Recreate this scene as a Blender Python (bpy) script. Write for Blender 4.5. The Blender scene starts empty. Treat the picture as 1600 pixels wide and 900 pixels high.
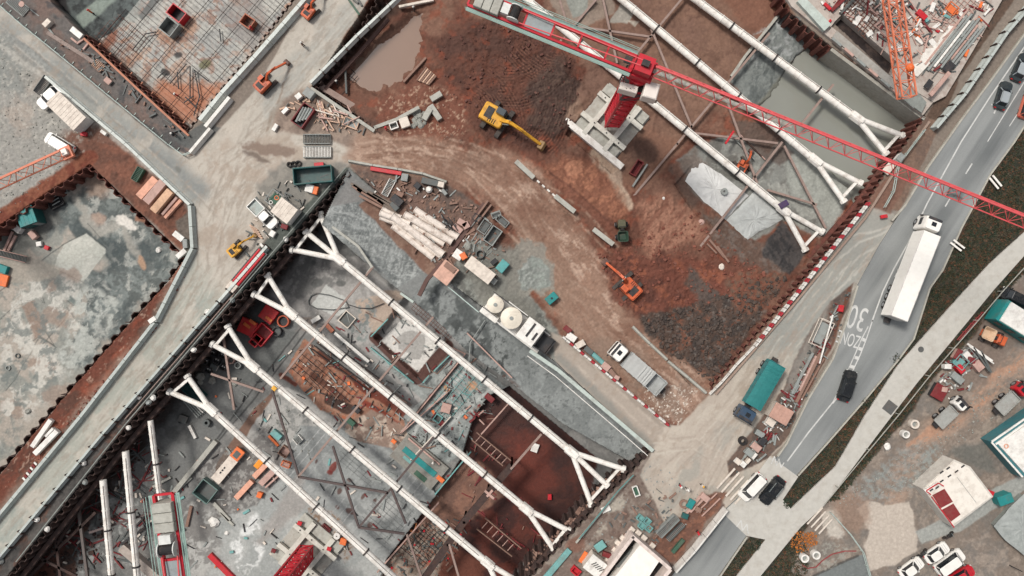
import bpy, math, random
import numpy as np
from mathutils import Vector, Matrix

# ------------------------------------------------------------------ scene, camera, light
sc = bpy.context.scene
col = sc.collection
R = math.radians
H = 110.0            # camera height above the street, metres
S = 10.4             # photograph pixels per metre at street level

cam_d = bpy.data.cameras.new('camera')
cam = bpy.data.objects.new('camera', cam_d)
col.objects.link(cam)
cam.location = (0, 0, H)
cam.rotation_euler = (0, 0, 0)
cam_d.sensor_width = 36.0
cam_d.lens = 36.0 * H / (1600 / S)
cam_d.clip_start = 1.0
cam_d.clip_end = 5000
sc.camera = cam

world = bpy.data.worlds.new('World')
sc.world = world
world.use_nodes = True
nt = world.node_tree
nt.nodes.clear()
wo = nt.nodes.new('ShaderNodeOutputWorld')
bg = nt.nodes.new('ShaderNodeBackground')
sky = nt.nodes.new('ShaderNodeTexSky')
sky.sky_type = 'NISHITA'
sky.sun_disc = False
SUN_EL, SUN_AZ = R(58), R(-50)          # azimuth clockwise from +Y: light comes from the upper left of the photo
sky.sun_elevation = SUN_EL
sky.sun_rotation = SUN_AZ
sky.air_density = 1.0
sky.dust_density = 4.0
sky.ozone_density = 0.6
hs = nt.nodes.new('ShaderNodeHueSaturation')
hs.inputs['Saturation'].default_value = 0.32
nt.links.new(sky.outputs[0], hs.inputs['Color'])
nt.links.new(hs.outputs[0], bg.inputs[0])
bg.inputs[1].default_value = 0.115
nt.links.new(bg.outputs[0], wo.inputs[0])

sun_d = bpy.data.lights.new('sun', 'SUN')
sun = bpy.data.objects.new('sun', sun_d)
col.objects.link(sun)
sun_d.energy = 2.4
sun_d.angle = R(11)
sun_d.color = (1.0, 0.96, 0.91)
sd = Vector((math.sin(SUN_AZ) * math.cos(SUN_EL), math.cos(SUN_AZ) * math.cos(SUN_EL), math.sin(SUN_EL)))
sun.rotation_euler = sd.to_track_quat('Z', 'Y').to_euler()
sun.location = sd * 200
sc.view_settings.view_transform = 'Standard'
sc.view_settings.look = 'None'
sc.view_settings.gamma = 1
sc.view_settings.exposure = 0.25
try:
    sc.cycles.max_bounces = 5
    sc.cycles.use_denoising = True
except Exception:
    pass

# ------------------------------------------------------------------ helpers
def PW(px, py, z=0.0):
    """world point at height z lying where the survey photo's pixel points"""
    k = (H - z) / H / S
    return Vector(((px - 800) * k, (450 - py) * k, z))

def pang(x0, y0, x1, y1):
    return math.atan2(-(y1 - y0), x1 - x0)

def lin(c):
    return tuple(((v / 255 + 0.055) / 1.055) ** 2.4 if v > 10 else v / 255 / 12.92 for v in c)

KA = 0.80      # survey colours are brighter than base colours

def alb(c):
    return tuple(min(0.8, v * KA) for v in lin(c))

_m = {}
def mat(name, rgb, rough=0.7, metal=0.0, var=0.12, scale=2.0, dirt=None, dirt_amt=0.35, spec=0.3, bump=0.0, emit=None, corr=None, wear=0.0):
    if name in _m:
        return _m[name]
    m = bpy.data.materials.new(name)
    m.use_nodes = True
    n = m.node_tree
    b = n.nodes['Principled BSDF']
    c = alb(rgb)
    tc = n.nodes.new('ShaderNodeTexCoord')
    geo = n.nodes.new('ShaderNodeNewGeometry')
    nz = n.nodes.new('ShaderNodeTexNoise')
    nz.inputs['Scale'].default_value = scale
    nz.inputs['Detail'].default_value = 6
    nz.inputs['Roughness'].default_value = 0.65
    n.links.new(geo.outputs['Position'], nz.inputs['Vector'])
    mr = n.nodes.new('ShaderNodeMapRange')
    mr.inputs[1].default_value = 0.3; mr.inputs[2].default_value = 0.7
    mr.inputs[3].default_value = 1 - var; mr.inputs[4].default_value = 1 + var
    n.links.new(nz.outputs[0], mr.inputs[0])
    vm = n.nodes.new('ShaderNodeVectorMath'); vm.operation = 'SCALE'
    vm.inputs[0].default_value = c
    n.links.new(mr.outputs[0], vm.inputs['Scale'])
    out = vm.outputs[0]
    d = dirt if dirt is not None else (120, 100, 88)
    nz2 = n.nodes.new('ShaderNodeTexNoise')
    nz2.inputs['Scale'].default_value = 0.9
    nz2.inputs['Detail'].default_value = 8
    nz2.inputs['Roughness'].default_value = 0.7
    n.links.new(geo.outputs['Position'], nz2.inputs['Vector'])
    mr2 = n.nodes.new('ShaderNodeMapRange')
    mr2.inputs[1].default_value = 0.48; mr2.inputs[2].default_value = 0.68
    mr2.inputs[3].default_value = 0.0; mr2.inputs[4].default_value = dirt_amt
    n.links.new(nz2.outputs[0], mr2.inputs[0])
    mx = n.nodes.new('ShaderNodeMix'); mx.data_type = 'RGBA'
    n.links.new(mr2.outputs[0], mx.inputs[0])
    n.links.new(out, mx.inputs[6])
    mx.inputs[7].default_value = (*alb(d), 1)
    n.links.new(mx.outputs[2], b.inputs['Base Color'])
    b.inputs['Roughness'].default_value = rough
    b.inputs['Metallic'].default_value = metal
    b.inputs['Specular IOR Level'].default_value = spec
    if bump:
        bp = n.nodes.new('ShaderNodeBump')
        bp.inputs['Strength'].default_value = bump
        bp.inputs['Distance'].default_value = 0.05
        n.links.new(nz.outputs[0], bp.inputs['Height'])
        n.links.new(bp.outputs[0], b.inputs['Normal'])
    if emit:
        b.inputs['Emission Color'].default_value = (*lin(rgb), 1)
        b.inputs['Emission Strength'].default_value = emit
    _m[name] = m
    return m

class MB:
    def __init__(s):
        s.v = []; s.f = []; s.mi = []; s.cur = 0
    def add(s, vs, fs):
        o = len(s.v)
        s.v += [tuple(v) for v in vs]
        s.f += [tuple(i + o for i in f) for f in fs]
        s.mi += [s.cur] * len(fs)
        return s
    def box(s, x, y, z0, sx, sy, sz, rz=0.0):
        c, n = math.cos(rz), math.sin(rz)
        vs = []
        for zz in (z0, z0 + sz):
            for a, b in ((-1, -1), (1, -1), (1, 1), (-1, 1)):
                dx, dy = a * sx / 2, b * sy / 2
                vs.append((x + dx * c - dy * n, y + dx * n + dy * c, zz))
        return s.add(vs, [(3, 2, 1, 0), (4, 5, 6, 7), (0, 1, 5, 4), (1, 2, 6, 5), (2, 3, 7, 6), (3, 0, 4, 7)])
    def bbox(s, x, y, z0, sx, sy, sz, b=0.04, rz=0.0):
        """box with chamfered upper edges"""
        c, n = math.cos(rz), math.sin(rz)
        vs = []
        for zz, k in ((z0, 0), (z0 + sz - b, 0), (z0 + sz, b)):
            for a, d in ((-1, -1), (1, -1), (1, 1), (-1, 1)):
                dx, dy = a * (sx / 2 - k), d * (sy / 2 - k)
                vs.append((x + dx * c - dy * n, y + dx * n + dy * c, zz))
        fs = [(3, 2, 1, 0), (8, 9, 10, 11)]
        for l in (0, 4):
            for i in range(4):
                j = (i + 1) % 4
                fs.append((l + i, l + j, l + 4 + j, l + 4 + i))
        return s.add(vs, fs)
    def beam(s, p0, p1, w, h=None, up=(0, 0, 1)):
        p0 = Vector(p0); p1 = Vector(p1)
        h = w if h is None else h
        d = (p1 - p0)
        if d.length < 1e-6: return s
        d.normalize()
        sd_ = d.cross(Vector(up))
        if sd_.length < 1e-3: sd_ = d.cross(Vector((0, 1, 0)))
        sd_.normalize()
        u = sd_.cross(d)
        a = sd_ * w / 2; b = u * h / 2
        vs = [p0 - a - b, p0 + a - b, p0 + a + b, p0 - a + b, p1 - a - b, p1 + a - b, p1 + a + b, p1 - a + b]
        return s.add(vs, [(0, 1, 2, 3), (7, 6, 5, 4), (0, 4, 5, 1), (1, 5, 6, 2), (2, 6, 7, 3), (3, 7, 4, 0)])
    def tube(s, p0, p1, r, n=10, r1=None, cap=True):
        p0 = Vector(p0); p1 = Vector(p1)
        r1 = r if r1 is None else r1
        d = (p1 - p0).normalized()
        a = d.cross(Vector((0, 0, 1)))
        if a.length < 1e-3: a = d.cross(Vector((0, 1, 0)))
        a.normalize(); b = d.cross(a)
        vs = []
        for p, rr in ((p0, r), (p1, r1)):
            for i in range(n):
                t = 2 * math.pi * i / n
                vs.append(p + a * math.cos(t) * rr + b * math.sin(t) * rr)
        fs = [(i, i + n, (i + 1) % n + n, (i + 1) % n) for i in range(n)]
        if cap:
            fs.append(tuple(range(n))); fs.append(tuple(range(2 * n - 1, n - 1, -1)))
        return s.add(vs, fs)
    def ring(s, x, y, z0, ro, ri, h, n=20):
        vs = []
        for rr, zz in ((ro, z0), (ro, z0 + h), (ri, z0 + h), (ri, z0)):
            for i in range(n):
                t = 2 * math.pi * i / n
                vs.append((x + rr * math.cos(t), y + rr * math.sin(t), zz))
        fs = []
        for l in range(4):
            for i in range(n):
                j = (i + 1) % n
                a = l * n; b = ((l + 1) % 4) * n
                fs.append((a + i, a + j, b + j, b + i))
        return s.add(vs, fs)
    def prism(s, pts, z0, z1):
        """pts: list of (x, y); works for simple polygons"""
        n = len(pts)
        area = sum(pts[i][0] * pts[(i + 1) % n][1] - pts[(i + 1) % n][0] * pts[i][1] for i in range(n))
        if area < 0: pts = list(reversed(pts))
        vs = [(p[0], p[1], z0) for p in pts] + [(p[0], p[1], z1) for p in pts]
        fs = [tuple(range(n - 1, -1, -1)), tuple(range(n, 2 * n))]
        fs += [(i, (i + 1) % n, (i + 1) % n + n, i + n) for i in range(n)]
        return s.add(vs, fs)
    def loft(s, secs, cap=True):
        n = len(secs[0]); vs = []
        for q in secs: vs += q
        fs = []
        for l in range(len(secs) - 1):
            for i in range(n):
                j = (i + 1) % n
                fs.append((l * n + i, l * n + j, (l + 1) * n + j, (l + 1) * n + i))
        if cap:
            fs.append(tuple(range(n - 1, -1, -1)))
            fs.append(tuple(range((len(secs) - 1) * n, len(secs) * n)))
        return s.add(vs, fs)
    def build(s, name, m=None, parent=None, smooth=False, loc=None, rz=0.0):
        me = bpy.data.meshes.new(name)
        me.from_pydata(s.v, [], s.f)
        ms = m if isinstance(m, (list, tuple)) else [m]
        for q in ms: me.materials.append(q)
        if len(ms) > 1:
            me.polygons.foreach_set('material_index', s.mi)
        if smooth:
            me.polygons.foreach_set('use_smooth', [True] * len(me.polygons))
        me.update()
        o = bpy.data.objects.new(name, me)
        col.objects.link(o)
        if parent is not None: o.parent = parent
        if loc is not None: o.location = loc
        o.rotation_euler.z = rz
        return o

def tag(o, label=None, cat=None, group=None, kind=None):
    if label: o['label'] = label
    if cat: o['category'] = cat
    if group: o['group'] = group
    if kind: o['kind'] = kind
    return o

def thing(name, label, cat, loc=(0, 0, 0), rz=0.0, group=None):
    o = bpy.data.objects.new(name, None)
    o.empty_display_size = 0.3
    col.objects.link(o)
    o.location = loc; o.rotation_euler = (0, 0, rz)
    return tag(o, label, cat, group)

def dup(root, loc, rz, label=None, group=None):
    r = root.copy(); col.objects.link(r); r.location = loc
    r.rotation_euler = (0, 0, rz)
    if label: r['label'] = label
    if group: r['group'] = group
    for ch in list(root.children):
        c = ch.copy(); col.objects.link(c); c.parent = r
        for g in ch.children:
            d = g.copy(); col.objects.link(d); d.parent = c
    return r

def nth(i):
    w = ['first', 'second', 'third', 'fourth', 'fifth', 'sixth', 'seventh', 'eighth', 'ninth', 'tenth', 'eleventh', 'twelfth',
         'thirteenth', 'fourteenth', 'fifteenth', 'sixteenth', 'seventeenth', 'eighteenth', 'nineteenth', 'twentieth',
         'twenty-first', 'twenty-second', 'twenty-third', 'twenty-fourth', 'twenty-fifth', 'twenty-sixth', 'twenty-seventh',
         'twenty-eighth', 'twenty-ninth', 'thirtieth', 'thirty-first', 'thirty-second', 'thirty-third', 'thirty-fourth', 'thirty-fifth']
    return w[i] if i < len(w) else str(i + 1) + 'th'

def rrect(L, W, r, z, n=4, cx=0, cy=0):
    """rounded rectangle outline"""
    pts = []
    for sx, sy, a0 in ((1, 1, 0), (-1, 1, 90), (-1, -1, 180), (1, -1, 270)):
        for k in range(n + 1):
            a = R(a0 + 90 * k / n)
            pts.append((cx + sx * (L / 2 - r) + r * math.cos(a), cy + sy * (W / 2 - r) + r * math.sin(a), z))
    return pts
# ------------------------------------------------------------------ the ground sheet (survey of levels and surface colours)
STEP = 0.15
gx = np.arange(-87, 87.01, STEP); gy = np.arange(-51, 51.01, STEP)
NX, NY = len(gx), len(gy)
GX, GY = np.meshgrid(gx, gy)
GX = GX.ravel(); GY = GY.ravel()
rng = np.random.RandomState(7)
_tab = rng.rand(64, 256, 256).astype(np.float32)

def vn(x, y, seed):
    t = _tab[seed % 64]
    xi = np.floor(x).astype(np.int64); yi = np.floor(y).astype(np.int64)
    fx = x - xi; fy = y - yi
    fx = fx * fx * (3 - 2 * fx); fy = fy * fy * (3 - 2 * fy)
    a = t[yi & 255, xi & 255]; b = t[yi & 255, (xi + 1) & 255]
    c = t[(yi + 1) & 255, xi & 255]; d = t[(yi + 1) & 255, (xi + 1) & 255]
    return a + (b - a) * fx + (c - a) * fy + (a - b - c + d) * fx * fy

def fbm(x, y, sc_, oc=4, seed=0, ang=0.0, st=1.0, gain=0.55):
    """0..1 noise; sc_ in photo pixels; ang/st stretch it along a direction"""
    if st != 1.0:
        c, s_ = math.cos(ang), math.sin(ang)
        x, y = (x * c + y * s_) / st, -x * s_ + y * c
    x = x / sc_ + 31.7 * seed; y = y / sc_ + 17.3 * seed
    v = 0; a = 1; t = 0
    for k in range(oc):
        v = v + a * vn(x * .8 + y * .6, y * .8 - x * .6, seed * 5 + k) if k % 2 else v + a * vn(x, y, seed * 5 + k); t += a
        a *= gain; x = x * 2.03 + 5.1; y = y * 2.03 + 9.7
    return v / t

def ss(a, b, x):
    t = np.clip((x - a) / (b - a + 1e-9), 0, 1)
    return t * t * (3 - 2 * t)

def sdf(X, Y, pts, closed=True):
    """distance to outline (negative inside when closed)"""
    n = len(pts); d = np.full(X.shape, 1e9); ins = np.zeros(X.shape, bool)
    for i in range(n if closed else n - 1):
        x0, y0 = pts[i]; x1, y1 = pts[(i + 1) % n]
        ex, ey = x1 - x0, y1 - y0
        t = np.clip(((X - x0) * ex + (Y - y0) * ey) / (ex * ex + ey * ey + 1e-9), 0, 1)
        d = np.minimum(d, (X - x0 - t * ex) ** 2 + (Y - y0 - t * ey) ** 2)
        if closed:
            c = ((y0 > Y) != (y1 > Y)) & (X < ex * (Y - y0) / (ey + (1e-9 if ey == 0 else 0)) + x0)
            ins ^= c
    d = np.sqrt(d)
    return np.where(ins, -d, d)

RX, RY = GX * S + 800, 450 - GY * S           # pixel of each vertex were it at street level
Z = np.zeros(NX * NY)

E_RIM = [(487, 137), (625, -70), (1200, -70), (1235, 20), (1300, 75), (1446, 182), (1400, 245), (1345, 332), (1110, 609), (1080, 603),
         (1040, 560), (990, 510), (900, 400), (700, 262), (600, 214)]
L_RIM = [(-60, 395), (0, 352), (75, 300), (140, 257), (215, 330), (290, 402), (262, 440), (200, 507), (100, 620), (50, 680), (0, 740), (-60, 810)]
TL_RIM = [(131, 57), (293, 207), (500, -50), (400, -150), (240, -120)]
TL2_RIM = [(72, -60), (60, -20), (129, 54), (160, 40), (240, -60)]
D_RIM = [(545, 265), (378, 457), (195, 670), (25, 884), (-70, 1000), (760, 1000), (830, 902), (935, 790), (1018, 706), (870, 568), (700, 440), (590, 300)]
STRIP = [(545, 262), (590, 300), (700, 440), (870, 568), (1018, 706), (990, 730), (880, 668), (800, 605), (730, 555), (670, 495), (600, 440), (500, 350)]
DEEP = [(735, 668), (760, 632), (795, 615), (945, 738), (935, 790), (830, 902), (740, 1000), (560, 1000), (590, 905), (660, 815), (685, 783), (715, 735)]
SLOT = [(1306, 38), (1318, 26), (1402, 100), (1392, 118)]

FLAT1 = [(950, 128), (1030, 190), (960, 268), (885, 205)]
FLAT2 = [(1060, 285), (1095, 245), (1180, 285), (1240, 340), (1170, 392), (1090, 330)]
def vin0(p): return sdf(RX, RY, p) < 0
def setz(rim, z):
    global Z
    m = sdf(RX, RY, rim) < 0
    Z = np.where(m, z, Z)
    return m

mE = sdf(RX, RY, E_RIM) < 0
ctl = [(600, 100, -5.2), (620, 30, -5), (560, 170, -4.5), (650, 190, -1.5), (600, 225, 0), (740, 60, -3), (850, 100, -3.5), (780, 190, -1.6),
       (940, 130, -5), (1020, 60, -6), (1150, 40, -6), (1000, 250, -4.5), (1170, 230, -6), (1300, 300, -6.5), (1250, 150, -7.4), (1400, 200, -7.4), (1330, 230, -7.4),
       (700, 240, -.3), (800, 330, 0), (850, 450, 0), (930, 330, -1.5), (1060, 350, -4), (1000, 430, -1.5), (1100, 450, -3.6),
       (1200, 430, -2.6), (1100, 560, -2.0), (1150, 530, -2.0), (1010, 500, -.8), (1260, 380, -3.4), (900, 420, -.2), (1090, 180, -6), (680, 130, -3.6)]
num = 0; den = 0
for cx_, cy_, cz_ in ctl:
    w = 1 / (((RX - cx_) ** 2 + (RY - cy_) ** 2) + 300) ** 1.6
    num = num + w * cz_; den = den + w
zE = num / den * .56
dop = sdf(RX, RY, [(575, 190), (600, 214), (700, 262), (900, 400), (990, 510)], closed=False)
zE = zE * ss(0, 70, dop)
lump = (fbm(RX, RY, 22, 4, 3) - .5)
zE = zE + lump * 0.55 * ss(0, 50, dop)
zE = np.maximum(zE, -8)
Z = np.where(mE, zE, Z)
mL = setz(L_RIM, -2.8)
mTL = setz(TL_RIM, -3.0)
mT2 = setz(TL2_RIM, -3.0)
mD = setz(D_RIM, -8.0)
mDeep = mD & (sdf(RX, RY, DEEP) < 0)
Z = np.where(mDeep, -9.5, Z)
mS = sdf(RX, RY, STRIP) < 0
tt = np.clip(((RX - 545) * .766 + (RY - 262) * .643) / 170, 0, 1)
Z = np.where(mS, -3.2 * tt, Z)
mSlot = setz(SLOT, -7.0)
# square basin in the central pit and other small pits
Z = np.where(vin0(FLAT1), -2.75, np.where(vin0(FLAT2), -2.9, Z))
BASIN = [(PW(*p, -8) * S) for p in [(583, 528), (633, 463), (700, 512), (652, 590)]]
BASIN = [(b.x + 800, 450 - b.y) for b in BASIN]
mB = setz(BASIN, -9.6)

# coarse ground relief
Z = Z + (fbm(RX, RY, 60, 4, 9) - .5) * np.where(Z > -0.01, 0.10, np.where(mE, 0.2, 0.05))
# pixel actually seen for each vertex
kz = H / (H - Z)
PX, PY = GX * kz * S + 800, 450 - GY * kz * S

COL = np.zeros((NX * NY, 3)); WET = np.zeros(NX * NY); RUG = np.full(NX * NY, .3)
ALL = np.arange(NX * NY)
def area(pts, soft=3, warp=0, ws=18, seed=1, closed=True, width=0, zone=None):
    xs = [p[0] for p in pts]; ys = [p[1] for p in pts]; m = soft + warp + width + 4
    sel = (PX > min(xs) - m) & (PX < max(xs) + m) & (PY > min(ys) - m) & (PY < max(ys) + m)
    if zone is not None: sel &= zone
    idx = np.nonzero(sel)[0]
    X, Y = PX[idx], PY[idx]
    if warp:
        X, Y = X + (fbm(X, Y, ws, 4, seed) - .5) * 2.4 * warp, Y + (fbm(X, Y, ws, 4, seed + 1) - .5) * 2.4 * warp
    d = sdf(X, Y, pts, closed)
    if not closed: d = d - width / 2
    v = 1 - ss(-soft / 2, soft / 2, d) if soft > 0 else (d < 0).astype(float)
    return idx, v
def line(pts, w, soft=1.5, warp=0, ws=18, seed=1, zone=None):
    return area(pts, soft, warp, ws, seed, False, w, zone)
def blob(cx, cy, rx, ry, ang=0, soft=4, warp=4, ws=14, seed=1, zone=None):
    pts = []
    for k in range(14):
        t = k / 14 * 2 * math.pi
        x, y = rx * math.cos(t), ry * math.sin(t)
        a = R(ang)
        pts.append((cx + x * math.cos(a) - y * math.sin(a), cy + x * math.sin(a) + y * math.cos(a)))
    return area(pts, soft, warp, ws, seed, zone=zone)
def zone(m): return np.nonzero(m)[0], np.ones(int(m.sum()))
def patchy(m, sc_, lo, hi, seed, ang=0, st=1, oc=5):
    idx, v = m
    X, Y = PX[idx], PY[idx]
    wx = (fbm(X, Y, sc_ * .8, 3, seed + 7) - .5) * sc_ * 1.1; wy = (fbm(X, Y, sc_ * .8, 3, seed + 8) - .5) * sc_ * 1.1
    return idx, v * ss(lo - .025, hi + .035, fbm(X + wx, Y + wy, sc_, oc, seed, R(ang), st, .62))
def paint(m, rgb, a=1.0, wet=None, rug=None):
    idx, v = m
    w = (v * a)[:, None]
    COL[idx] = COL[idx] * (1 - w) + np.array(lin(rgb))[None] * w
    if wet is not None: WET[idx] = WET[idx] * (1 - w[:, 0]) + wet * w[:, 0]
    if rug is not None: RUG[idx] = RUG[idx] * (1 - w[:, 0]) + rug * w[:, 0]
def raise_(m, dz):
    idx, v = m
    Z[idx] += dz * v
def tracks(pts, gap, w, rgb, a=.5, seed=1, warp=2, zone=None):
    """pair of wheel tracks along a polyline"""
    for sgn in (-1, 1):
        q = []
        for i, p in enumerate(pts):
            p0 = pts[max(0, i - 1)]; p1 = pts[min(len(pts) - 1, i + 1)]
            dx, dy = p1[0] - p0[0], p1[1] - p0[1]; l = math.hypot(dx, dy)
            q.append((p[0] - dy / l * gap / 2 * sgn, p[1] + dx / l * gap / 2 * sgn))
        paint(patchy(line(q, w, 2.5, warp, 40, seed, zone), 9, .3, .6, seed + 3), rgb, a)
# ---- base surfaces
dust = (184, 176, 164)
paint(zone(np.ones(NX * NY, bool)), (132, 120, 110))
# gravel and worn yards, left and right
YL = [(-200, -100), (0, 20), (75, 95), (75, 122), (200, 228), (300, 322), (303, 385), (246, 500), (0, 800), (-200, 1000)]
m = area(YL, 4, 2)
paint(m, (150, 147, 140), 1, rug=.5)
paint(patchy(m, 45, .45, .6, 3), (163, 150, 138), .7)
paint(blob(150, 235, 60, 40, 0, 25, 12), (118, 68, 56), .85, rug=.6)
paint(blob(20, 90, 40, 60, 0, 20, 14), (120, 124, 120), .6)
paint(patchy(m, 5, .55, .7, 8), (188, 183, 172), .5)
paint(area([(130, 215), (200, 228), (300, 325), (303, 385), (295, 400), (215, 330), (140, 258)], 8, 4), (112, 74, 64), 1, rug=.8)
paint(patchy(area([(130, 215), (200, 228), (300, 325), (303, 385), (295, 400), (215, 330), (140, 258)], 8, 4), 16, .4, .6, 5), (140, 88, 74), .8)
paint(area([(275, 345), (300, 325), (303, 385), (290, 400)], 5, 3), (104, 98, 90), .9)
# soil bank beside the left pit
bank = [(302, 385), (290, 402), (262, 440), (200, 507), (100, 620), (50, 680), (0, 740), (-80, 840), (-60, 900), (0, 815), (246, 505)]
m = area(bank, 3, 2)
paint(m, (118, 62, 50), 1, rug=.8)
paint(patchy(m, 20, .45, .62, 6, -50, 3), (150, 72, 54), .9)
paint(patchy(m, 14, .5, .62, 7, -50, 3), (92, 60, 52), .9)
paint(patchy(m, 5, .66, .74, 9, -50, 2), (180, 150, 135), .7)
# soil rim NW of the left pit
m = line([(-60, 385), (0, 340), (75, 290), (140, 246)], 22, 6, 4)
paint(m, (126, 62, 48), 1, rug=.8); paint(patchy(m, 9, .45, .6, 4), (150, 90, 70), .7)
# left haul lane and central junction
LANE = [(-60, -30), (0, 10), (80, 80), (265, 232), (300, 244), (345, 200), (400, 140), (500, -40), (640, -60), (625, 5), (487, 132), (600, 214), (720, 262),
        (640, 268), (545, 258), (500, 300), (415, 372), (345, 470), (165, 675), (0, 872), (-60, 930), (-60, 850), (0, 806), (246, 500), (304, 385), (300, 322), (200, 226), (78, 122), (75, 95), (0, 40), (-60, 0)]
m = area(LANE, 3, 1)
paint(m, dust, 1, rug=.15)
mm = area([(-60, -30), (0, 10), (80, 80), (265, 232), (330, 300), (300, 330), (200, 226), (78, 122), (0, 40)], 26, 6, 30)
paint(mm, (146, 147, 142), .95)
paint(patchy(mm, 30, .42, .6, 11, 40, 4), (128, 130, 127), .7)
paint(line([(-20, 60), (70, 120), (180, 215), (290, 310)], 9, 6, 4, 30), (176, 172, 163), .6)
paint(line([(0, 35), (80, 103), (180, 190), (270, 262)], 5, 4, 3), (112, 114, 112), .45)
mm = area([(300, 400), (345, 470), (165, 675), (0, 872), (-60, 930), (-60, 850), (0, 806), (246, 500)], 40, 6, 30)
paint(mm, (158, 160, 150), .95)
paint(patchy(mm, 40, .42, .6, 12, -50, 5), (144, 150, 143), .8)
paint(line([(330, 420), (246, 540), (60, 770), (-30, 870)], 10, 8, 3, 30), (172, 170, 158), .6)
paint(line([(310, 400), (262, 480), (225, 535)], 6, 6, 3, 30), (128, 132, 128), .5)
m = area(LANE, 3, 1)
paint(patchy(m, 26, .52, .68, 14, -50, 2), (190, 180, 167), .6)
paint(patchy(m, 9, .6, .72, 15, -50, 3), (160, 152, 141), .5)
paint(patchy(area([(400, 140), (500, 0), (600, 0), (487, 132), (420, 200)], 20, 8), 30, .4, .6, 16, -50, 3), (166, 164, 156), .8)
for pts in ([(560, 0), (455, 120), (400, 180), (360, 260)], [(600, 0), (480, 140), (430, 200), (380, 330), (350, 450)]):
    tracks(pts, 16, 4, (158, 148, 136), .5, 5)
for n_, pts in enumerate(([(590, 10), (500, 110), (440, 180), (350, 250), (310, 340), (320, 420), (260, 520), (120, 690), (0, 830)], [(570, 0), (480, 100), (400, 200), (345, 300), (330, 420), (270, 540), (150, 690)], [(560, 235), (450, 225), (380, 260), (330, 360)], [(560, 245), (440, 250), (380, 300), (345, 400)], [(20, 60), (140, 165), (290, 300), (340, 350)])):
    tracks(pts, 17, 3, (146, 136, 124), .55, 20 + n_, 4)
    tracks([(p[0] + 7, p[1] + 3) for p in pts], 16, 2, (196, 188, 176), .5, 30 + n_, 4)
paint(patchy(area(LANE, 4), 7, .58, .68, 136, -50, 4), (150, 138, 125), .55)
paint(patchy(area([(300, 230), (500, 200), (560, 240), (400, 380), (310, 400)], 30, 12), 34, .44, .6, 137), (164, 148, 134), .7)
# dirt patches round the junction
for b_, c_ in ((blob(420, 232, 45, 9, 8, 6, 8), (128, 108, 98)), (blob(400, 245, 22, 5, 25, 5, 5), (110, 96, 88)), (blob(480, 160, 25, 20, 0, 10, 8), (140, 126, 114)),
               (blob(585, 245, 45, 20, 10, 20, 10), (165, 138, 124)), (blob(278, 265, 4, 6, -40, 3, 1), (112, 112, 106)), (blob(430, 180, 30, 6, -60, 8, 8), (150, 140, 128))):
    paint(b_, c_, .85)
paint(patchy(line([(452, 110), (430, 165), (415, 205)], 3, 2, 4), 10, .3, .5, 3), (140, 122, 108), .7)
paint(area([(440, 160), (487, 132), (600, 214), (560, 235), (500, 210), (430, 205), (425, 190)], 8, 6), (150, 130, 118), .9, rug=.5)
paint(patchy(area([(440, 160), (487, 132), (600, 214), (560, 235), (500, 210), (430, 205)], 8, 6), 14, .4, .6, 17), (120, 104, 96), .7)
paint(area([(400, 290), (440, 250), (545, 258), (520, 290), (460, 350), (415, 372), (400, 330)], 10, 8), (118, 116, 110), .85)
paint(patchy(area([(400, 290), (440, 250), (545, 258), (520, 290), (460, 350), (415, 372)], 10, 8), 12, .45, .6, 18), (148, 142, 132), .8)
paint(area([(418, 372), (500, 300), (540, 262), (546, 262), (380, 456), (345, 472)], 3, 1), (84, 90, 84), .95, rug=.5)
# strips beside the lanes
m = area([(345, 472), (378, 457), (195, 670), (25, 884), (-60, 985), (-60, 930), (0, 874), (165, 677)], 2, 1)
paint(m, (88, 84, 80), 1, rug=.7)
paint(patchy(m, 22, .5, .62, 19, -50, 2), (104, 72, 64), .9)
paint(patchy(m, 16, .45, .6, 20, -50, 2), (58, 56, 54), .7)
m = area([(0, 5), (60, -60), (72, -60), (131, 57), (293, 207), (300, 244), (262, 228), (80, 78)], 2, 1)
paint(m, (104, 98, 94), 1, rug=.5)
paint(patchy(m, 22, .45, .62, 21, 40, 2), (122, 100, 94), .8)
paint(patchy(m, 14, .5, .62, 22, 40, 2), (74, 74, 74), .8)
paint(area([(268, 215), (293, 207), (320, 190), (345, 200), (305, 240)], 4, 2), (92, 94, 92), .9)

# ---- top-left pit: deck of boards
m = zone(mTL)
paint(m, (172, 170, 162), 1, rug=.1)
ua, va = R(40), R(-49)
paint(patchy(m, 26, .48, .6, 23, 40, 1.4), (150, 150, 146), .8)
paint(patchy(m, 26, .54, .66, 24, -50, 1.5), (176, 132, 112), .8)
paint(patchy(m, 14, .58, .7, 25), (138, 78, 58), .6)
idx, v = m
# board joints in both directions
cu = PX[idx] * math.cos(ua) + PY[idx] * math.sin(ua); cv = -PX[idx] * math.sin(ua) + PY[idx] * math.cos(ua)
def stripes(c, per, w, seed):
    f = (c / per) % 1
    return np.where(np.minimum(f, 1 - f) * per < w, 1.0, 0.0) * (0.4 + .6 * fbm(PX[idx], PY[idx], 40, 2, seed))
paint((idx, stripes(cv, 13.5, .8, 1)), (70, 66, 64), .85)
paint((idx, stripes(cv, 3.4, .5, 3)), (120, 116, 112), .35)
paint((idx, stripes(cu, 22, .55, 2)), (110, 106, 102), .5)
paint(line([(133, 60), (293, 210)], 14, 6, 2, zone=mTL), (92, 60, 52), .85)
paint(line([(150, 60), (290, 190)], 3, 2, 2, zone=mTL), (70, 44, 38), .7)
paint(area([(250, 128), (345, 130), (305, 190), (285, 185), (240, 150)], 16, 8, zone=mTL), (186, 108, 80), .75)
paint(blob(165, 70, 28, 8, -50, 8, 5, zone=mTL), (140, 70, 52), .8)
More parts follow.
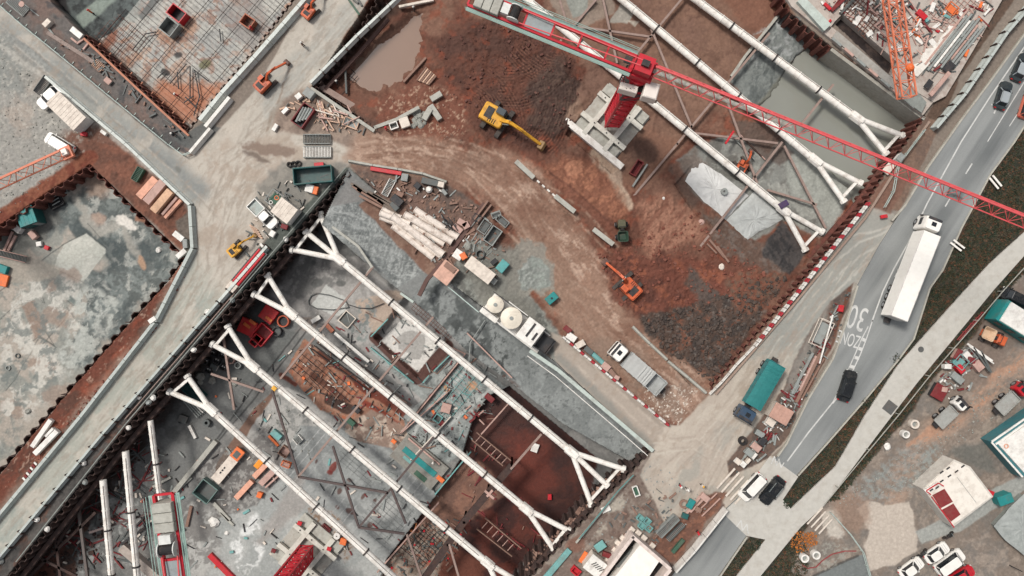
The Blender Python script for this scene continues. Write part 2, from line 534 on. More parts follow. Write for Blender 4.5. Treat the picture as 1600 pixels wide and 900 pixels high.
paint(blob(320, 100, 10, 7, -30, 4, 2, zone=mTL), (104, 102, 76), .9)
paint(blob(278, 86, 7, 5, 0, 3, 2, zone=mTL), (52, 50, 50), .9)
paint(blob(258, 112, 8, 5, 20, 2, 2, zone=mTL), (46, 46, 46), .9)
paint(area([(216, 25), (235, 0), (245, -10), (260, -10), (222, 33)], 1, 0, zone=mTL), (96, 98, 96), .9)
paint(area([(180, -20), (240, -20), (214, 30), (150, 60), (135, 55)], 6, 2, zone=mTL), (140, 142, 136), .7)
paint(area([(335, 20), (400, -30), (420, 40), (398, 80), (370, 60)], 8, 4, zone=mTL), (128, 122, 118), .6)
paint(line([(318, 180), (400, 85), (470, 0)], 5, 2, 1, zone=mTL), (60, 54, 52), .8)
m = zone(mT2)
paint(m, (86, 92, 90), 1)
paint(patchy(m, 12, .45, .6, 26), (50, 52, 52), .9)
paint(area([(128, 45), (170, 10), (180, 0), (150, 0), (120, 25)], 5, 3, zone=mT2), (140, 150, 140), .9)
paint(area([(60, -20), (100, -20), (110, 20), (90, 25), (70, 0)], 5, 3, zone=mT2), (40, 36, 36), .9)

# ---- left pit floor
m = zone(mL)
paint(m, (142, 142, 134), 1, rug=.1)
paint(patchy(m, 55, .47, .53, 27), (168, 158, 146), .9)
dk = area([(120, 300), (160, 280), (250, 350), (285, 405), (262, 445), (215, 490), (150, 560), (110, 580), (95, 560), (130, 530), (150, 480), (135, 455), (140, 430), (165, 400), (150, 380), (110, 360), (70, 380), (90, 330)], 10, 22, 40, 3, zone=mL)
paint(dk, (88, 94, 92), .95)
paint(patchy(dk, 22, .5, .58, 28), (128, 134, 130), .85)
paint(patchy(dk, 12, .56, .62, 29), (172, 172, 164), .8)
paint(patchy(dk, 45, .52, .66, 30), (72, 80, 80), .8)
paint(line([(120, 310), (135, 345), (155, 362), (190, 352), (205, 380), (215, 400)], 12, 8, 8, 14, zone=mL), (164, 160, 150), .8)
paint(blob(197, 347, 16, 9, 35, 4, 7, zone=mL), (218, 212, 202), .95)
paint(blob(152, 290, 20, 18, 20, 14, 8, zone=mL), (158, 134, 120), .8)
paint(blob(154, 342, 14, 10, 20, 8, 6, zone=mL), (172, 148, 134), .8)
paint(blob(219, 340, 8, 6, 20, 5, 4, zone=mL), (160, 104, 82), .8)
paint(blob(222, 410, 6, 13, -25, 4, 3, zone=mL), (178, 144, 122), .95)
paint(blob(248, 390, 5, 4, 0, 2, 1, zone=mL), (200, 202, 194), .9)
pent = [(100, 382), (135, 365), (165, 389), (165, 395), (130, 440), (85, 420), (90, 400)]
paint(area(pent, 1.5, 1, zone=mL), (178, 178, 168), .95)
paint(patchy(area(pent, 2, 1, zone=mL), 18, .45, .6, 31), (192, 190, 180), .8)
for q in ([(97, 383), (135, 362), (168, 390)], [(137, 350), (168, 384)], [(0, 455), (20, 440), (98, 383)], [(25, 475), (60, 452)], [(62, 450), (70, 473)],
          [(130, 440), (85, 420)], [(0, 500), (52, 450), (68, 473)], [(52, 490), (85, 540), (62, 525), (40, 480)], [(52, 533), (60, 526), (88, 542), (85, 545)],
          [(60, 530), (25, 590), (10, 610)], [(105, 480), (118, 500)], [(100, 465), (115, 478), (128, 462)], [(100, 500), (60, 545)]):
    paint(line(q, 1.6, 1, 1, zone=mL), (66, 70, 68), .7)
paint(area([(100, 464), (113, 451), (130, 462), (117, 477)], 1, 0, zone=mL), (106, 116, 112), .9)
paint(area([(35, 478), (55, 470), (75, 510), (55, 530)], 3, 4, zone=mL), (146, 124, 112), .8)
for b_ in ((85, 495, 22, 16), (66, 570, 20, 12), (92, 620, 26, 18), (20, 640, 24, 14), (70, 440, 26, 14), (110, 430, 20, 14)):
    paint(blob(b_[0], b_[1], b_[2], b_[3], 20, 5, 9, zone=mL), (150, 130, 118), .7)
wf = patchy(area([(0, 480), (60, 430), (130, 440), (140, 480), (110, 560), (60, 640), (0, 720)], 20, 10, zone=mL), 18, .5, .57, 32)
paint(wf, (196, 192, 182), .85)
paint(patchy(area([(0, 440), (60, 420), (130, 440), (150, 480), (100, 570), (60, 640), (0, 720)], 20, 10, zone=mL), 14, .55, .62, 33), (112, 118, 114), .8)
mm = patchy(area([(130, 440), (190, 470), (180, 500), (140, 550), (110, 590), (90, 560)], 10, 8, zone=mL), 10, .45, .55, 34)
paint(mm, (178, 180, 172), .8)
paint(area([(20, 400), (35, 395), (95, 420), (90, 430), (60, 440), (0, 440), (0, 410)], 4, 4, zone=mL), (160, 152, 140), .8)
paint(area([(0, 350), (50, 330), (90, 300), (100, 345), (70, 380), (30, 395), (0, 400)], 10, 8, zone=mL), (96, 96, 92), .8)
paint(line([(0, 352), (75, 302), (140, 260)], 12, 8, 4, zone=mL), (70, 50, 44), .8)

# ---- central pit, general
m = zone(mD)
paint(m, (112, 110, 104), 1, rug=.12)
paint(patchy(m, 40, .48, .56, 35), (132, 128, 120), .8)
paint(patchy(m, 20, .52, .6, 36), (96, 98, 94), .7)
m = area([(420, 455), (470, 400), (560, 400), (600, 440), (740, 560), (650, 640), (480, 520)], 6, 4, zone=mD)
paint(m, (140, 134, 126), 1)
paint(patchy(m, 26, .48, .54, 37), (158, 152, 143), .9)
paint(patchy(area([(430, 450), (480, 400), (545, 400), (540, 440), (470, 470)], 6, 6, zone=mD), 12, .42, .52, 38), (100, 98, 92), .9, wet=.6)
paint(area([(486, 477), (510, 445), (541, 466), (540, 492), (520, 492)], 1, 2, 8, zone=mD), (176, 178, 168), 1)
paint(area([(430, 505), (450, 490), (500, 500), (490, 520), (440, 515)], 3, 4, 8, zone=mD), (120, 108, 100), .8, wet=.6)
for b_ in ((497, 442, 10, 6), (533, 442, 8, 6), (490, 412, 5, 4)):
    paint(blob(*b_, 0, 3, 3, zone=mD), (78, 80, 76), .8)
paint(area([(555, 470), (620, 450), (640, 470), (590, 520), (565, 500)], 8, 6, zone=mD), (168, 148, 134), .8)
paint(area([(620, 470), (650, 460), (730, 540), (700, 560)], 4, 2, zone=mD), (150, 146, 140), .8)
paint(area([(525, 497), (541, 485), (559, 499), (546, 514)], .8, 0, zone=mD), (104, 102, 98), 1)
paint(line([(541, 485), (559, 499), (546, 514)], 1.6, 1, 0, zone=mD), (200, 196, 188), .9)
paint(patchy(line([(575, 480), (558, 525)], 30, 8, 8, zone=mD), 6, .5, .58, 39), (104, 124, 118), .8)
# grey floor with red boxes, step lines
paint(area([(355, 500), (400, 455), (470, 505), (410, 600), (330, 600), (300, 560)], 8, 5, zone=mD), (92, 96, 92), .95)
m = area([(230, 640), (330, 600), (410, 610), (330, 700), (230, 800), (150, 900), (0, 900), (0, 890), (195, 670)], 12, 8, zone=mD)
paint(m, (104, 106, 102), .95)
paint(patchy(area([(120, 740), (230, 720), (220, 880), (120, 900)], 8, 8, zone=mD), 16, .53, .56, 40), (150, 152, 145), .9)
paint(patchy(m, 30, .5, .6, 41), (84, 84, 80), .7)
for q in ([(480, 500), (392, 612), (300, 740)], [(488, 506), (400, 620), (340, 690)]):
    paint(line(q, 2.5, 1.5, 1, zone=mD), (50, 50, 50), .8)
paint(area([(395, 640), (428, 610), (440, 620), (340, 755), (325, 745)], 2, 1, zone=mD), (116, 88, 78), .95)
paint(area([(350, 690), (325, 745), (240, 850), (225, 830), (330, 705)], 5, 2, zone=mD), (124, 122, 116), .6)
paint(line([(338, 690), (268, 775)], 8, 1.5, 1, zone=mD), (156, 158, 150), .9)
paint(area([(430, 612), (450, 605), (480, 620), (530, 660), (525, 670), (440, 720), (400, 700), (380, 690)], 3, 3, zone=mD), (158, 154, 144), .95)
paint(patchy(area([(420, 650), (470, 620), (520, 670), (460, 700)], 8, 8, zone=mD), 9, .5, .58, 42), (112, 114, 108), .85)
# red-brown trenches
m = area([(448, 575), (475, 530), (640, 655), (625, 675), (560, 665), (540, 655), (500, 640), (470, 605)], 2, 2, zone=mD)
paint(m, (140, 98, 84), 1)
paint(patchy(m, 12, .5, .6, 43), (165, 122, 105), .7)
paint(patchy(m, 8, .6, .66, 44), (176, 92, 66), .8)
for w_, q, c_ in ((9, [(500, 553), (545, 585), (580, 618)], (94, 50, 42)), (13, [(560, 600), (600, 625), (640, 650)], (104, 42, 34)), (9, [(488, 585), (540, 625)], (92, 54, 46)),
                  (8, [(565, 625), (620, 662)], (128, 46, 36)), (7, [(440, 585), (462, 600)], (110, 50, 42)), (16, [(515, 625), (545, 640)], (52, 38, 36))):
    paint(line(q, w_, 2, 2, zone=mD), c_, .9)
for k in range(5):
    o = k * 4.2
    paint(patchy(line([(487 + o, 545 - o * 1.1), (578 + o, 613 - o * 1.1)], 2.0, 1.2, 1, zone=mD), 12, .3, .5, 50 + k), (38, 32, 32), .9)
paint(area([(500, 505), (520, 505), (655, 630), (640, 640)], 2, 1, zone=mD), (104, 104, 100), .8)
paint(line([(523, 520), (570, 562)], 5, 1, 1, zone=mD), (176, 174, 168), .8)
paint(line([(565, 575), (640, 632)], 6, 1.5, 2, zone=mD), (66, 52, 50), .8)
# floor patches south of the trenches
m = area([(540, 665), (580, 640), (640, 670), (660, 700), (600, 720), (540, 690)], 4, 3, zone=mD)
paint(m, (134, 112, 102), .95); paint(patchy(m, 14, .5, .56, 45), (176, 160, 146), .9)
# teal-grey bays
m = area([(575, 545), (590, 530), (655, 595), (700, 555), (728, 555), (790, 605), (800, 640), (700, 725), (640, 690), (630, 650), (660, 625)], 2, 1, zone=mD)
paint(m, (126, 136, 130), 1)
paint(patchy(m, 12, .48, .58, 46), (150, 158, 150), .8); paint(patchy(m, 7, .58, .66, 47), (90, 98, 94), .8)
for w_, q, c_ in ((5, [(730, 578), (660, 650), (640, 690)], (166, 172, 164)), (5, [(765, 610), (700, 665), (670, 700)], (166, 172, 164)), (6, [(722, 560), (652, 645)], (78, 50, 48)),
                  (4, [(790, 620), (735, 690)], (150, 130, 124)), (9, [(708, 548), (668, 585)], (90, 74, 68))):
    paint(line(q, w_, 1.5, 1, zone=mD), c_, .85)
paint(blob(698, 608, 5, 5, 0, 2, 2, zone=mD), (206, 134, 84), .9)
paint(blob(738, 602, 9, 8, 0, 4, 4, zone=mD), (198, 138, 104), .7)
for b_ in ((745, 640, 8, 5), (730, 650, 10, 5)):
    paint(patchy(blob(*b_, -40, 3, 3, zone=mD), 5, .4, .55, 48), (140, 66, 66), .8)
# basin with a pale floor
paint(line([(585, 527), (652, 593), (700, 540)], 17, 2, 0, zone=mD), (86, 52, 50), .95)
paint(area([(595, 532), (632, 496), (692, 532), (653, 582)], .8, 0, zone=mD), (196, 190, 178), 1)
paint(area([(628, 520), (645, 515), (662, 525), (664, 545), (655, 560), (640, 565), (638, 552), (622, 545), (617, 530)], 1, 3, 10, zone=mD), (150, 144, 134), .95, wet=.5)
paint(blob(663, 551, 4, 4, 0, 1, 1, zone=mD), (140, 136, 126), .95)
# big grey slab
m = area([(470, 665), (530, 668), (560, 690), (610, 700), (690, 780), (600, 890), (570, 880), (480, 790), (430, 740), (440, 715)], 2, 1, zone=mD)
paint(m, (134, 140, 136), 1)
paint(patchy(m, 40, .45, .6, 51, -50, 2), (152, 156, 150), .9)
paint(patchy(m, 30, .5, .64, 52), (112, 118, 116), .8)
paint(blob(605, 795, 22, 16, -20, 14, 8, zone=mD), (176, 176, 168), .7)
for k, b_ in enumerate(((520, 730, 9, 5), (515, 738, 4, 5), (546, 750, 3, 4), (568, 776, 6, 3), (530, 768, 5, 4), (586, 782, 4, 3), (528, 793, 3, 4), (548, 800, 5, 8), (578, 820, 5, 5), (495, 722, 4, 2))):
    paint(blob(*b_, -60, 1.5, 2, zone=mD), (132, 40, 44) if k < 2 else (92, 62, 60), .85)
idx, v = m
cu = PX[idx] * .766 + PY[idx] * .643
f = (cu / 11) % 1
paint((idx, v * (np.minimum(f, 1 - f) * 11 < .7) * ss(.45, .6, fbm(PX[idx], PY[idx], 50, 2, 33))), (168, 170, 164), .6)
# slab round the second crane
m = area([(410, 745), (440, 740), (560, 850), (640, 900), (620, 990), (240, 990), (290, 890), (350, 800)], 3, 2, zone=mD)
paint(m, (142, 148, 142), 1)
paint(patchy(m, 34, .46, .6, 53), (162, 164, 156), .8)
paint(patchy(area([(360, 850), (400, 800), (420, 850), (380, 930)], 6, 4, zone=mD), 16, .5, .57, 54), (202, 204, 198), .9)
paint(area([(470, 735), (480, 790), (410, 850), (395, 850)], 10, 6, zone=mD), (146, 126, 112), .5)
paint(area([(480, 790), (520, 800), (560, 850), (540, 880), (500, 860)], 6, 5, zone=mD), (150, 140, 128), .85)
paint(patchy(area([(480, 790), (520, 800), (560, 850), (540, 880), (500, 860)], 6, 5, zone=mD), 5, .5, .6, 55), (120, 92, 74), .8)
m = area([(300, 740), (345, 700), (370, 700), (420, 660), (440, 720), (440, 740), (400, 790), (340, 810)], 4, 4, zone=mD)
paint(m, (98, 90, 84), .8); paint(patchy(m, 6, .52, .6, 56), (150, 146, 136), .8)
m = area([(215, 860), (300, 790), (330, 800), (345, 850), (290, 990), (200, 990)], 8, 8, zone=mD)
paint(m, (122, 116, 108), .8); paint(patchy(m, 12, .54, .6, 57), (170, 168, 158), .85)
# dark mud, bottom-left
m = area([(0, 890), (90, 780), (200, 670), (235, 690), (130, 830), (100, 990), (0, 990)], 8, 10, zone=mD)
paint(m, (58, 44, 42), .8, rug=.6)
paint(patchy(m, 16, .5, .6, 58), (98, 66, 58), .8)
paint(area([(0, 870), (60, 830), (100, 850), (60, 990), (0, 990)], 10, 8, zone=mD), (112, 64, 54), .6)
# dark seam at the foot of the north-west wall
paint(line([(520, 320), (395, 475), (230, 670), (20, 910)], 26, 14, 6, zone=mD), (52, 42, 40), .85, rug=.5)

# deep red bays
m = zone(mDeep)
paint(m, (70, 34, 29), 1, wet=.45, rug=.1)
paint(patchy(m, 60, .5, .68, 60, 40, 2), (100, 42, 33), .8)
paint(patchy(m, 26, .48, .6, 61), (54, 26, 25), .85)
paint(area([(800, 675), (860, 690), (870, 760), (820, 800), (790, 760)], 26, 10, zone=mDeep), (118, 46, 32), .5)
pass
m = area([(690, 745), (745, 720), (795, 770), (745, 805), (700, 830), (660, 815)], 8, 6, zone=mDeep)
paint(m, (118, 86, 76), .8); paint(patchy(m, 12, .5, .6, 63), (142, 100, 86), .7)
m = area([(590, 895), (660, 815), (720, 830), (680, 900), (640, 960), (560, 980)], 4, 4, zone=mDeep)
paint(m, (160, 146, 134), .95, wet=0); paint(patchy(m, 14, .5, .58, 64), (130, 112, 100), .8); paint(patchy(m, 6, .6, .66, 65), (180, 90, 70), .7)
paint(area([(700, 850), (760, 880), (740, 990), (640, 990)], 10, 6, zone=mDeep), (116, 62, 50), .8)

# ---- strip (ramp) along the north-east side of the central pit
m = zone(mS)
paint(m, (118, 122, 118), 1, rug=.25)
paint(area([(548, 275), (590, 300), (580, 340), (540, 350), (505, 330)], 8, 6, zone=mS), (128, 124, 118), .9)
mm = area([(500, 325), (560, 315), (672, 420), (622, 448), (560, 390), (470, 345)], 3, 2, zone=mS)
paint(mm, (122, 130, 126), .95)
for k, (a_, s_) in enumerate(((40, 8), (75, 7), (110, 8), (10, 7))):
    paint(patchy((mm[0], mm[1]), 3.0, .56, .62, 66 + k, a_, s_), (156, 162, 156), .7)
    paint(patchy((mm[0], mm[1]), 3.5, .56, .64, 76 + k, a_, s_), (88, 96, 94), .6)
paint(line([(500, 345), (480, 335), (520, 300)], 20, 10, 6, zone=mS), (78, 84, 80), .6)
m = area([(560, 320), (590, 300), (700, 425), (668, 430)], 3, 2, zone=mS)
paint(m, (122, 90, 80), 1, rug=.4); paint(patchy(m, 12, .45, .6, 70), (140, 112, 100), .8)
m = area([(640, 470), (672, 432), (705, 446), (870, 565), (1018, 705), (960, 722), (760, 580)], 4, 3, zone=mS)
paint(m, (124, 132, 128), 1, wet=0)
paint(patchy(m, 30, .48, .56, 71), (104, 112, 109), .8)
paint(patchy(area([(640, 460), (690, 440), (760, 500), (770, 560), (720, 560), (660, 500)], 8, 8, zone=mS), 26, .46, .52, 72), (62, 72, 70), .9, wet=.5)
paint(patchy(area([(700, 480), (800, 540), (790, 600), (720, 560)], 8, 8, zone=mS), 9, .54, .58, 73), (52, 60, 58), .9)
paint(patchy(m, 5, .62, .66, 74), (70, 76, 74), .6)
paint(line([(700, 450), (870, 575), (1015, 708)], 8, 6, 3, zone=mS), (94, 100, 98), .7)
paint(patchy(line([(790, 590), (850, 660), (975, 730)], 14, 6, 6, zone=mS), 9, .45, .55, 75), (84, 58, 54), .7)

# ---- storage ground beside the ramp
ST = [(546, 256), (600, 262), (700, 285), (765, 330), (800, 420), (860, 500), (900, 540), (870, 566), (700, 440), (590, 300), (548, 262)]
m = area(ST, 4, 3)
paint(m, (118, 92, 84), 1, rug=.6)
paint(patchy(m, 16, .46, .6, 80), (98, 84, 78), .8); paint(patchy(m, 10, .55, .65, 81), (146, 112, 98), .8)
mm = area([(690, 440), (740, 370), (800, 400), (862, 500), (900, 540), (870, 566)], 10, 10)
paint(mm, (112, 114, 108), .9); paint(patchy(mm, 18, .48, .56, 82), (146, 148, 140), .8); paint(patchy(mm, 12, .55, .6, 83), (78, 78, 74), .8)
paint(blob(700, 290, 24, 14, 20, 8, 6), (84, 76, 72), .7)

# ---- red field
FIELD = E_RIM[:9] + [(1112, 612), (1060, 664), (1040, 660), (990, 620), (880, 525), (862, 500), (800, 420), (765, 330), (700, 288), (620, 262), (575, 250), (590, 212)]
m = area(FIELD, 6, 5)
paint(m, (114, 75, 64), 1, rug=.8)
paint(patchy(m, 60, .45, .6, 85), (112, 66, 56), .8)
paint(patchy(m, 34, .5, .66, 86, 40, 2), (134, 97, 84), .8)
paint(patchy(m, 20, .56, .68, 87), (150, 74, 56), .6)
# haul route across it
mm = area([(560, 205), (620, 205), (720, 235), (780, 235), (830, 270), (960, 430), (1000, 510), (1060, 560), (1115, 610), (1060, 664), (900, 535), (850, 470), (800, 340), (740, 290), (600, 262), (545, 250)], 30, 12, 40)
paint(mm, (160, 128, 113), .85, rug=.4)
paint(patchy(mm, 26, .45, .6, 88, 20, 2), (146, 112, 98), .7)
paint(patchy(mm, 6, .55, .62, 89, 48, 5), (196, 168, 152), .65)
paint(patchy(mm, 4, .6, .66, 90, 10, 4), (120, 84, 72), .5)
for pts, a_ in (([(560, 232), (650, 222), (740, 250), (800, 300), (850, 400), (920, 500), (1050, 610)], .6), ([(560, 245), (650, 240), (730, 280), (830, 390), (880, 470), (1000, 590)], .6),
            ([(580, 220), (700, 235), (820, 280), (900, 350)], .5), ([(700, 225), (780, 250), (900, 330), (960, 390)], .5)):
    tracks(pts, 18, 4, (186, 158, 142), a_, 7, 4)
    tracks([(p[0] + 5, p[1] + 6) for p in pts], 18, 2.5, (112, 74, 62), .6, 8, 4)
paint(area([(800, 320), (860, 380), (960, 520), (1000, 560), (960, 590), (880, 500), (850, 440)], 30, 10), (146, 116, 102), .7)
paint(patchy(area([(760, 240), (840, 280), (1000, 470), (1000, 560), (920, 520), (850, 400)], 30, 16), 40, .42, .62, 134, 45, 2), (122, 84, 72), .7)
paint(patchy(area([(620, 215), (800, 250), (800, 320), (700, 290), (600, 260)], 20, 10), 30, .48, .64, 135, 20, 2), (128, 94, 82), .6)
paint(patchy(area([(900, 520), (1000, 540), (1110, 612), (1060, 662), (980, 610)], 16, 10), 30, .4, .6, 91), (140, 116, 104), .9)
paint(patchy(area([(1000, 590), (1090, 610), (1060, 664), (1020, 640)], 6, 6), 3.5, .6, .66, 92), (206, 196, 182), .8)
paint(blob(826, 422, 40, 46, -20, 8, 14), (138, 134, 124), .9); paint(area([(720, 430), (780, 380), (815, 390), (830, 470), (860, 520), (800, 520)], 14, 12), (122, 120, 112), .7)
paint(blob(833, 430, 24, 26, -20, 3, 8), (126, 130, 124), .95, wet=.7)
paint(patchy(blob(833, 430, 24, 26, -20, 3, 8), 8, .5, .6, 84), (140, 146, 138), .8, wet=.7)
# big turned-over brown area with track ribs
TURN = [(670, 60), (740, 40), (800, 20), (900, 100), (920, 150), (880, 230), (850, 235), (780, 230), (730, 180), (700, 120)]
m = area(TURN, 22, 12, 30)
paint(m, (104, 62, 52), .95, rug=1)
paint(patchy(m, 34, .48, .62, 93), (86, 56, 50), .9)
paint(patchy(m, 18, .58, .7, 94), (142, 68, 50), .8)
for cx_, cy_, r0, r1, a0, a1, n_ in ((760, 150, 70, 150, -60, 50, 1), (800, 60, 40, 120, 30, 110, 2), (700, 210, 60, 130, -60, 10, 3), (890, 20, 60, 130, 90, 150, 4)):
    sel = np.nonzero((np.hypot(PX - cx_, PY - cy_) < r1) & (np.hypot(PX - cx_, PY - cy_) > r0) & mE)[0]
    X, Y = PX[sel] + 6 * fbm(PX[sel], PY[sel], 30, 3, n_), PY[sel] + 6 * fbm(PX[sel], PY[sel], 30, 3, n_ + 9)
    rr = np.hypot(X - cx_, Y - cy_); an = np.degrees(np.arctan2(Y - cy_, X - cx_))
    f = (rr / 4.6) % 1
    am = ss(a0, a0 + 12, an) * (1 - ss(a1 - 12, a1, an)) * ss(r0, r0 + 12, rr) * (1 - ss(r1 - 12, r1, rr)) * ss(.38, .52, fbm(X, Y, 22, 3, n_ + 4))
    w = (np.minimum(f, 1 - f) < .2) * am
    Z[sel] -= .10 * w
    paint((sel, w.astype(float)), (66, 40, 36), .6)
    paint((sel, ((np.abs(f - .5) < .16) * am)), (140, 98, 84), .35)
DK = area([(820, 140), (880, 90), (915, 150), (900, 200), (860, 215), (830, 200)], 16, 12, 20)
paint(DK, (70, 52, 48), .9, rug=1); raise_(DK, .5)
paint(patchy(DK, 5, .5, .6, 96), (96, 74, 66), .7)
paint(area([(905, 140), (935, 110), (960, 135), (900, 190), (885, 185)], 8, 5), (158, 128, 112), .8, rug=.2)
# silty basin floors between the struts
m = area([(830, -40), (1235, -40), (1240, 30), (1150, 130), (1080, 215), (1000, 300), (960, 265), (900, 150), (920, 110), (860, 30)], 10, 6)
paint(m, (134, 100, 87), 1, rug=.15)
paint(patchy(m, 40, .46, .6, 97), (122, 90, 80), .8)
paint(patchy(m, 10, .6, .66, 98), (96, 66, 58), .5)
paint(area([(1100, -30), (1235, -30), (1240, 20), (1190, 70)], 10, 8), (136, 90, 76), .8)
paint(area([(860, 0), (880, -20), (960, -20), (960, 20), (900, 50), (880, 40)], 5, 6), (148, 134, 122), .8)
paint(area([(880, -10), (920, -10), (918, 22), (895, 28)], 3, 2), (142, 148, 140), .8)
paint(area([(952, 35), (970, 5), (992, 18), (980, 38), (970, 35)], 2, 2), (160, 158, 148), .8)
paint(area([(980, 32), (998, 34), (992, 42)], 1, 1), (186, 178, 164), .8)
paint(area([(1000, 195), (1070, 225), (1040, 260), (1010, 290), (960, 320), (950, 290), (1000, 250)], 14, 8), (138, 98, 84), .8)
paint(line([(925, 240), (955, 280), (985, 320)], 14, 6, 5), (186, 162, 144), .85)
paint(area([(925, 232), (970, 262), (975, 300), (985, 315), (960, 290), (930, 255)], 5, 3), (184, 160, 142), .8)
paint(blob(1010, 235, 24, 14, 40, 8, 5), (84, 60, 54), .8)
paint(line([(1012, 188), (1030, 170), (1020, 205)], 3, 3, 2), (106, 74, 64), .6)
# fallen bank with pale tumbled clay
m = area([(880, 245), (930, 250), (980, 320), (975, 345), (930, 335), (880, 300), (850, 270)], 14, 10)
paint(m, (140, 88, 72), .9, rug=1); paint(patchy(m, 10, .5, .6, 99), (176, 116, 94), .7)
paint(blob(897, 262, 14, 10, 0, 4, 7), (184, 126, 104), .7)
m = area([(1000, 315), (1045, 300), (1090, 335), (1100, 365), (1060, 390), (1020, 405), (1000, 380)], 16, 10)
paint(m, (164, 116, 100), .9, rug=1); paint(patchy(m, 5, .5, .58, 100, -60, 3), (132, 84, 72), .8)
paint(line([(860, 270), (905, 305), (960, 355)], 3, 3, 3), (70, 42, 38), .7)
paint(line([(870, 285), (965, 365), (1000, 420)], 14, 10, 5), (126, 76, 64), .7)
# dark red and grey-black spoil at the southern tip
m = area([(940, 395), (1000, 400), (1080, 400), (1130, 420), (1190, 430), (1180, 470), (1100, 500), (1000, 500), (960, 470)], 20, 12)
paint(m, (120, 66, 56), .9, rug=1); paint(patchy(m, 18, .48, .62, 101), (96, 56, 50), .9); paint(patchy(m, 12, .56, .66, 102), (156, 88, 68), .8)
m = area([(1000, 495), (1080, 480), (1170, 455), (1200, 440), (1230, 430), (1180, 505), (1115, 590), (1095, 575), (1040, 550), (1005, 520)], 10, 10)
paint(m, (82, 66, 59), .95, rug=.9)
paint(patchy(m, 8, .5, .58, 103, -30, 2), (58, 53, 51), .8); paint(patchy(m, 14, .54, .64, 104), (124, 78, 64), .9)
paint(patchy(m, 4, .6, .66, 105), (118, 112, 106), .6)
m = area([(1080, 415), (1110, 440), (1130, 470), (1090, 475), (1070, 440)], 8, 8)
paint(m, (80, 78, 74), .8)
m = area([(1130, 430), (1180, 420), (1230, 425), (1190, 480), (1150, 490)], 10, 8)
paint(m, (128, 78, 64), .8, rug=1); paint(patchy(m, 5, .5, .58, 106), (96, 84, 74), .7)
m = area([(1100, 330), (1180, 375), (1255, 395), (1225, 430), (1160, 410), (1110, 380)], 10, 10)
paint(m, (98, 80, 72), .85, rug=.8); paint(patchy(m, 6, .5, .58, 107, 40, 2), (112, 100, 94), .7)
m = area([(1200, 370), (1222, 345), (1258, 395), (1235, 430), (1190, 400)], 4, 4)
paint(m, (72, 68, 66), .95); paint(patchy(m, 5, .5, .58, 108, 60, 3), (50, 48, 48), .9)
# grey concrete floor and flooded bay in the east
m = area([(1060, 250), (1100, 220), (1150, 210), (1200, 240), (1240, 200), (1345, 290), (1290, 370), (1220, 345), (1180, 375), (1080, 300)], 6, 6)
paint(m, (134, 136, 130), .95, rug=.2); paint(patchy(m, 24, .48, .58, 109), (112, 110, 104), .9); paint(patchy(m, 14, .56, .64, 110), (158, 158, 150), .8)
paint(area([(1235, 205), (1345, 288), (1295, 350), (1235, 300), (1225, 240)], 8, 4), (156, 158, 150), .85)
paint(area([(1045, 265), (1085, 235), (1120, 280), (1085, 330), (1070, 310)], 10, 8), (106, 88, 80), .7)
m = area([(1140, 190), (1200, 190), (1240, 240), (1220, 260), (1170, 230)], 6, 5)
paint(m, (96, 82, 76), .85)
m = area([(1140, 125), (1165, 90), (1225, 18), (1250, 30), (1262, 70), (1240, 95), (1200, 160), (1170, 165)], 5, 4)
paint(m, (124, 128, 124), 1, rug=.5)
paint(patchy(area([(1170, 60), (1225, 18), (1252, 40), (1262, 70), (1240, 95), (1180, 110)], 4, 4), 5, .46, .6, 111, 10, 2), (160, 162, 160), .8)
paint(patchy(m, 6, .5, .6, 112, 100, 3), (92, 97, 95), .8)
# flooded bay bed and pond bed
m = area([(1262, 72), (1300, 80), (1446, 186), (1400, 245), (1345, 330), (1320, 290), (1230, 200), (1180, 165), (1240, 95)], 6, 4)
paint(m, (116, 116, 106), 1)
m = area([(630, 30), (665, 20), (655, 75), (645, 110), (620, 130), (590, 145), (555, 140), (545, 110), (580, 60)], 14, 10)
paint(m, (128, 92, 80), .9)
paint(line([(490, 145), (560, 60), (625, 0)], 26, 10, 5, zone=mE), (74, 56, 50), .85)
paint(line([(490, 150), (590, 205)], 22, 8, 5, zone=mE), (92, 68, 60), .8)
m = area([(590, 160), (650, 130), (720, 140), (730, 210), (640, 215), (600, 205)], 14, 10)
paint(m, (126, 74, 62), .8); paint(patchy(m, 4, .6, .66, 113), (190, 160, 140), .7)
# sumps where water stands
Z0 = Z.copy()
POND = [(628, 45), (652, 25), (664, 22), (660, 60), (648, 85), (642, 110), (625, 132), (600, 140), (588, 148), (570, 138), (548, 122), (560, 95), (590, 70), (612, 62)]
idx, v = area(POND, 16, 12, 20, 7, zone=mE)
Z[idx] = Z[idx] * (1 - v) + (-3.3) * v
idx, v = area([(1262, 72), (1300, 80), (1446, 184), (1400, 245), (1345, 330), (1325, 290), (1240, 215), (1185, 170), (1205, 150), (1240, 95)], 6, 6, 20, 7, zone=mE)
Z[idx] = Z[idx] * (1 - v) + (-4.7) * v
paint((idx, (v > .3).astype(float)), (112, 114, 104), .8, wet=.4)

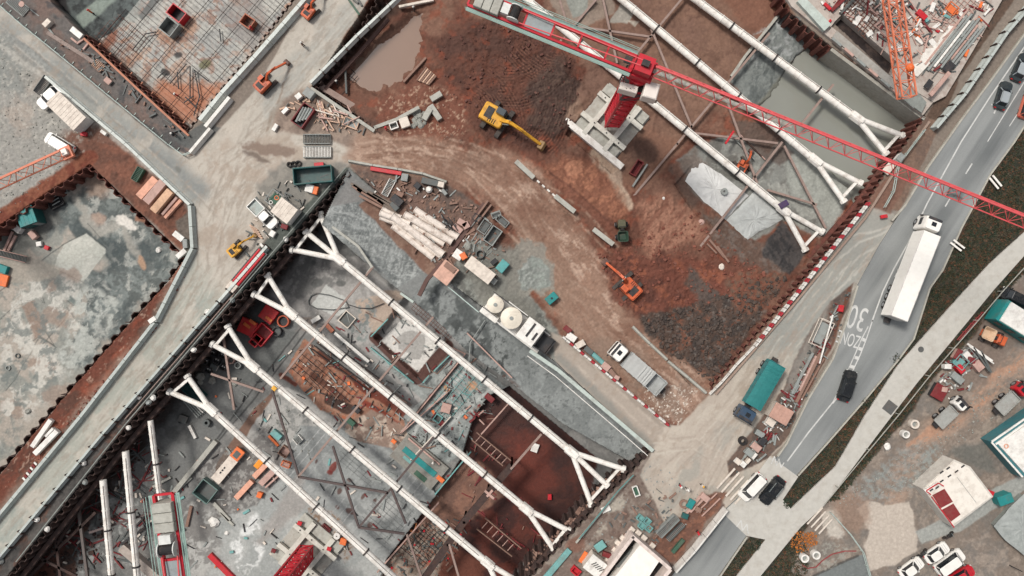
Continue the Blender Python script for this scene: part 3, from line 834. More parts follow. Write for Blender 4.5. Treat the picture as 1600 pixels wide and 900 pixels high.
# ---- southern site apron and pale haul road to the street
APR = [(1350, 318), (1405, 340), (1350, 430), (1335, 445), (1305, 540), (1262, 612), (1228, 690), (1205, 712), (1250, 745), (1290, 780), (1160, 830), (1128, 800), (1115, 770), (1075, 800),
       (1045, 830), (1000, 740), (1018, 706), (870, 568), (862, 520), (885, 528), (1042, 664), (1062, 664), (1112, 612), (1240, 460)]
m = area(APR, 4, 2)
paint(m, (178, 166, 153), 1, rug=.12)
paint(patchy(m, 36, .45, .6, 114), (188, 178, 164), .7)
paint(patchy(m, 24, .5, .62, 115, -55, 3), (160, 156, 146), .8)
mm = area([(1240, 460), (1350, 318), (1405, 340), (1350, 430), (1300, 520), (1210, 560), (1180, 560)], 30, 10)
paint(mm, (142, 144, 138), .8)
for q in ([(1410, 350), (1340, 380), (1290, 420), (1230, 500)], [(1400, 370), (1345, 400), (1300, 440)], [(1395, 390), (1350, 415), (1280, 480)], [(1420, 345), (1330, 370)]):
    paint(patchy(line(q, 3.5, 2.5, 3), 14, .3, .5, 116), (182, 178, 168), .7)
mm = area([(862, 520), (885, 528), (1042, 664), (1018, 706), (870, 568)], 6, 3)
paint(mm, (164, 152, 140), .9); paint(line([(875, 560), (1015, 695)], 12, 8, 3), (128, 128, 122), .7)
paint(line([(885, 535), (1035, 665)], 6, 5, 3), (140, 130, 120), .6)
for n_, pts in enumerate(([(1080, 790), (1130, 690), (1210, 590), (1300, 470), (1390, 360)], [(1050, 730), (1120, 660), (1200, 560), (1320, 400)], [(1010, 700), (1080, 690), (1150, 740)], [(1100, 800), (1160, 700), (1190, 640)])):
    tracks(pts, 17, 3, (150, 138, 126), .5, 40 + n_, 4); tracks([(p[0] + 6, p[1] + 3) for p in pts], 16, 2, (200, 192, 178), .5, 50 + n_, 4)
paint(patchy(area(APR, 4), 9, .58, .7, 138, -50, 3), (156, 140, 126), .5)
tracks([(900, 560), (1020, 670), (1100, 700), (1160, 640)], 17, 4, (190, 178, 164), .5, 9, 3)
tracks([(1080, 780), (1110, 700), (1200, 580), (1300, 440)], 17, 4, (160, 150, 138), .5, 9, 3)
# soil lip between the piles and the apron
m = area([(1345, 332), (1370, 300), (1400, 245), (1446, 182), (1470, 190), (1440, 260), (1405, 330), (1350, 318), (1240, 462), (1115, 614), (1108, 608)], 3, 2)
paint(m, (130, 104, 92), 1, rug=.5); paint(patchy(m, 12, .48, .6, 117), (112, 92, 84), .8)
paint(area([(1345, 330), (1372, 290), (1405, 262), (1420, 280), (1390, 335), (1350, 318)], 5, 2), (128, 92, 82), .9)
# service yard at the bottom
m = area([(1018, 706), (1000, 740), (1045, 830), (1075, 800), (1115, 770), (1132, 790), (1000, 960), (780, 990), (830, 902), (935, 790)], 4, 3)
paint(m, (124, 108, 100), 1, rug=.5)
paint(patchy(m, 26, .48, .58, 118), (146, 134, 124), .8); paint(patchy(m, 10, .56, .64, 119), (104, 84, 78), .8)
for b_ in ((965, 785, 22, 10), (938, 828, 14, 10), (1020, 772, 14, 8)):
    paint(patchy(blob(*b_, -40, 8, 8), 8, .4, .55, 120), (176, 168, 154), .8)
mm = area([(1020, 840), (1075, 800), (1115, 770), (1140, 770), (1055, 880), (1010, 880)], 6, 5)
paint(mm, (118, 78, 68), .9); paint(patchy(mm, 6, .5, .6, 121), (150, 100, 84), .8)
paint(blob(900, 850, 18, 12, -40, 6, 5), (128, 88, 78), .8)
# storage strip between apron and street
m = area([(1335, 440), (1325, 480), (1262, 612), (1226, 690), (1200, 715), (1140, 745), (1135, 720), (1170, 680), (1222, 610), (1262, 520), (1300, 470)], 3, 3)
paint(m, (110, 90, 82), 1, rug=.6); paint(patchy(m, 8, .5, .6, 122), (84, 76, 72), .8)
paint(line([(1328, 450), (1300, 540), (1262, 610)], 5, 3, 2), (112, 68, 56), .9)
paint(area([(1262, 520), (1300, 470), (1290, 520), (1240, 600), (1222, 615)], 8, 6), (140, 136, 128), .7)
# strip between hoarding and building, north-east
m = area([(1446, 182), (1470, 190), (1500, 120), (1600, -20), (1580, -60), (1560, 0)], 3, 2)
paint(m, (96, 76, 66), 1, rug=.8); paint(patchy(m, 10, .5, .6, 123, -50, 2), (70, 64, 58), .8)

paint(zone(mSlot), (44, 40, 40), 1)  # bottom of the slot painted near black for the shade of the void
# ---- verges and yard on the street's far side
m = area([(1700, 0), (1600, 200), (1545, 270), (1500, 355), (1447, 450), (1418, 535), (1350, 620), (1262, 722), (1222, 772), (1120, 905), (1060, 1000), (1800, 1000), (1800, 0)], 0)
paint(m, (52, 50, 42), 1, rug=1)
paint(patchy(m, 22, .48, .6, 124), (84, 62, 50), .8); paint(patchy(m, 10, .52, .62, 125), (42, 48, 38), .9)
paint(patchy(m, 5, .64, .7, 126), (110, 98, 78), .6)
YARD = [(1700, 300), (1600, 420), (1575, 458), (1545, 500), (1500, 548), (1460, 590), (1420, 650), (1350, 730), (1288, 788), (1250, 840), (1240, 870), (1220, 1000), (1800, 1000)]
m = area(YARD, 5, 4)
paint(m, (130, 117, 107), 1, rug=.4)
paint(patchy(m, 40, .46, .6, 127), (120, 114, 107), .8)
paint(patchy(m, 12, .54, .64, 128), (156, 142, 130), .7)
paint(patchy(area([(1330, 760), (1450, 680), (1480, 720), (1400, 790), (1340, 800)], 16, 10), 5, .42, .6, 129), (140, 146, 142), .8)
for q, w_ in (([(1600, 560), (1520, 640), (1430, 690), (1405, 760), (1390, 830)], 34), ([(1600, 600), (1540, 630), (1470, 680)], 26)):
    paint(patchy(line(q, w_, 20, 8, 30), 14, .3, .6, 130, -30, 3), (172, 144, 128), .8)
paint(patchy(line([(1590, 560), (1500, 650), (1420, 700)], 22, 10, 8), 8, .5, .62, 131, -40, 4), (188, 140, 118), .7)
m = area([(1340, 795), (1352, 780), (1368, 782), (1380, 790), (1420, 785), (1430, 815), (1435, 860), (1400, 880), (1360, 892), (1350, 850), (1360, 830), (1350, 815)], 3, 4)
paint(m, (188, 176, 163), 1, rug=.1)
paint(area([(1430, 830), (1470, 812), (1560, 760), (1600, 740), (1610, 760), (1500, 830), (1440, 850)], 3, 2), (160, 162, 156), .9)
paint(area([(1270, 900), (1340, 868), (1352, 866), (1362, 900), (1350, 1000), (1240, 1000)], 2, 1), (116, 120, 118), 1, rug=.1)
paint(line([(1270, 900), (1340, 868)], 4, 2, 1), (70, 66, 62), .8)
paint(blob(1300, 820, 16, 26, -30, 6, 8), (196, 188, 176), .8)
paint(blob(1330, 800, 30, 34, -30, 14, 8), (150, 122, 108), .7)
paint(patchy(blob(1290, 870, 44, 20, -20, 8, 6), 4, .5, .6, 132), (150, 146, 136), .9)
paint(area([(1440, 740), (1465, 728), (1490, 700), (1540, 690), (1560, 740), (1540, 740), (1485, 712), (1430, 765)], 10, 5), (104, 104, 98), .8)
m = area([(1500, 548), (1575, 458), (1600, 430), (1600, 520), (1540, 600), (1470, 620)], 14, 8)
paint(m, (128, 112, 103), .8)
# ---- fine lumps for churned soil
fine = (fbm(RX, RY, 3.2, 3, 40) - .5) * 2
Z += fine * RUG * 0.16
Z += (fbm(RX, RY, 9, 3, 41) - .5) * np.clip(RUG - .3, 0, 1) * 0.5
# overall speckle of the surface colours
sp = 1 + (fbm(RX, RY, 2.2, 3, 42) - .5) * (.08 + .3 * RUG) + (fbm(RX, RY, 120, 3, 43) - .5) * .16
lum = COL @ np.array([.3, .59, .11])
redness = np.clip((COL[:, 0] - COL[:, 1]) / (COL[:, 0] + 1e-4) * 1.6 - .2, 0, 1)
COL = lum[:, None] + (COL - lum[:, None]) * (1 - .10 * redness)[:, None]
COL *= (1 - .16 * redness)[:, None]
COL *= 1 + redness[:, None] * np.array([0, .03, -.16])[None]
COL *= np.where(mD | mTL, 1.2, np.where(mL, 1.03, 1))[:, None]  # pit and deck colours lifted to make up for blocked sky light
l2 = COL @ np.array([.3, .59, .11]); COL = np.where((mD & (redness < .05))[:, None], l2[:, None] * np.array([1.01, 1.0, .98]) * .55 + COL * .45, COL)
COL *= sp[:, None] * KA

def surf_mat(name, rough=0.85, bump=.35, grain=14.0, gamt=.16):
    m = bpy.data.materials.new(name); m.use_nodes = True
    n = m.node_tree; b = n.nodes['Principled BSDF']
    at = n.nodes.new('ShaderNodeAttribute'); at.attribute_name = 'Soil'
    geo = n.nodes.new('ShaderNodeNewGeometry')
    nz = n.nodes.new('ShaderNodeTexNoise'); nz.inputs['Scale'].default_value = 2.2; nz.inputs['Detail'].default_value = 9; nz.inputs['Roughness'].default_value = .75
    n.links.new(geo.outputs['Position'], nz.inputs['Vector'])
    vo = n.nodes.new('ShaderNodeTexVoronoi'); vo.inputs['Scale'].default_value = grain / 6
    n.links.new(geo.outputs['Position'], vo.inputs['Vector'])
    mr = n.nodes.new('ShaderNodeMapRange'); mr.inputs[1].default_value = .3; mr.inputs[2].default_value = .7
    mr.inputs[3].default_value = 1 - gamt; mr.inputs[4].default_value = 1 + gamt
    n.links.new(nz.outputs[0], mr.inputs[0])
    mr3 = n.nodes.new('ShaderNodeMapRange'); mr3.inputs[1].default_value = 0; mr3.inputs[2].default_value = .7
    mr3.inputs[3].default_value = 1.1; mr3.inputs[4].default_value = .93
    n.links.new(vo.outputs['Distance'], mr3.inputs[0])
    mu = n.nodes.new('ShaderNodeMath'); mu.operation = 'MULTIPLY'
    n.links.new(mr.outputs[0], mu.inputs[0])
    if grain: n.links.new(mr3.outputs[0], mu.inputs[1])
    else: mu.inputs[1].default_value = 1
    vm = n.nodes.new('ShaderNodeVectorMath'); vm.operation = 'SCALE'
    n.links.new(at.outputs['Color'], vm.inputs[0]); n.links.new(mu.outputs[0], vm.inputs['Scale'])
    n.links.new(vm.outputs[0], b.inputs['Base Color'])
    mr2 = n.nodes.new('ShaderNodeMapRange')
    mr2.inputs[3].default_value = rough; mr2.inputs[4].default_value = .22
    n.links.new(at.outputs['Alpha'], mr2.inputs[0]); n.links.new(mr2.outputs[0], b.inputs['Roughness'])
    b.inputs['Specular IOR Level'].default_value = .3
    bp = n.nodes.new('ShaderNodeBump'); bp.inputs['Strength'].default_value = bump; bp.inputs['Distance'].default_value = .12
    n.links.new(nz.outputs[0], bp.inputs['Height']); n.links.new(bp.outputs[0], b.inputs['Normal'])
    return m
SOIL = surf_mat('soil_and_concrete')
LANEM = surf_mat('compacted_dust', bump=.12, gamt=.09, grain=0)

ii = np.arange(NX * NY).reshape(NY, NX)
Q = np.stack([ii[:-1, :-1].ravel(), ii[:-1, 1:].ravel(), ii[1:, 1:].ravel(), ii[1:, :-1].ravel()], 1)
VERT = np.stack([GX, GY, Z], 1)
def sheet(name, qsel, extra=None, m=None):
    q = Q[qsel]
    used = np.unique(q); remap = np.full(NX * NY, -1, np.int64); remap[used] = np.arange(len(used))
    q = remap[q]
    vs = VERT[used]; cl = np.concatenate([COL[used], WET[used][:, None]], 1)
    if extra is not None:
        ev, ef, ec = extra
        q = np.concatenate([q, ef + len(vs)]); vs = np.concatenate([vs, ev]); cl = np.concatenate([cl, ec])
    me = bpy.data.meshes.new(name)
    me.vertices.add(len(vs)); me.vertices.foreach_set('co', vs.astype(np.float32).ravel())
    me.loops.add(len(q) * 4); me.loops.foreach_set('vertex_index', q.astype(np.int32).ravel())
    me.polygons.add(len(q)); me.polygons.foreach_set('loop_start', np.arange(0, len(q) * 4, 4, dtype=np.int32))
    try: me.polygons.foreach_set('loop_total', np.full(len(q), 4, dtype=np.int32))
    except Exception: pass
    me.update(calc_edges=True)
    at = me.color_attributes.new('Soil', 'FLOAT_COLOR', 'POINT')
    at.data.foreach_set('color', cl.astype(np.float32).ravel())
    me.materials.append(m or SOIL)
    o = bpy.data.objects.new(name, me); col.objects.link(o)
    tag(o, kind='structure')
    return o

Q0 = Q[:, 0]
def vin(pts): return (sdf(RX, RY, pts) < 0)
zid = np.zeros(NX * NY, int)
zid[vin(LANE)] = 1
zid[vin(APR)] = 2
zid[vin(FIELD)] = 3
zid[mE] = 3
zid[mL] = 4; zid[mTL | mT2] = 5; zid[mD] = 6; zid[mS] = 7
fz = zid[Q0]
# street, footpath: real slabs laid on the ground
x0, x1, y0, y1 = gx[0], gx[-1], gy[0], gy[-1]
F = 900.0
ev = np.array([(-F, -F, -.05), (F, -F, -.05), (F, F, -.05), (-F, F, -.05), (x0, y0, -.05), (x1, y0, -.05), (x1, y1, -.05), (x0, y1, -.05)])
ef = np.array([(0, 1, 5, 4), (1, 2, 6, 5), (2, 3, 7, 6), (3, 0, 4, 7)])
ec = np.tile(np.array([[*(np.array(lin((128, 120, 108))) * KA), 0.0]]), (8, 1))
sheet('ground', fz == 0, (ev, ef, ec))
sheet('haul_road', fz == 1, m=LANEM)
sheet('site_apron', fz == 2, m=LANEM)
sheet('mud_field', fz == 3)
sheet('pit_floor', fz == 4)
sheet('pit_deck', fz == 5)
sheet('excavation_floor', fz == 6)
sheet('ramp', fz == 7)

def flat(name, pts, z, m, kind='structure', thick=0.02, cut=None):
    """a thin slab following a traced outline at street level"""
    b = MB(); q = [PW(*p)[:2] for p in pts]
    b.prism([(a[0], a[1]) for a in q], z - thick, z)
    o = b.build(name, m)
    return tag(o, kind=kind) if kind else o

def tar_mat():
    m = mat('asphalt', (118, 121, 121), .8, var=.08, scale=1.2, dirt=(140, 142, 139), dirt_amt=.55, bump=.2)
    return m
# water
def water_mat(name, rgb, rough=.06):
    m = bpy.data.materials.new(name); m.use_nodes = True
    n = m.node_tree; b = n.nodes['Principled BSDF']
    geo = n.nodes.new('ShaderNodeNewGeometry')
    nz = n.nodes.new('ShaderNodeTexNoise'); nz.inputs['Scale'].default_value = .12; nz.inputs['Detail'].default_value = 5
    n.links.new(geo.outputs['Position'], nz.inputs['Vector'])
    mx = n.nodes.new('ShaderNodeMix'); mx.data_type = 'RGBA'
    n.links.new(nz.outputs[0], mx.inputs[0])
    mx.inputs[6].default_value = (*[v * .82 for v in alb(rgb)], 1); mx.inputs[7].default_value = (*[v * 1.12 for v in alb(rgb)], 1)
    n.links.new(mx.outputs[2], b.inputs['Base Color'])
    b.inputs['Roughness'].default_value = rough
    nz2 = n.nodes.new('ShaderNodeTexNoise'); nz2.inputs['Scale'].default_value = 3
    bp = n.nodes.new('ShaderNodeBump'); bp.inputs['Strength'].default_value = .05; bp.inputs['Distance'].default_value = .02
    n.links.new(geo.outputs['Position'], nz2.inputs['Vector']); n.links.new(nz2.outputs[0], bp.inputs['Height']); n.links.new(bp.outputs[0], b.inputs['Normal'])
    return m
def pool(pts, z, m):
    b = MB(); q = [PW(p[0], p[1], z) for p in pts]
    b.prism([(a[0], a[1]) for a in q], z - .01, z)
    tag(b.build('water', m), kind='structure')
pool([(520, 160), (560, 40), (640, 0), (690, 0), (680, 90), (640, 160), (580, 175)], -2.95, water_mat('silty_water', (140, 114, 98)))
pool([(1262, 60), (1300, 70), (1446, 186), (1400, 250), (1340, 335), (1310, 300), (1180, 190), (1180, 150)], -4.25, water_mat('grey_water', (142, 143, 134)))

ROAD = [(1625, 0), (1600, 52), (1540, 135), (1500, 188), (1448, 262), (1412, 322), (1372, 385), (1338, 447), (1322, 500), (1300, 560), (1262, 622), (1228, 692), (1202, 730),
        (1128, 800), (1000, 960), (940, 1040), (1010, 1060), (1165, 836), (1240, 745), (1290, 690), (1350, 622), (1400, 562), (1425, 528), (1450, 450), (1470, 422), (1500, 355), (1545, 272),
        (1582, 222), (1640, 130), (1700, 60), (1720, 0)]
def road_mat():
    m = bpy.data.materials.new('worn_asphalt'); m.use_nodes = True
    n = m.node_tree; b = n.nodes['Principled BSDF']
    geo = n.nodes.new('ShaderNodeNewGeometry')
    def noise(s, d=6, vec=None, dist=0):
        q = n.nodes.new('ShaderNodeTexNoise'); q.inputs['Scale'].default_value = s; q.inputs['Detail'].default_value = d; q.inputs['Distortion'].default_value = dist
        n.links.new(vec or geo.outputs['Position'], q.inputs['Vector']); return q
    mp = n.nodes.new('ShaderNodeMapping'); mp.vector_type = 'TEXTURE'; mp.inputs['Rotation'].default_value = (0, 0, R(56)); mp.inputs['Scale'].default_value = (16, 1, 1)
    n.links.new(geo.outputs['Position'], mp.inputs[0])
    a = noise(.5, 6, mp.outputs[0]); c = noise(18, 3); d = noise(.06, 4)
    cr = n.nodes.new('ShaderNodeValToRGB'); e = cr.color_ramp.elements
    e[0].position = .34; e[0].color = (*alb((98, 101, 101)), 1); e[1].position = .62; e[1].color = (*alb((140, 142, 140)), 1)
    n.links.new(a.outputs[0], cr.inputs[0])
    mx = n.nodes.new('ShaderNodeMix'); mx.data_type = 'RGBA'; mx.inputs[7].default_value = (*alb((146, 148, 145)), 1)
    mr = n.nodes.new('ShaderNodeMapRange'); mr.inputs[1].default_value = .4; mr.inputs[2].default_value = .65; mr.inputs[4].default_value = .7
    n.links.new(d.outputs[0], mr.inputs[0]); n.links.new(mr.outputs[0], mx.inputs[0]); n.links.new(cr.outputs[0], mx.inputs[6])
    mr2 = n.nodes.new('ShaderNodeMapRange'); mr2.inputs[1].default_value = .3; mr2.inputs[2].default_value = .7; mr2.inputs[3].default_value = .88; mr2.inputs[4].default_value = 1.12
    n.links.new(c.outputs[0], mr2.inputs[0])
    vm = n.nodes.new('ShaderNodeVectorMath'); vm.operation = 'SCALE'
    n.links.new(mx.outputs[2], vm.inputs[0]); n.links.new(mr2.outputs[0], vm.inputs['Scale']); n.links.new(vm.outputs[0], b.inputs['Base Color'])
    b.inputs['Roughness'].default_value = .8
    return m
flat('road', ROAD, .30, road_mat(), thick=.35)
Zr = .30
# road crossing of pale concrete with worn paint
pale = mat('pale_concrete', (190, 186, 177), .8, var=.08, scale=1.5, dirt=(166, 158, 146), dirt_amt=.5)
CROSS = [(1128, 800), (1160, 765), (1202, 712), (1238, 742), (1262, 722), (1240, 790), (1286, 700 + 90), (1250, 835), (1200, 842), (1165, 836)]
flat('crossing', [(1128, 800), (1150, 780), (1202, 712), (1246, 744), (1222, 780), (1236, 796), (1250, 822), (1195, 842), (1165, 836)], Zr + .012, pale, thick=.05)
PATH = [(1700, 230), (1600, 362), (1545, 412), (1508, 452), (1402, 570), (1350, 650), (1305, 728), (1232, 797), (1196, 812), (1195, 843), (1148, 902), (1075, 1000), (1110, 1000), (1185, 902), (1250, 823), (1288, 788), (1372, 676), (1430, 600),
        (1500, 515), (1552, 452), (1600, 398), (1700, 270)]
flat('footpath', PATH, .26, pale, thick=.3)
# kerbs
kerbm = mat('kerb_stone', (176, 172, 160), .8)
def strip_along(b, pts, w, h, z=0.0, off=0.0):
    for i in range(len(pts) - 1):
        a = PW(*pts[i]); c = PW(*pts[i + 1]); a.z = c.z = z + h / 2
        d = (c - a).normalized(); a2 = a - d * w * .2; c2 = c + d * w * .2
        b.beam(a2, c2, w, h - .0005 * (i % 2))
b = MB(); strip_along(b, [(1720, 5), (1640, 131), (1583, 222), (1546, 272), (1501, 355), (1471, 422), (1451, 450), (1426, 529), (1401, 563), (1351, 623), (1291, 692), (1246, 742)], .22, .42)
tag(b.build('kerb', kerbm), kind='structure')
b = MB(); strip_along(b, [(1166, 838), (1110, 920), (1010, 1062)], .22, .42)
tag(b.build('kerb', kerbm), kind='structure')
b = MB(); strip_along(b, [(1625, 0), (1600, 52), (1540, 135), (1500, 188), (1448, 262), (1412, 322), (1392, 345)], .25, .44)
strip_along(b, [(1338, 447), (1322, 500), (1300, 560), (1262, 622), (1228, 692), (1214, 712)], .25, .44)
tag(b.build('kerb', kerbm), kind='structure')
# painted markings: thin sheets 4 mm above the asphalt
wpm = mat('road_paint', (204, 203, 198), .7, var=.1, scale=6, dirt=(140, 140, 136), dirt_amt=.6)
def mark(b, p0, p1, w, z=Zr + .004):
    a = PW(*p0); c = PW(*p1); d = (c - a).normalized(); nn = Vector((-d.y, d.x, 0)) * w / 2
    b.add([(a.x + nn.x, a.y + nn.y, z), (a.x - nn.x, a.y - nn.y, z), (c.x - nn.x, c.y - nn.y, z), (c.x + nn.x, c.y + nn.y, z)], [(0, 1, 2, 3)])
def marks(b, pts, w, z=Zr + .004):
    for i in range(len(pts) - 1): mark(b, pts[i], pts[i + 1], w, z)
b = MB()
marks(b, [(1625, 32), (1600, 72), (1545, 152), (1500, 222), (1447, 318), (1420, 375), (1395, 420), (1378, 455), (1361, 502)], .2)
marks(b, [(1300, 628), (1262, 675), (1229, 720)], .2)
marks(b, [(1355, 510), (1345, 529), (1336, 550), (1324, 577), (1312, 604), (1299, 630)], .16, Zr + .008)
marks(b, [(1362, 500), (1352, 530), (1343, 553), (1331, 579), (1320, 602), (1300, 630)], .16)
for a, c in (((1346, 530), (1352, 532)), ((1340, 544), (1346, 546)), ((1334, 558), (1341, 560)), ((1327, 572), (1334, 574)), ((1320, 588), (1327, 590)), ((1314, 602), (1320, 604))):
    mark(b, a, c, .5, Zr + .012)
marks(b, [(1625, 85), (1600, 126), (1541, 222)], .15)
marks(b, [(1600, 160), (1575, 198)], .13)
for a, c in (((1517, 256), (1507, 272)), ((1484, 308), (1475, 323))): mark(b, a, c, .2)
# arrow and zig-zag marks
marks(b, [(1556, 168), (1551, 178)], .22); marks(b, [(1547, 164), (1556, 166)], .22, Zr + .008)
marks(b, [(1399, 432), (1402, 420), (1405, 430)], .2, Zr + .008); mark(b, (1400, 427), (1397, 433), .25)
tag(b.build('road_markings', wpm), kind='structure')
b = MB()
for q in ([(1204, 724), (1209, 712), (1212, 727), (1216, 716), (1219, 730), (1224, 722)], [(1150, 822), (1157, 812), (1159, 828), (1166, 818), (1168, 833)]):
    for k in range(len(q) - 1): mark(b, q[k], q[k + 1], .16, Zr + .018 + .003 * (k % 2))
tag(b.build('crossing_markings', wpm), kind='structure')
def text(name, body, px, py, ang, sx, sy, z, m, parent=None, ext=.0, cat=None):
    cu = bpy.data.curves.new(name, 'FONT'); cu.body = body; cu.align_x = 'CENTER'; cu.align_y = 'CENTER'; cu.size = 1; cu.extrude = ext
    cu.materials.append(m)
    o = bpy.data.objects.new(name, cu); col.objects.link(o)
    p = PW(px, py, z); o.location = p if parent is None else (px, py, z)
    o.rotation_euler.z = ang; o.scale = (sx, sy, 1)
    if parent: o.parent = parent
    return o
o = text('road_lettering', '30', 1340, 495, R(163), 3.0, 5.2, Zr + .006, wpm); tag(o, kind='structure')
o = text('road_lettering', 'ZONE', 1326, 529, R(163), 1.3, 2.8, Zr + .006, wpm); tag(o, kind='structure')
# manhole and patches
b = MB(); p = PW(1439, 546, .26); b.tube((p.x, p.y, .2), (p.x, p.y, .264), .45, 16)
tag(b.build('manhole_cover', mat('iron', (92, 92, 90), .6)), 'round dark iron manhole cover at the edge of the pale footpath', 'manhole cover')
b = MB(); p = PW(1389, 636); b.box(p.x, p.y, .262, 1.7, 1.7, .02, R(52))
tag(b.build('steel_plate', mat('iron', (92, 92, 90), .6)), 'dark square steel plate lying on the pale footpath', 'steel plate')
# ------------------------------------------------------------------ retaining walls
white = mat('white_paint', (240, 235, 226), .5, var=.04, scale=1.2, dirt=(156, 136, 118), dirt_amt=.5)
dark = mat('dark_steel', (52, 50, 50), .6)
rust = mat('rusty_steel', (112, 68, 58), .85, var=.3, scale=3, dirt=(70, 50, 46), dirt_amt=.7)
darkrust = mat('dark_rusty_steel', (70, 56, 52), .85, var=.3, scale=3, dirt=(92, 66, 56), dirt_amt=.7)
brown = mat('brown_beam_steel', (152, 130, 120), .7, var=.12, dirt=(104, 78, 70))
conc = mat('cast_concrete', (176, 174, 164), .85, var=.12, scale=2, dirt=(128, 122, 112), dirt_amt=.5)
concd = mat('grey_concrete', (138, 142, 136), .85, var=.14, scale=2, dirt=(104, 104, 98), dirt_amt=.5)
steelg = mat('galvanised_steel', (140, 148, 144), .5, metal=.3)
glassm = mat('dark_glass', (34, 38, 42), .12, spec=.6, dirt_amt=.05)
rubber = mat('rubber', (38, 37, 37), .8)

def pile_wall(label, pts, ztop, zbot, m, pitch=1.3, amp=.34, side=1, th=.1):
    b = MB()
    for i in range(len(pts) - 1):
        a = PW(*pts[i]); c = PW(*pts[i + 1])
        L = (c - a).length; n = max(2, int(L / (pitch / 4))); d = (c - a).normalized(); nn = Vector((-d.y, d.x, 0)) * side
        prof = [0, 1, 1, 0]
        front, back = [], []
        for k in range(n + 1):
            p = a + d * (L * k / n + (.12 if k % 4 in (0, 2) else -.05))
            o = amp * prof[k % 4] + .05
            front.append(p + nn * (o + th)); back.append(p + nn * o)
        for k in range(n):
            v = []
            for z in (zbot, ztop):
                for q in (front[k], front[k + 1], back[k + 1], back[k]): v.append((q.x, q.y, z))
            b.add(v, [(4, 5, 6, 7), (0, 1, 5, 4), (2, 3, 7, 6)])
    o = b.build('sheet_pile_wall', m)
    return tag(o, label, 'retaining wall')
pile_wall('rusty corrugated sheet pile wall along the north-west side of the left pit', [(-60, 396), (0, 353), (75, 301), (141, 256)], .25, -3.1, rust, side=-1, pitch=1.7, amp=.5)
pile_wall('rusty corrugated sheet pile wall below the four timber baulks beside the left pit', [(141, 257), (215, 330), (290, 402)], .2, -3.1, rust, side=-1, pitch=1.7, amp=.5)
pile_wall('dark scalloped sheet pile wall along the red soil bank of the left pit', [(290, 402), (262, 441), (200, 508), (100, 621), (50, 681), (0, 741), (-60, 811)], .15, -3.1, darkrust, side=-1, pitch=2.0, amp=.5)
pile_wall('rusty sheet pile wall with a brown rail on the boarded deck pit', [(131, 57), (293, 208)], .2, -3.9, rust, side=1, pitch=1.1)
pile_wall('sheet pile wall of the deck pit under the white barrier row', [(294, 208), (350, 140), (400, 80), (500, -50)], .1, -3.9, darkrust, side=1, pitch=1.1)
pile_wall('dark sheet pile wall where the white forked struts start', [(545, 266), (378, 458), (195, 671), (25, 885), (-70, 1001)], .1, -8.3, darkrust, side=1, pitch=1.5, amp=.5)
pile_wall('brown sheet pile wall at the strut ends beside the service yard', [(1018, 707), (935, 791), (830, 903), (760, 1001)], .2, -9.7, darkrust, side=-1, pitch=1.4, amp=.5)
pile_wall('rusty zigzag sheet pile wall along the apron with the red and white barriers', [(1446, 184), (1400, 247), (1345, 333), (1230, 470), (1112, 609)], .2, -8, rust, side=-1, pitch=1.25, amp=.5)
pile_wall('sheet pile wall under the barrier above the silty pond', [(625, -70), (560, 46), (487, 137)], .1, -6, darkrust, side=1, pitch=1.3, amp=.45)
pile_wall('short sheet pile wall beside the heap of timber and planks', [(488, 138), (545, 178), (592, 208)], .1, -5, darkrust, side=1, pitch=1.3, amp=.45)
pile_wall('rust brown folded sheet pile wall below the slab of the unfinished building', [(1195, -70), (1235, 20), (1300, 75)], .1, -6, rust, side=-1, pitch=1.5, amp=.7)
b = MB()
for k, (w_, z1_) in enumerate(((.5, .1),)):
    a = PW(1300, 75); c = PW(1446, 184); d = (c - a).normalized(); nn = Vector((d.y, -d.x, 0)) * (w_ / 2); b.beam((a.x + nn.x, a.y + nn.y, (z1_ - 6) / 2), (c.x + nn.x, c.y + nn.y, (z1_ - 6) / 2), w_, z1_ + 6)
tag(b.build('retaining_wall', mat('wall_pale', (164, 160, 150), .85)), 'stepped grey concrete wall between flooded bay and the unfinished building', 'retaining wall')

def bar(name, label, cat, pts, w, h, z, m, group=None):
    b = MB()
    for i in range(len(pts) - 1):
        a = PW(pts[i][0], pts[i][1], z); c = PW(pts[i + 1][0], pts[i + 1][1], z)
        a.z = c.z = z
        b.beam(a, c, w, h - .002 * (i % 2))
    return tag(b.build(name, m), label, cat, group)
# rails and walers
bar('waler_beam', 'long dark double waler beam along the strut heads of the central pit', 'beam', [(536, 300), (380, 484), (200, 694), (40, 895), (-40, 995)], .7, .7, -2.2, darkrust)
bar('top_rail', 'thin pale rail along the top of the dark sheet piles by the lane', 'rail', [(540, 262), (378, 450), (195, 664), (25, 878)], .14, .14, .55, concd)
bar('top_rail', 'second thin brown rail parallel to the dark sheet piles by the lane', 'rail', [(418, 400), (372, 452), (262, 578), (195, 655)], .12, .12, .3, brown)
bar('capping_beam', 'thin rusty capping beam along the sheet piles of the deck pit', 'beam', [(131, 60), (214, 138), (295, 212)], .3, .25, .5, mat('orange_rust', (190, 130, 104), .8))
bar('capping_beam', 'pale brown capping beam behind the rusty piles along the apron', 'beam', [(1452, 190), (1408, 252), (1352, 340), (1238, 478), (1118, 616)], .32, .3, .2, mat('tan_beam', (158, 136, 122), .8))
bar('waler_beam', 'dark waler beam inside the piles by the service yard', 'beam', [(985, 738), (928, 785), (880, 836), (822, 900)], .7, .6, -1.8, darkrust)
bar('waler_beam', 'rusty waler beam inside the piles along the apron at the strut ends', 'beam', [(1400, 232), (1338, 318), (1262, 402)], .6, .6, -2.2, rust)
bar('capping_beam', 'pale kerb beam along the short sheet pile wall near the planks', 'beam', [(486, 138), (585, 205)], .5, .4, .3, conc)
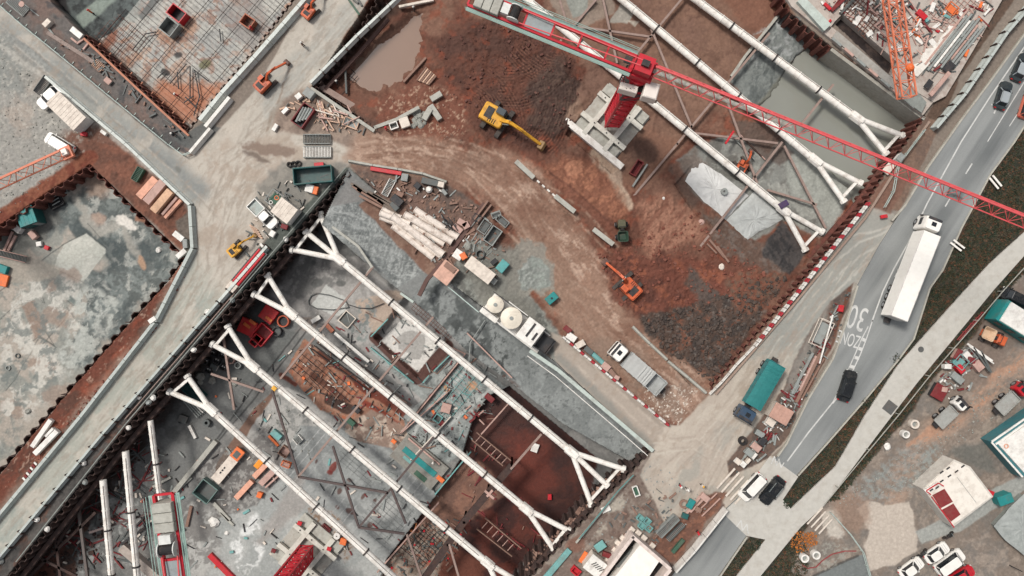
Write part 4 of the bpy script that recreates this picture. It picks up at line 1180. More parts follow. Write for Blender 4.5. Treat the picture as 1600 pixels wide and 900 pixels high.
bar('waler_beam', 'brown timber waler inside the short sheet pile wall near the pond', 'beam', [(500, 134), (594, 192)], .9, .4, -1.5, brown)
bar('waler_beam', 'dark waler beam along the sheet piles above the silty pond', 'beam', [(607, 30), (560, 85), (508, 140)], .5, .5, -1.5, mat('brown_timber', (96, 72, 66), .8))
bar('handrail', 'white double guard rail on the retaining edge above the grey ramp', 'rail', [(700, 448), (748, 488)], .12, .12, 1.0, mat('mint_rail', (190, 208, 200), .6))
bar('retaining_kerb', 'pale retaining kerb between the haul road and the sunken ramp', 'kerb', [(828, 548), (872, 578), (985, 674), (1020, 704)], .55, .7, .2, mat('mint_kerb', (186, 196, 188), .7))
bar('guard_rail', 'thin white guard rail beside the pale kerb above the ramp', 'rail', [(824, 556), (868, 588), (980, 684), (1012, 712)], .1, .1, 1.1, white)
bar('retaining_kerb', 'pale stepped kerb on the lower edge of the striped ramp top', 'kerb', [(507, 345), (560, 385), (582, 418)], .35, .4, -.9, conc)
bar('retaining_kerb', 'grey kerb beam below the ramp next to the first strut', 'kerb', [(555, 394), (582, 416), (573, 428)], .3, .5, -2.6, conc)
bar('retaining_kerb', 'light kerb beam at the foot of the striped ramp', 'kerb', [(626, 458), (646, 472)], .35, .6, -2.8, mat('mint_kerb'  , (186, 196, 188)))
bar('steel_beam', 'brown beam standing across the low end of the striped ramp', 'beam', [(757, 318), (722, 370), (690, 412), (668, 436), (655, 462)], .6, .9, -.2, mat('brown_timber', (96, 72, 66)))
bar('guard_rail', 'teal guard rail of the yard fence by the service area', 'rail', [(990, 742), (965, 768), (905, 842)], .14, .14, 1.0, mat('teal_rail', (92, 140, 136), .6))
bar('guard_rail', 'cream kerb rail between piles and the service yard', 'rail', [(958, 778), (900, 848)], .25, .3, .3, conc)

# ------------------------------------------------------------------ white tubular struts
def disc_collar(b, p, d, r, w=.14): b.tube(p - d * w, p + d * w, r, 14)
def strut(label, n0, e0, n1, e1, z=-1.5, r=.56, joints=5, group='white tubular struts across the pits', m=None):
    a = PW(*n0, z); c = PW(*n1, z)
    t = thing('steel_strut', label, 'strut', a, 0, group)
    o = a; d = (c - a).normalized(); L = (c - a).length
    b = MB(); b.tube(a - o, c - o, r, 16)
    for k in range(1, 9): disc_collar(b, d * L * k / 9, d, r * 1.12, .07)
    for k in range(1, 28): disc_collar(b, d * L * k / 28, d, r * 1.03, .03)
    b.build('tube', m or white, t, smooth=False)
    for k in range(1, joints):
        b = MB(); q = d * (L * (k + .12) / joints); disc_collar(b, q, d, r * 1.22, .12)
        b.build('collar', dark, t)
    b = MB(); sv = Vector((-d.y, d.x, 0)) * r * .35 + Vector((0, 0, r * .97)); b.beam(d * L * .04 + sv, d * L * .96 + sv, .07, .07); b.build('cable', mat('cable_grey', (120, 114, 108)), t)
    for node, ends, sg in ((a, e0, -1), (c, e1, 1)):
        pe = []
        if not ends: continue
        for q in ends:
            e = PW(*q, z); pe.append(e)
            bb = MB(); bb.tube(node - o, e - o, r * .72, 12); dd = (e - node).normalized()
            bb.tube(e - o - dd * .2, e - o + dd * .25, r * 1.05, 8)
            bb.build('branch', m or white, t)
        if len(pe) > 1:
            bb = MB(); k0 = node.lerp(pe[0], .93) - o; k1 = node.lerp(pe[-1], .93) - o
            bb.beam(k0, k1, .4, .4); bb.build('spreader', m or white, t)
        bb = MB(); bb.tube(node - o - d * .9, node - o + d * .9, r * 1.3, 8); bb.beam(node - o - d * 1.1 + Vector((0, 0, .1)), node - o + d * 1.1 + Vector((0, 0, .1)), r * 1.4, r * 2)
        bb.build('node_block', m or white, t)
    return t
strut('white forked strut nearest the grey ramp, with three arms at its head', (530, 405), [(500, 334), (478, 362), (456, 390)], (893, 706), [(974, 733), (948, 758), (924, 788)])
strut('white strut starting above the red boxes and running to the dark red bay', (455, 490), [(418, 430), (397, 460)], (822, 795), [(888, 829), (865, 858)])
strut('white strut starting beside the dark crates, third one from the ramp', (395, 572), [(356, 510), (332, 538)], (762, 880), [(820, 915), (795, 950)])
strut('white strut starting at the teal bundle and passing the orange formwork', (330, 640), [(293, 588), (265, 612)], (640, 925), None, joints=4)
strut('plain white strut pointing at the red counter-jib of the cut-off crane', (235, 657), None, (258, 840), None, z=-1.5, r=.42, joints=3)
strut('plain white strut left of the red counter-jib, topped by a dark cap', (196, 705), None, (220, 960), None, z=-1.5, r=.5, joints=3)
strut('plain white strut at the far left corner of the central pit', (161, 750), None, (180, 960), None, z=-1.5, r=.5, joints=3)
strut('white strut crossing under the red jib between crane base and apron', (815, -8), None, (1224, 328), [(1284, 362), (1258, 390)], z=-1.7)
strut('white strut passing over the brown silt bay to a fork by the grey floor', (955, -15), None, (1273, 250), [(1344, 286), (1318, 314)], z=-1.7)
strut('white strut over the fallen grey slab and the flooded bay', (1068, -15), None, (1338, 184), [(1410, 212), (1384, 240)], z=-1.7, joints=4)
b = MB(); a = PW(880, 186, -2.2); c = PW(972, 262, -2.2); o_ = a.copy(); b.beam(a - o_, c - o_, .95, 1.1)
o = b.build('white_beam', white, loc=a); tag(o, 'short white box beam lying beside the tower crane base', 'beam')

# brown cross bracing under the struts
br = [((941, -5), (964, 99), 'on the silt left of the crane head'), ((873, -5), (886, 39), 'at the top edge behind the red counter-jib'), ((903, 42), (1018, 58), 'lying almost level above the crane jib'),
      ((1068, -5), (995, 83), 'crossing the silt bay above the crane head'), ((931, 0), (860, 83), 'passing under the red counter-jib'), ((1017, 45), (1081, 200), 'running down past the white crane cab'),
      ((1202, 52), (1057, 226), 'crossing beneath the middle of the jib'), ((1059, 224), (981, 317), 'leaning over the red skip'), ((1075, 207), (1215, 224), 'between the two lower struts above the grey floor'),
      ((1137, 162), (1183, 287), 'descending to the white beam near the orange tarpaulin'), ((1222, 222), (1094, 385), 'passing over the end of the pale sheet'), ((1225, 228), (1290, 357), 'ending at the rusty piles by the apron'),
      ((1302, 132), (1252, 194), 'standing in the flooded bay'), ((1199, 297), (1276, 320), 'pinkish, next to the purple-clad node'),
      ((584, 416), (438, 592), 'crossing the first two struts over the puddled floor'), ((677, 495), (466, 745), 'crossing the pale-floored basin'), ((520, 697), (560, 822), 'over the large grey slab, running down'),
      ((466, 745), (607, 770), 'over the large grey slab, nearly level'), ((684, 675), (560, 825), 'over the large grey slab, rising to the teal formwork'), ((562, 824), (632, 834), 'short, below the grey slab'),
      ((612, 765), (634, 818), 'short, at the right tip of the grey slab'), ((425, 610), (466, 742), 'beside the orange worker platform'), ((349, 527), (366, 640), 'over the dark crates'),
      ((330, 584), (412, 612), 'between the dark crates and the third strut'), ((846, 678), (798, 733), 'above the white plate in the dark red bay'), ((636, 835), (658, 900), 'over the pinkish rubble floor'),
      ((702, 850), (718, 905), 'at the bottom edge in the dark red bay'), ((140, 832), (240, 800), 'tying the plain struts together'), ((300, 640), (560, 645), ''), ]
for a, c, l in br[:-1]:
    z = -2.5 if a[1] > 400 else -2.2
    dk = l.startswith('over the large') or 'tying' in l or 'orange worker' in l or 'short, ' in l
    bar('bracing_beam', 'thin ' + ('dark ' if dk else 'brown ') + 'bracing beam ' + l, 'beam', [a, c], .32, .34, z, mat('dark_brace', (88, 76, 74), .7) if dk else brown, 'bracing beams between the struts')
b = MB(); q = [(800, 727), (762, 771), (725, 815), (700, 850), (664, 902)]
for i in range(4):
    a = PW(*q[i], -3); c = PW(*q[i + 1], -3); b.beam(a, c, 1.0, .8 - .003 * i)
    for s_ in (-1, 1): b.beam(a + Vector((0, 0, .6)), a + Vector((0, 0, -5)), .3, .3)
tag(b.build('waler_beam', darkrust), 'heavy dark walkway beam dividing the dark red bays from the rubble floor', 'beam')
for q, l in (([(122, 788), (137, 903)], 'grey steel prop leaning in the bottom left mud'), ([(86, 829), (95, 903)], 'brown steel prop at the lower left corner of the pit'),
             ([(47, 900), (150, 800)], 'dark diagonal prop near the plain white struts'), ([(60, 870), (120, 900)], 'rusty prop lying low in the corner mud'), ([(90, 850), (140, 770)], 'thin rusty prop beside the dark sheet piles')):
    bar('steel_prop', l, 'prop', q, .4, .4, -4, mat('prop_steel', (104, 96, 92), .7) if 'grey' in l else darkrust)

# ------------------------------------------------------------------ barriers
def jersey(L, w, h, cap=.5):
    b = MB(); hw = w / 2; t = hw * cap
    prof = [(-hw, 0), (-hw, h * .18), (-t, h * .55), (-t * .85, h), (t * .85, h), (t, h * .55), (hw, h * .18), (hw, 0)]
    s0 = [(-L / 2, p[0], p[1]) for p in prof]; s1 = [(L / 2, p[0], p[1]) for p in prof]
    b.loft([s1, s0]); return b
_bp = {}
def barrier_row(pts, n_tot, desc, where, mats, w=.75, h=.95, gap=.06, cap=.6, name='road_barrier', cat='barrier', z=0, group=None, foot=None, ground=False, cutf=1.0):
    """segments laid end to end along a traced line"""
    P_ = [PW(*p) for p in pts]; Ls = [(P_[i + 1] - P_[i]).length for i in range(len(P_) - 1)]; tot = sum(Ls)
    cnt = 0
    for i, L in enumerate(Ls):
        n = max(1, round(n_tot * L / tot)); l = L / n
        ang = math.atan2((P_[i + 1] - P_[i]).y, (P_[i + 1] - P_[i]).x)
        for k in range(n):
            m, cn = mats[cnt % len(mats)]
            key = (round(l, 1), w, h, m.name, cap)
            c = P_[i].lerp(P_[i + 1], (k + .5) / n); c.z = z
            if key not in _bp:
                o = jersey(l * cutf - gap, w, h, cap).build(name, m)
                if foot:
                    f = MB(); f.box(-l / 2 + .1, 0, .0, .16, w * 1.35, h * .9); f.build('brace', foot, o)  # dark cross piece at each joint stands for a post and its shadow
                _bp[key] = o
                o.location = c; o.rotation_euler.z = ang
            else:
                o = dup(_bp[key], c, ang)
                o.name = name
            tag(o, (nth(cnt) + ' ' + cn + ' ' + desc + ' counting from ' + where).strip(), cat, group or desc + 's')
            cnt += 1
bw = mat('barrier_white', (208, 212, 205), .7, var=.06, dirt=(150, 152, 144), dirt_amt=.5)
bw2 = mat('barrier_grey', (184, 190, 184), .7, var=.06, dirt=(140, 144, 138), dirt_amt=.5)
br_ = mat('barrier_red', (172, 48, 58), .5, var=.08, dirt=(150, 90, 84), dirt_amt=.4)
bwp = mat('barrier_plastic_white', (222, 218, 210), .5, var=.05)
barrier_row([(76, 122), (200, 226), (300, 321)], 11, 'concrete barrier', 'the box body along the left lane', [(bw, 'pale')], w=.8)
barrier_row([(300, 322), (304, 388), (246, 502)], 6, 'concrete barrier', 'the timber baulks round the lane bend', [(bw2, 'grey')], w=.95)
barrier_row([(245, 503), (130, 650), (0, 807), (-40, 856)], 12, 'concrete barrier', 'the white gatepost beside the red soil bank', [(bw2, 'mint grey')], w=.85)
barrier_row([(420, 385), (345, 471)], 5, 'concrete barrier', 'the small yellow digger towards the pit', [(bw, 'pale')], w=.8, foot=darkrust)
barrier_row([(344, 472), (165, 676), (0, 873), (-30, 910)], 21, 'hoarding panel', 'the digger end of the lower lane', [(bw2, 'slim grey')], w=.65, foot=darkrust)
barrier_row([(626, -4), (560, 58), (487, 132)], 8, 'hoarding panel', 'the top edge above the silty pond', [(bw, 'slim pale')], w=.75, foot=darkrust)
barrier_row([(492, -12), (400, 93), (350, 148), (316, 190)], 8, 'barrier', 'the top edge beside the boarded deck', [(bw, 'wide white')], w=1.1, h=1.1)
barrier_row([(362, 154), (324, 200)], 1, 'barrier lying beside the deck pit corner', 'the lane', [(bwp, 'white')], w=1.0)
barrier_row([(332, 202), (300, 240)], 1, 'barrier at the lane corner', 'the deck', [(bwp, 'white')], w=.8)
barrier_row([(1625, -14), (1565, 55), (1500, 150), (1455, 203)], 11, 'fence panel', 'the top edge along the street', [(bw2, 'leaning grey')], w=.75, h=1.5, foot=darkrust)
barrier_row([(879, 526), (1044, 664)], 30, 'water barrier', 'the mixing plant along the haul road', [(bwp, 'white'), (bwp, 'white'), (br_, 'red')], w=.5, h=.8)
barrier_row([(1356, 317), (1240, 464), (1178, 541)], 39, 'water barrier', 'the jib end along the apron', [(br_, 'red'), (bwp, 'white'), (bwp, 'white')], w=.5, h=.8)
barrier_row([(1178, 541), (1150, 570), (1128, 596), (1108, 616)], 6, 'fence panel', 'the last red barrier of the apron', [(bwp, 'toppled white')], w=.35, h=.5)
barrier_row([(1132, 792), (1082, 855), (1052, 888)], 5, 'hoarding panel', 'the slotted driveway cover along the street', [(bwp, 'pinkish white')], w=.45, h=1.8)
barrier_row([(988, 510), (1015, 537), (1042, 562)], 2, 'kerb block', 'the tipper cab round the spoil heap', [(conc, 'long stone')], w=.5, h=.5)
barrier_row([(1043, 564), (1075, 590), (1103, 614)], 2, 'kerb block', 'the middle of the curved spoil heap edge', [(conc, 'long pale')], w=.5, h=.5)
barrier_row([(545, 252), (583, 259), (622, 265), (661, 272), (698, 285)], 4, 'kerb block', 'the pit corner above the red trough', [(conc, 'long cream')], w=.5, h=.6)
for q, l in (([(806, 252), (834, 278)], 'grey concrete block lying nearest the yellow excavator on the mud'), ([(867, 306), (898, 331)], 'grey concrete block in the middle of the muddy line'),
             ([(927, 358), (958, 382)], 'pale brown concrete block beside the small dumper')):
    bar('concrete_block', l, 'block', q, .7, .5, .2, conc)
for k in range(4):
    bar('kerb_stone', nth(k) + ' small white stone between the two grey blocks on the mud', 'stone', [(839 + 8 * k, 282 + 7 * k), (843 + 8 * k, 285.5 + 7 * k)], .25, .2, .1, bwp, 'white stones on the mud')

# ------------------------------------------------------------------ fences of posts and rails
def fence(label, pts, m, n_post, h=1.1, feet=False, r=.05, railz=(.5, 1.05), group=None):
    P_ = [PW(*p) for p in pts]; t = thing('site_fence', label, 'fence', P_[0], 0, group); o = P_[0]
    for zz in railz:
        b = MB()
        for i in range(len(P_) - 1): b.beam(P_[i] - o + Vector((0, 0, zz)), P_[i + 1] - o + Vector((0, 0, zz)), r * 2, r * 2)
        b.build('rail', m, t)
    Ls = [(P_[i + 1] - P_[i]).length for i in range(len(P_) - 1)]; tot = sum(Ls)
    pb = None
    for i, L in enumerate(Ls):
        n = max(1, round(n_post * L / tot)); d = (P_[i + 1] - P_[i]).normalized(); nn = Vector((-d.y, d.x, 0))
        for k in range(n):
            q = P_[i].lerp(P_[i + 1], k / n) - o
            b = MB(); b.tube((0, 0, 0), (0, 0, h), r * 1.5, 6)
            if feet: b.beam((0, 0, .06), nn * .5 + Vector((0, 0, .06)) , .1, .1)
            x = b.build('post', m, t); x.location = q
    return t
fm = mat('fence_mint', (176, 188, 180), .6)
fence('thin pale fence with slanted feet along the upper side of the left lane', [(-10, -2), (40, 42), (85, 78), (265, 226), (290, 244), (300, 240)], fm, 22, feet=True)
fence('thin wire fence with white posts between footpath and storage yard', [(1610, 398), (1558, 455), (1520, 500), (1445, 586), (1398, 645), (1352, 700), (1304, 758), (1282, 785)], mat('fence_grey', (168, 166, 156), .6), 9, h=1.4, railz=(1.3,))
fence('light rail fence running down past the concrete rings', [(1296, 800), (1325, 832), (1345, 860), (1358, 905)], fm, 5)
fence('thin metal rail fence on the lip between piles and street', [(1440, 205), (1400, 258), (1392, 300), (1378, 325)], fm, 6)
fence('rusty red railing beside the storage yard fence', [(1532, 488), (1515, 505), (1492, 531)], mat('red_rail', (150, 60, 62), .7), 4)
for q, l in (([(1548, 275), (1562, 292)], 'upper'), ([(1487, 376), (1504, 389)], 'lower')):
    for dx in (0, 1):
        bar('marker_board', l + (' left' if dx == 0 else ' right') + ' white board of a pair stuck in the dark verge by the lorry', 'board', [(q[0][0] - 2 + 5 * dx, q[0][1] + 3 - 4 * dx), (q[1][0] - 2 + 5 * dx, q[1][1] + 3 - 4 * dx)], .28, .12, .7, white, 'paired white boards in the verge')
# ------------------------------------------------------------------ tower cranes
redp = mat('crane_red', (194, 36, 50), .5, var=.12, dirt=(140, 62, 60), dirt_amt=.5)
salmon = mat('jib_red', (214, 88, 90), .5, var=.1, dirt=(180, 100, 94), dirt_amt=.5)
orangep = mat('crane_orange', (214, 122, 90), .5, var=.1, dirt=(170, 120, 100), dirt_amt=.6)
def lattice(b, p0, p1, w, h, nb, rc, rd, tri=False, rt=None):
    p0 = Vector(p0); p1 = Vector(p1); d = (p1 - p0); L = d.length; d.normalize()
    s = d.cross(Vector((0, 0, 1)))
    if s.length < .1: s = Vector((1, 0, 0))
    s.normalize(); u = s.cross(d)
    if tri: cs = [s * w / 2, -s * w / 2, u * h]
    else: cs = [s * w / 2 + u * h / 2, -s * w / 2 + u * h / 2, -s * w / 2 - u * h / 2, s * w / 2 - u * h / 2]
    for i, c in enumerate(cs):
        r_ = (rt if (rt and tri and i == 2) else rc); b.beam(p0 + c, p1 + c, r_, r_)
    n = len(cs)
    for k in range(nb):
        a = p0 + d * L * k / nb; c = p0 + d * L * (k + .5) / nb; e = p0 + d * L * (k + 1) / nb
        if tri:
            for j in (0, 1):
                b.beam(a + cs[j], c + cs[2], rd); b.beam(c + cs[2], e + cs[j], rd)
            b.beam(a + cs[0], c + cs[1], rd); b.beam(c + cs[1], e + cs[0], rd)
        else:
            for j in range(n):
                q, r2 = cs[j], cs[(j + 1) % n]
                b.beam(a + q, e + r2, rd) if k % 2 else b.beam(a + r2, e + q, rd)
                b.beam(a + q, a + r2, rd)
    return b

def tower_crane(label, top, jib_to, cj_to, zt, zb, mastw=2.0, jib=True, base=True, cab=True):
    T = PW(*top, zt); o = Vector((T.x, T.y, zb))
    t = thing('tower_crane', label, 'tower crane', o)
    up = Vector((0, 0, zt - zb))
    b = MB(); lattice(b, (0, 0, 1.2), (0, 0, zt - zb - 2.4), mastw, mastw, int((zt - zb) / 1.5), .32, .17)
    m_ = b.build('mast', redp, t); 
    J = PW(*jib_to, zt + 1) if jib_to else None
    C = PW(*cj_to, zt + 1)
    d = (C - T); d.z = 0; d.normalize(); ang = math.atan2(d.y, d.x)
    # slewing unit
    b = MB(); b.tube((0, 0, zt - zb - 2.4), (0, 0, zt - zb - 1.6), 1.5, 16); b.box(0, 0, zt - zb - 1.6, 2.9, 2.4, 1.4, ang); b.box(0, 0, zt - zb - .2, 2.0, 2.0, 1.6, ang)
    sl = b.build('slewing_unit', redp, t)
    b = MB(); b.box(0, 0, zt - zb + 1.4, .9, .7, .5, ang); b.build('hatch', dark, sl)
    b = MB(); lattice(b, (0, 0, zt - zb - 9.5), (0, 0, zt - zb - 3.4), 2.6, 2.6, 3, .16, .1); b.build('climbing_frame', mat('frame_steel', (84, 80, 80), .6), t)
    for s_ in (-.8, .8): b = MB(); b.tube((s_, .5, zt - zb - .2), (s_, .5, zt - zb + .7), .22, 8); b.build('motor', dark, sl)
    if J:
        b = MB(); j0 = up + Vector((0, 0, .4)) - d * 1.2; j1 = J - o
        lattice(b, j0, j1, 1.5, 1.5, int((j1 - j0).length / 2.0), .13, .06, True, .22)
        jb = b.build('jib', salmon, t)
        b = MB(); q = j0.lerp(j1, .72); b.box(q.x, q.y, q.z - .5, 1.6, 1.3, .5, ang); trol = b.build('trolley', mat('trolley_grey', (120, 128, 126), .6), t)
        b = MB(); b.beam(j0 + Vector((0, 0, -.1)), j0.lerp(j1, .33) + Vector((0, 0, -.1)), .5, .06); b.build('walkway', mat('walk_grey', (168, 166, 156), .7), jb)
    c0 = up + d * 1.2; c1 = C - o; Lc = (c1 - c0).length; sd_ = Vector((-d.y, d.x, 0))
    b = MB()
    for s_ in (-1, 1): b.beam(c0 + sd_ * .95 * s_, c1 + sd_ * .95 * s_, .3, .5)
    for k in range(7): q = c0.lerp(c1, k / 6); b.beam(q - sd_ * .9, q + sd_ * .9, .22, .3)
    cj = b.build('counter_jib', redp, t)
    b = MB(); q0 = c0.lerp(c1, .5); q1 = c0.lerp(c1, .66); b.beam(q0 + Vector((0, 0, .1)), q1 + Vector((0, 0, .1)), 1.6, .08); b.build('floor_plate', mat('plate_grey', (150, 158, 158), .6), cj)
    b = MB()
    for s_ in (-1, 1):
        b.beam(c0 + sd_ * 1.35 * s_ + Vector((0, 0, 0)), c1 + sd_ * 1.35 * s_, .45, .05)
    for zz in (.5, 1.0):
        for s_ in (-1, 1): b.beam(c0 + sd_ * 1.6 * s_ + Vector((0, 0, zz)), c1 + sd_ * 1.6 * s_ + Vector((0, 0, zz)), .06)
    b.build('walkway', mat('mint_grating', (150, 176, 166), .6), cj)
    b = MB(); a_ = up + Vector((0, 0, 1.4)); 
    for s_ in (-.8, .8): b.beam(a_ + sd_ * s_ * .4, c0.lerp(c1, .72) + sd_ * s_ + Vector((0, 0, .5)), .12)
    b.build('tie_bar', salmon, t)
    b = MB(); q = c0.lerp(c1, .73); b.tube(q - sd_ * .75 + Vector((0, 0, .7)), q + sd_ * .75 + Vector((0, 0, .7)), .55, 16); w_ = b.build('winch_drum', rubber, t)
    b = MB()
    for s_ in (-1, 1): b.tube(q + sd_ * (.75 if s_ > 0 else -.85) + Vector((0, 0, .7)), q + sd_ * (.85 if s_ > 0 else -.75) + Vector((0, 0, .7)), .75, 16)
    b.box(*(q + d * 1.1)[:2], q.z + .3, .9, 1.2, .9, ang); b.build('winch_frame', mat('pale_metal', (214, 214, 208), .5), w_)
    for k in range(3):
        b = MB(); q = c0.lerp(c1, .84 + .05 * k); b.bbox(q.x, q.y, q.z - 1.0, .85 * Lc / 18, 2.0, 1.9, .06, ang); b.build('counterweight', conc, t)
    if cab:
        pc = PW(top[0] + 8, top[1] + 42, zt - 3) - o
        b = MB(); b.bbox(pc.x, pc.y, pc.z, 1.7, 1.9, 2.1, .12, ang + .1); cb = b.build('cab', mat('cab_white', (236, 226, 216), .4, var=.02, dirt_amt=.1), t)
        b = MB(); b.box(pc.x + .1, pc.y - .97, pc.z + .6, 1.4, .06, 1.1, ang + .1); b.build('window', glassm, cb)
        pc = PW(top[0] - 26, top[1] + 37, zt - 4) - o
        b = MB(); b.bbox(pc.x, pc.y, pc.z, 2.2, .9, 1.8, .08, ang + .1); b.build('switch_cabinet', mat('cab_white', (236, 226, 216)), t)
        b = MB(); b.box(0, -1.4, zt - zb - 3.2, 3.6, .9, .1, ang); b.box(0, 1.4, zt - zb - 3.2, 3.6, .9, .1, ang)
        for k in range(8): b.tube((-1.6 + .45 * k, -1.8, zt - zb - 3.1), (-1.6 + .45 * k, -1.8, zt - zb - 2.1), .05, 5)
        b.build('platform', dark, t)
    if base:
        a45 = R(50)
        u1 = Vector((math.cos(a45), math.sin(a45), 0)); u2 = Vector((-u1.y, u1.x, 0))
        b = MB()
        for s_ in (-1, 1):
            for q in ((u1, u2), (u2, u1)):
                c = q[0] * 2.0 * s_
                b.beam(c - q[1] * 4.3 + Vector((0, 0, .8 if q[0] is u1 else .85)), c + q[1] * 4.3 + Vector((0, 0, .8 if q[0] is u1 else .85)), .75, .6)
        bs = b.build('base_frame', mat('base_cream', (206, 202, 190), .7, var=.08), t)
        for s1 in (-1, 1):
            b = MB(); c = u1 * 3.5 * s1; b.bbox(c.x, c.y, 0, 1.7, 8.0, .6, .05, a45); b.build('ballast_block', conc, t)
        b = MB(); b.box(0, 0, -.6, 8.4, 8.4, .72, a45); b.build('foundation', mat('slab_pale', (176, 172, 162), .8), t)
        for s_ in range(6):
            b = MB(); c = u1 * (2.0 if s_ % 2 else -2.0) + u2 * (-3 + s_ * 1.2); b.tube((c.x, c.y, 1.16), (c.x, c.y, 1.2), .12, 8); b.build('bolt', dark, bs)
    return t
tower_crane('red tower crane with white cab whose long jib reaches over the street', (1005, 106), (1680, 378), (735, -4), 25, -2.75)
tower_crane('second red tower crane, only its counter-jib with grey ballast and its base showing', (300, 1092), (420, 1900), (256, 772), 35, -7.9, cab=False)
t = thing('crane_jib', 'orange lattice jib above the gravel yard at the left edge', 'crane', PW(103, 239, 15))
o = PW(103, 239, 15); e = PW(-140, 352, 15)
b = MB(); lattice(b, Vector((0, 0, 0)), e - o, 1.35, 1.3, 9, .16, .07, True, .18); b.build('jib_frame', orangep, t)
b = MB(); a_ = math.atan2((e - o).y, (e - o).x); b.box(.2, 0, -.2, 1.4, 1.6, .5, a_); b.build('jib_head', orangep, t)
b = MB(); b.box(.2, 0, .3, .7, .8, .5, a_); b.build('pulley_block', mat('cab_white', (236, 226, 216)), t)
b = MB(); q = e - o; lattice(b, (q.x, q.y, -15), (q.x, q.y, 3), 1.8, 1.8, 8, .2, .1); b.build('mast', orangep, t)
o = PW(1417, 152, 12); e = PW(1384, -70, 12)
t = thing('crane_jib', 'orange lattice jib with a hook ball above the unfinished building', 'crane', o)
b = MB(); lattice(b, Vector((0, 0, 0)), e - o, 1.9, 1.3, 9, .2, .1); b.build('jib_frame', orangep, t)
b = MB(); q = PW(1422, 106, 13) - o; 
for k in range(5):
    r0 = .55 * math.sin(math.pi * k / 5 + .01); r1 = .55 * math.sin(math.pi * (k + 1) / 5 + .01)
    b.tube(q + Vector((0, 0, -.55 * math.cos(math.pi * k / 5))), q + Vector((0, 0, -.55 * math.cos(math.pi * (k + 1) / 5))), r0, 12, r1, cap=False)
b.build('hook_ball', mat('ball_orange', (240, 112, 50), .5), t)
b = MB(); q = e - o; lattice(b, (q.x, q.y, -12), (q.x, q.y, 3), 1.9, 1.9, 7, .2, .1); b.build('mast', orangep, t)

# ------------------------------------------------------------------ vehicles (x is forward)
def paintm(n, c, r=.3): return mat('car_' + n, c, r, var=.03, spec=.5, dirt=(130, 124, 114), dirt_amt=.18)
def wheel(parent, x, y, r=.34, w=.24):
    b = MB(); b.tube((x, y - w / 2, r), (x, y + w / 2, r), r, 16); o = b.build('wheel', rubber, parent)
    b = MB(); s_ = 1 if y > 0 else -1; b.tube((x, y + s_ * (w / 2 - .02), r), (x, y + s_ * (w / 2 + .02), r), r * .6, 12); b.build('rim', mat('rim_grey', (170, 172, 172), .4, metal=.5), o)
lampw = mat('lamp_glass', (214, 214, 206), .15); lampr = mat('tail_lamp', (180, 28, 30), .2)
def car(label, px, py, to, body, L=4.5, W=1.85, Hh=1.5, roof=None, van=False, cat='car', name='parked_car', z=0.0, rails=False, pickup=False, group=None):
    p = PW(px, py, Hh + z); p.z = z
    t = thing(name, label, cat, p, pang(px, py, *to), group)
    r = .5
    b = MB()
    sec = [rrect(L * .96, W * .92, r, .22), rrect(L, W, r, .45), rrect(L, W, r, .72), rrect(L * .965, W * .94, r, .92 if not van else 1.0)]
    b.loft(sec); b.build('body', body, t, smooth=False)
    # greenhouse
    if van: cx, gl, gt = -.25, L * .80, L * .70
    elif pickup: cx, gl, gt = L * .12, L * .36, L * .24
    else: cx, gl, gt = -L * .07, L * .62, L * .40
    zb_ = .90 if not van else .98
    b = MB(); b.loft([rrect(gl, W * .90, .3, zb_, cx=cx), rrect(gt, W * .76, .25, Hh - .05, cx=cx - (.12 if not van else .25))]); b.build('window_band', glassm, t)
    b = MB(); b.loft([rrect(gt * .99, W * .75, .25, Hh - .07, cx=cx - (.12 if not van else .25)), rrect(gt * .9, W * .68, .25, Hh, cx=cx - (.12 if not van else .25))])
    b.build('roof', roof or body, t)
    # pillars
    for sx in (-1, 1):
        for sy in (-1, 1):
            b = MB(); b.beam((cx + sx * gl * .47, sy * W * .43, zb_), (cx - .12 + sx * gt * .47, sy * W * .36, Hh - .05), .1, .08); b.build('pillar', roof or body, t)
    for sy in (-1, 1):
        b = MB(); b.bbox(cx + gl * .36, sy * (W / 2 + .1), .85, .16, .2, .14, .03); b.build('mirror', body, t)
        b = MB(); b.bbox(L / 2 - .16, sy * W * .33, .62, .25, .36, .18, .04); b.build('headlight', lampw, t)
        b = MB(); b.bbox(-L / 2 + .08, sy * W * .36, .66, .14, .3, .2, .03); b.build('tail_light', lampr, t)
        for sx in (-1, 1): wheel(t, sx * L * .31, sy * (W / 2 - .12))
        if rails:
            b = MB(); b.beam((cx - gt * .5, sy * W * .33, Hh + .05), (cx + gt * .4, sy * W * .33, Hh + .05), .06); b.build('roof_rail', steelg, t)
    b = MB(); b.box(L / 2 - .5, 0, .925, .02, W * .7, .012); 
    if not van and not pickup:
        b.box(L * .30, 0, .922, .015, W * .86, .012)
        b.build('bonnet_seam', dark, t)
    if pickup:
        b = MB(); x0 = -L / 2 + .1; x1 = L * -.06
        for sy in (-1, 1): b.box((x0 + x1) / 2, sy * (W / 2 - .08), .9, x1 - x0, .1, .45)
        b.box(x0, 0, .9, .1, W - .1, .45); b.box(x1, 0, .9, .08, W - .1, .6)
        b.build('bed_side', pickup, t)
        b = MB(); b.box((x0 + x1) / 2, 0, .93, x1 - x0 - .1, W - .25, .03); b.build('bed_floor', steelg, t)
    return t
black = paintm('black', (28, 30, 32), .25); whitec = paintm('white', (238, 234, 226)); silver = paintm('silver', (160, 166, 168)); darkg = paintm('dark', (46, 54, 56), .25)
redc = paintm('red', (190, 28, 42))
car('black estate car driving on the street below the zone lettering', 1328, 604, (1334, 585), black, 4.8, 1.95, 1.6)
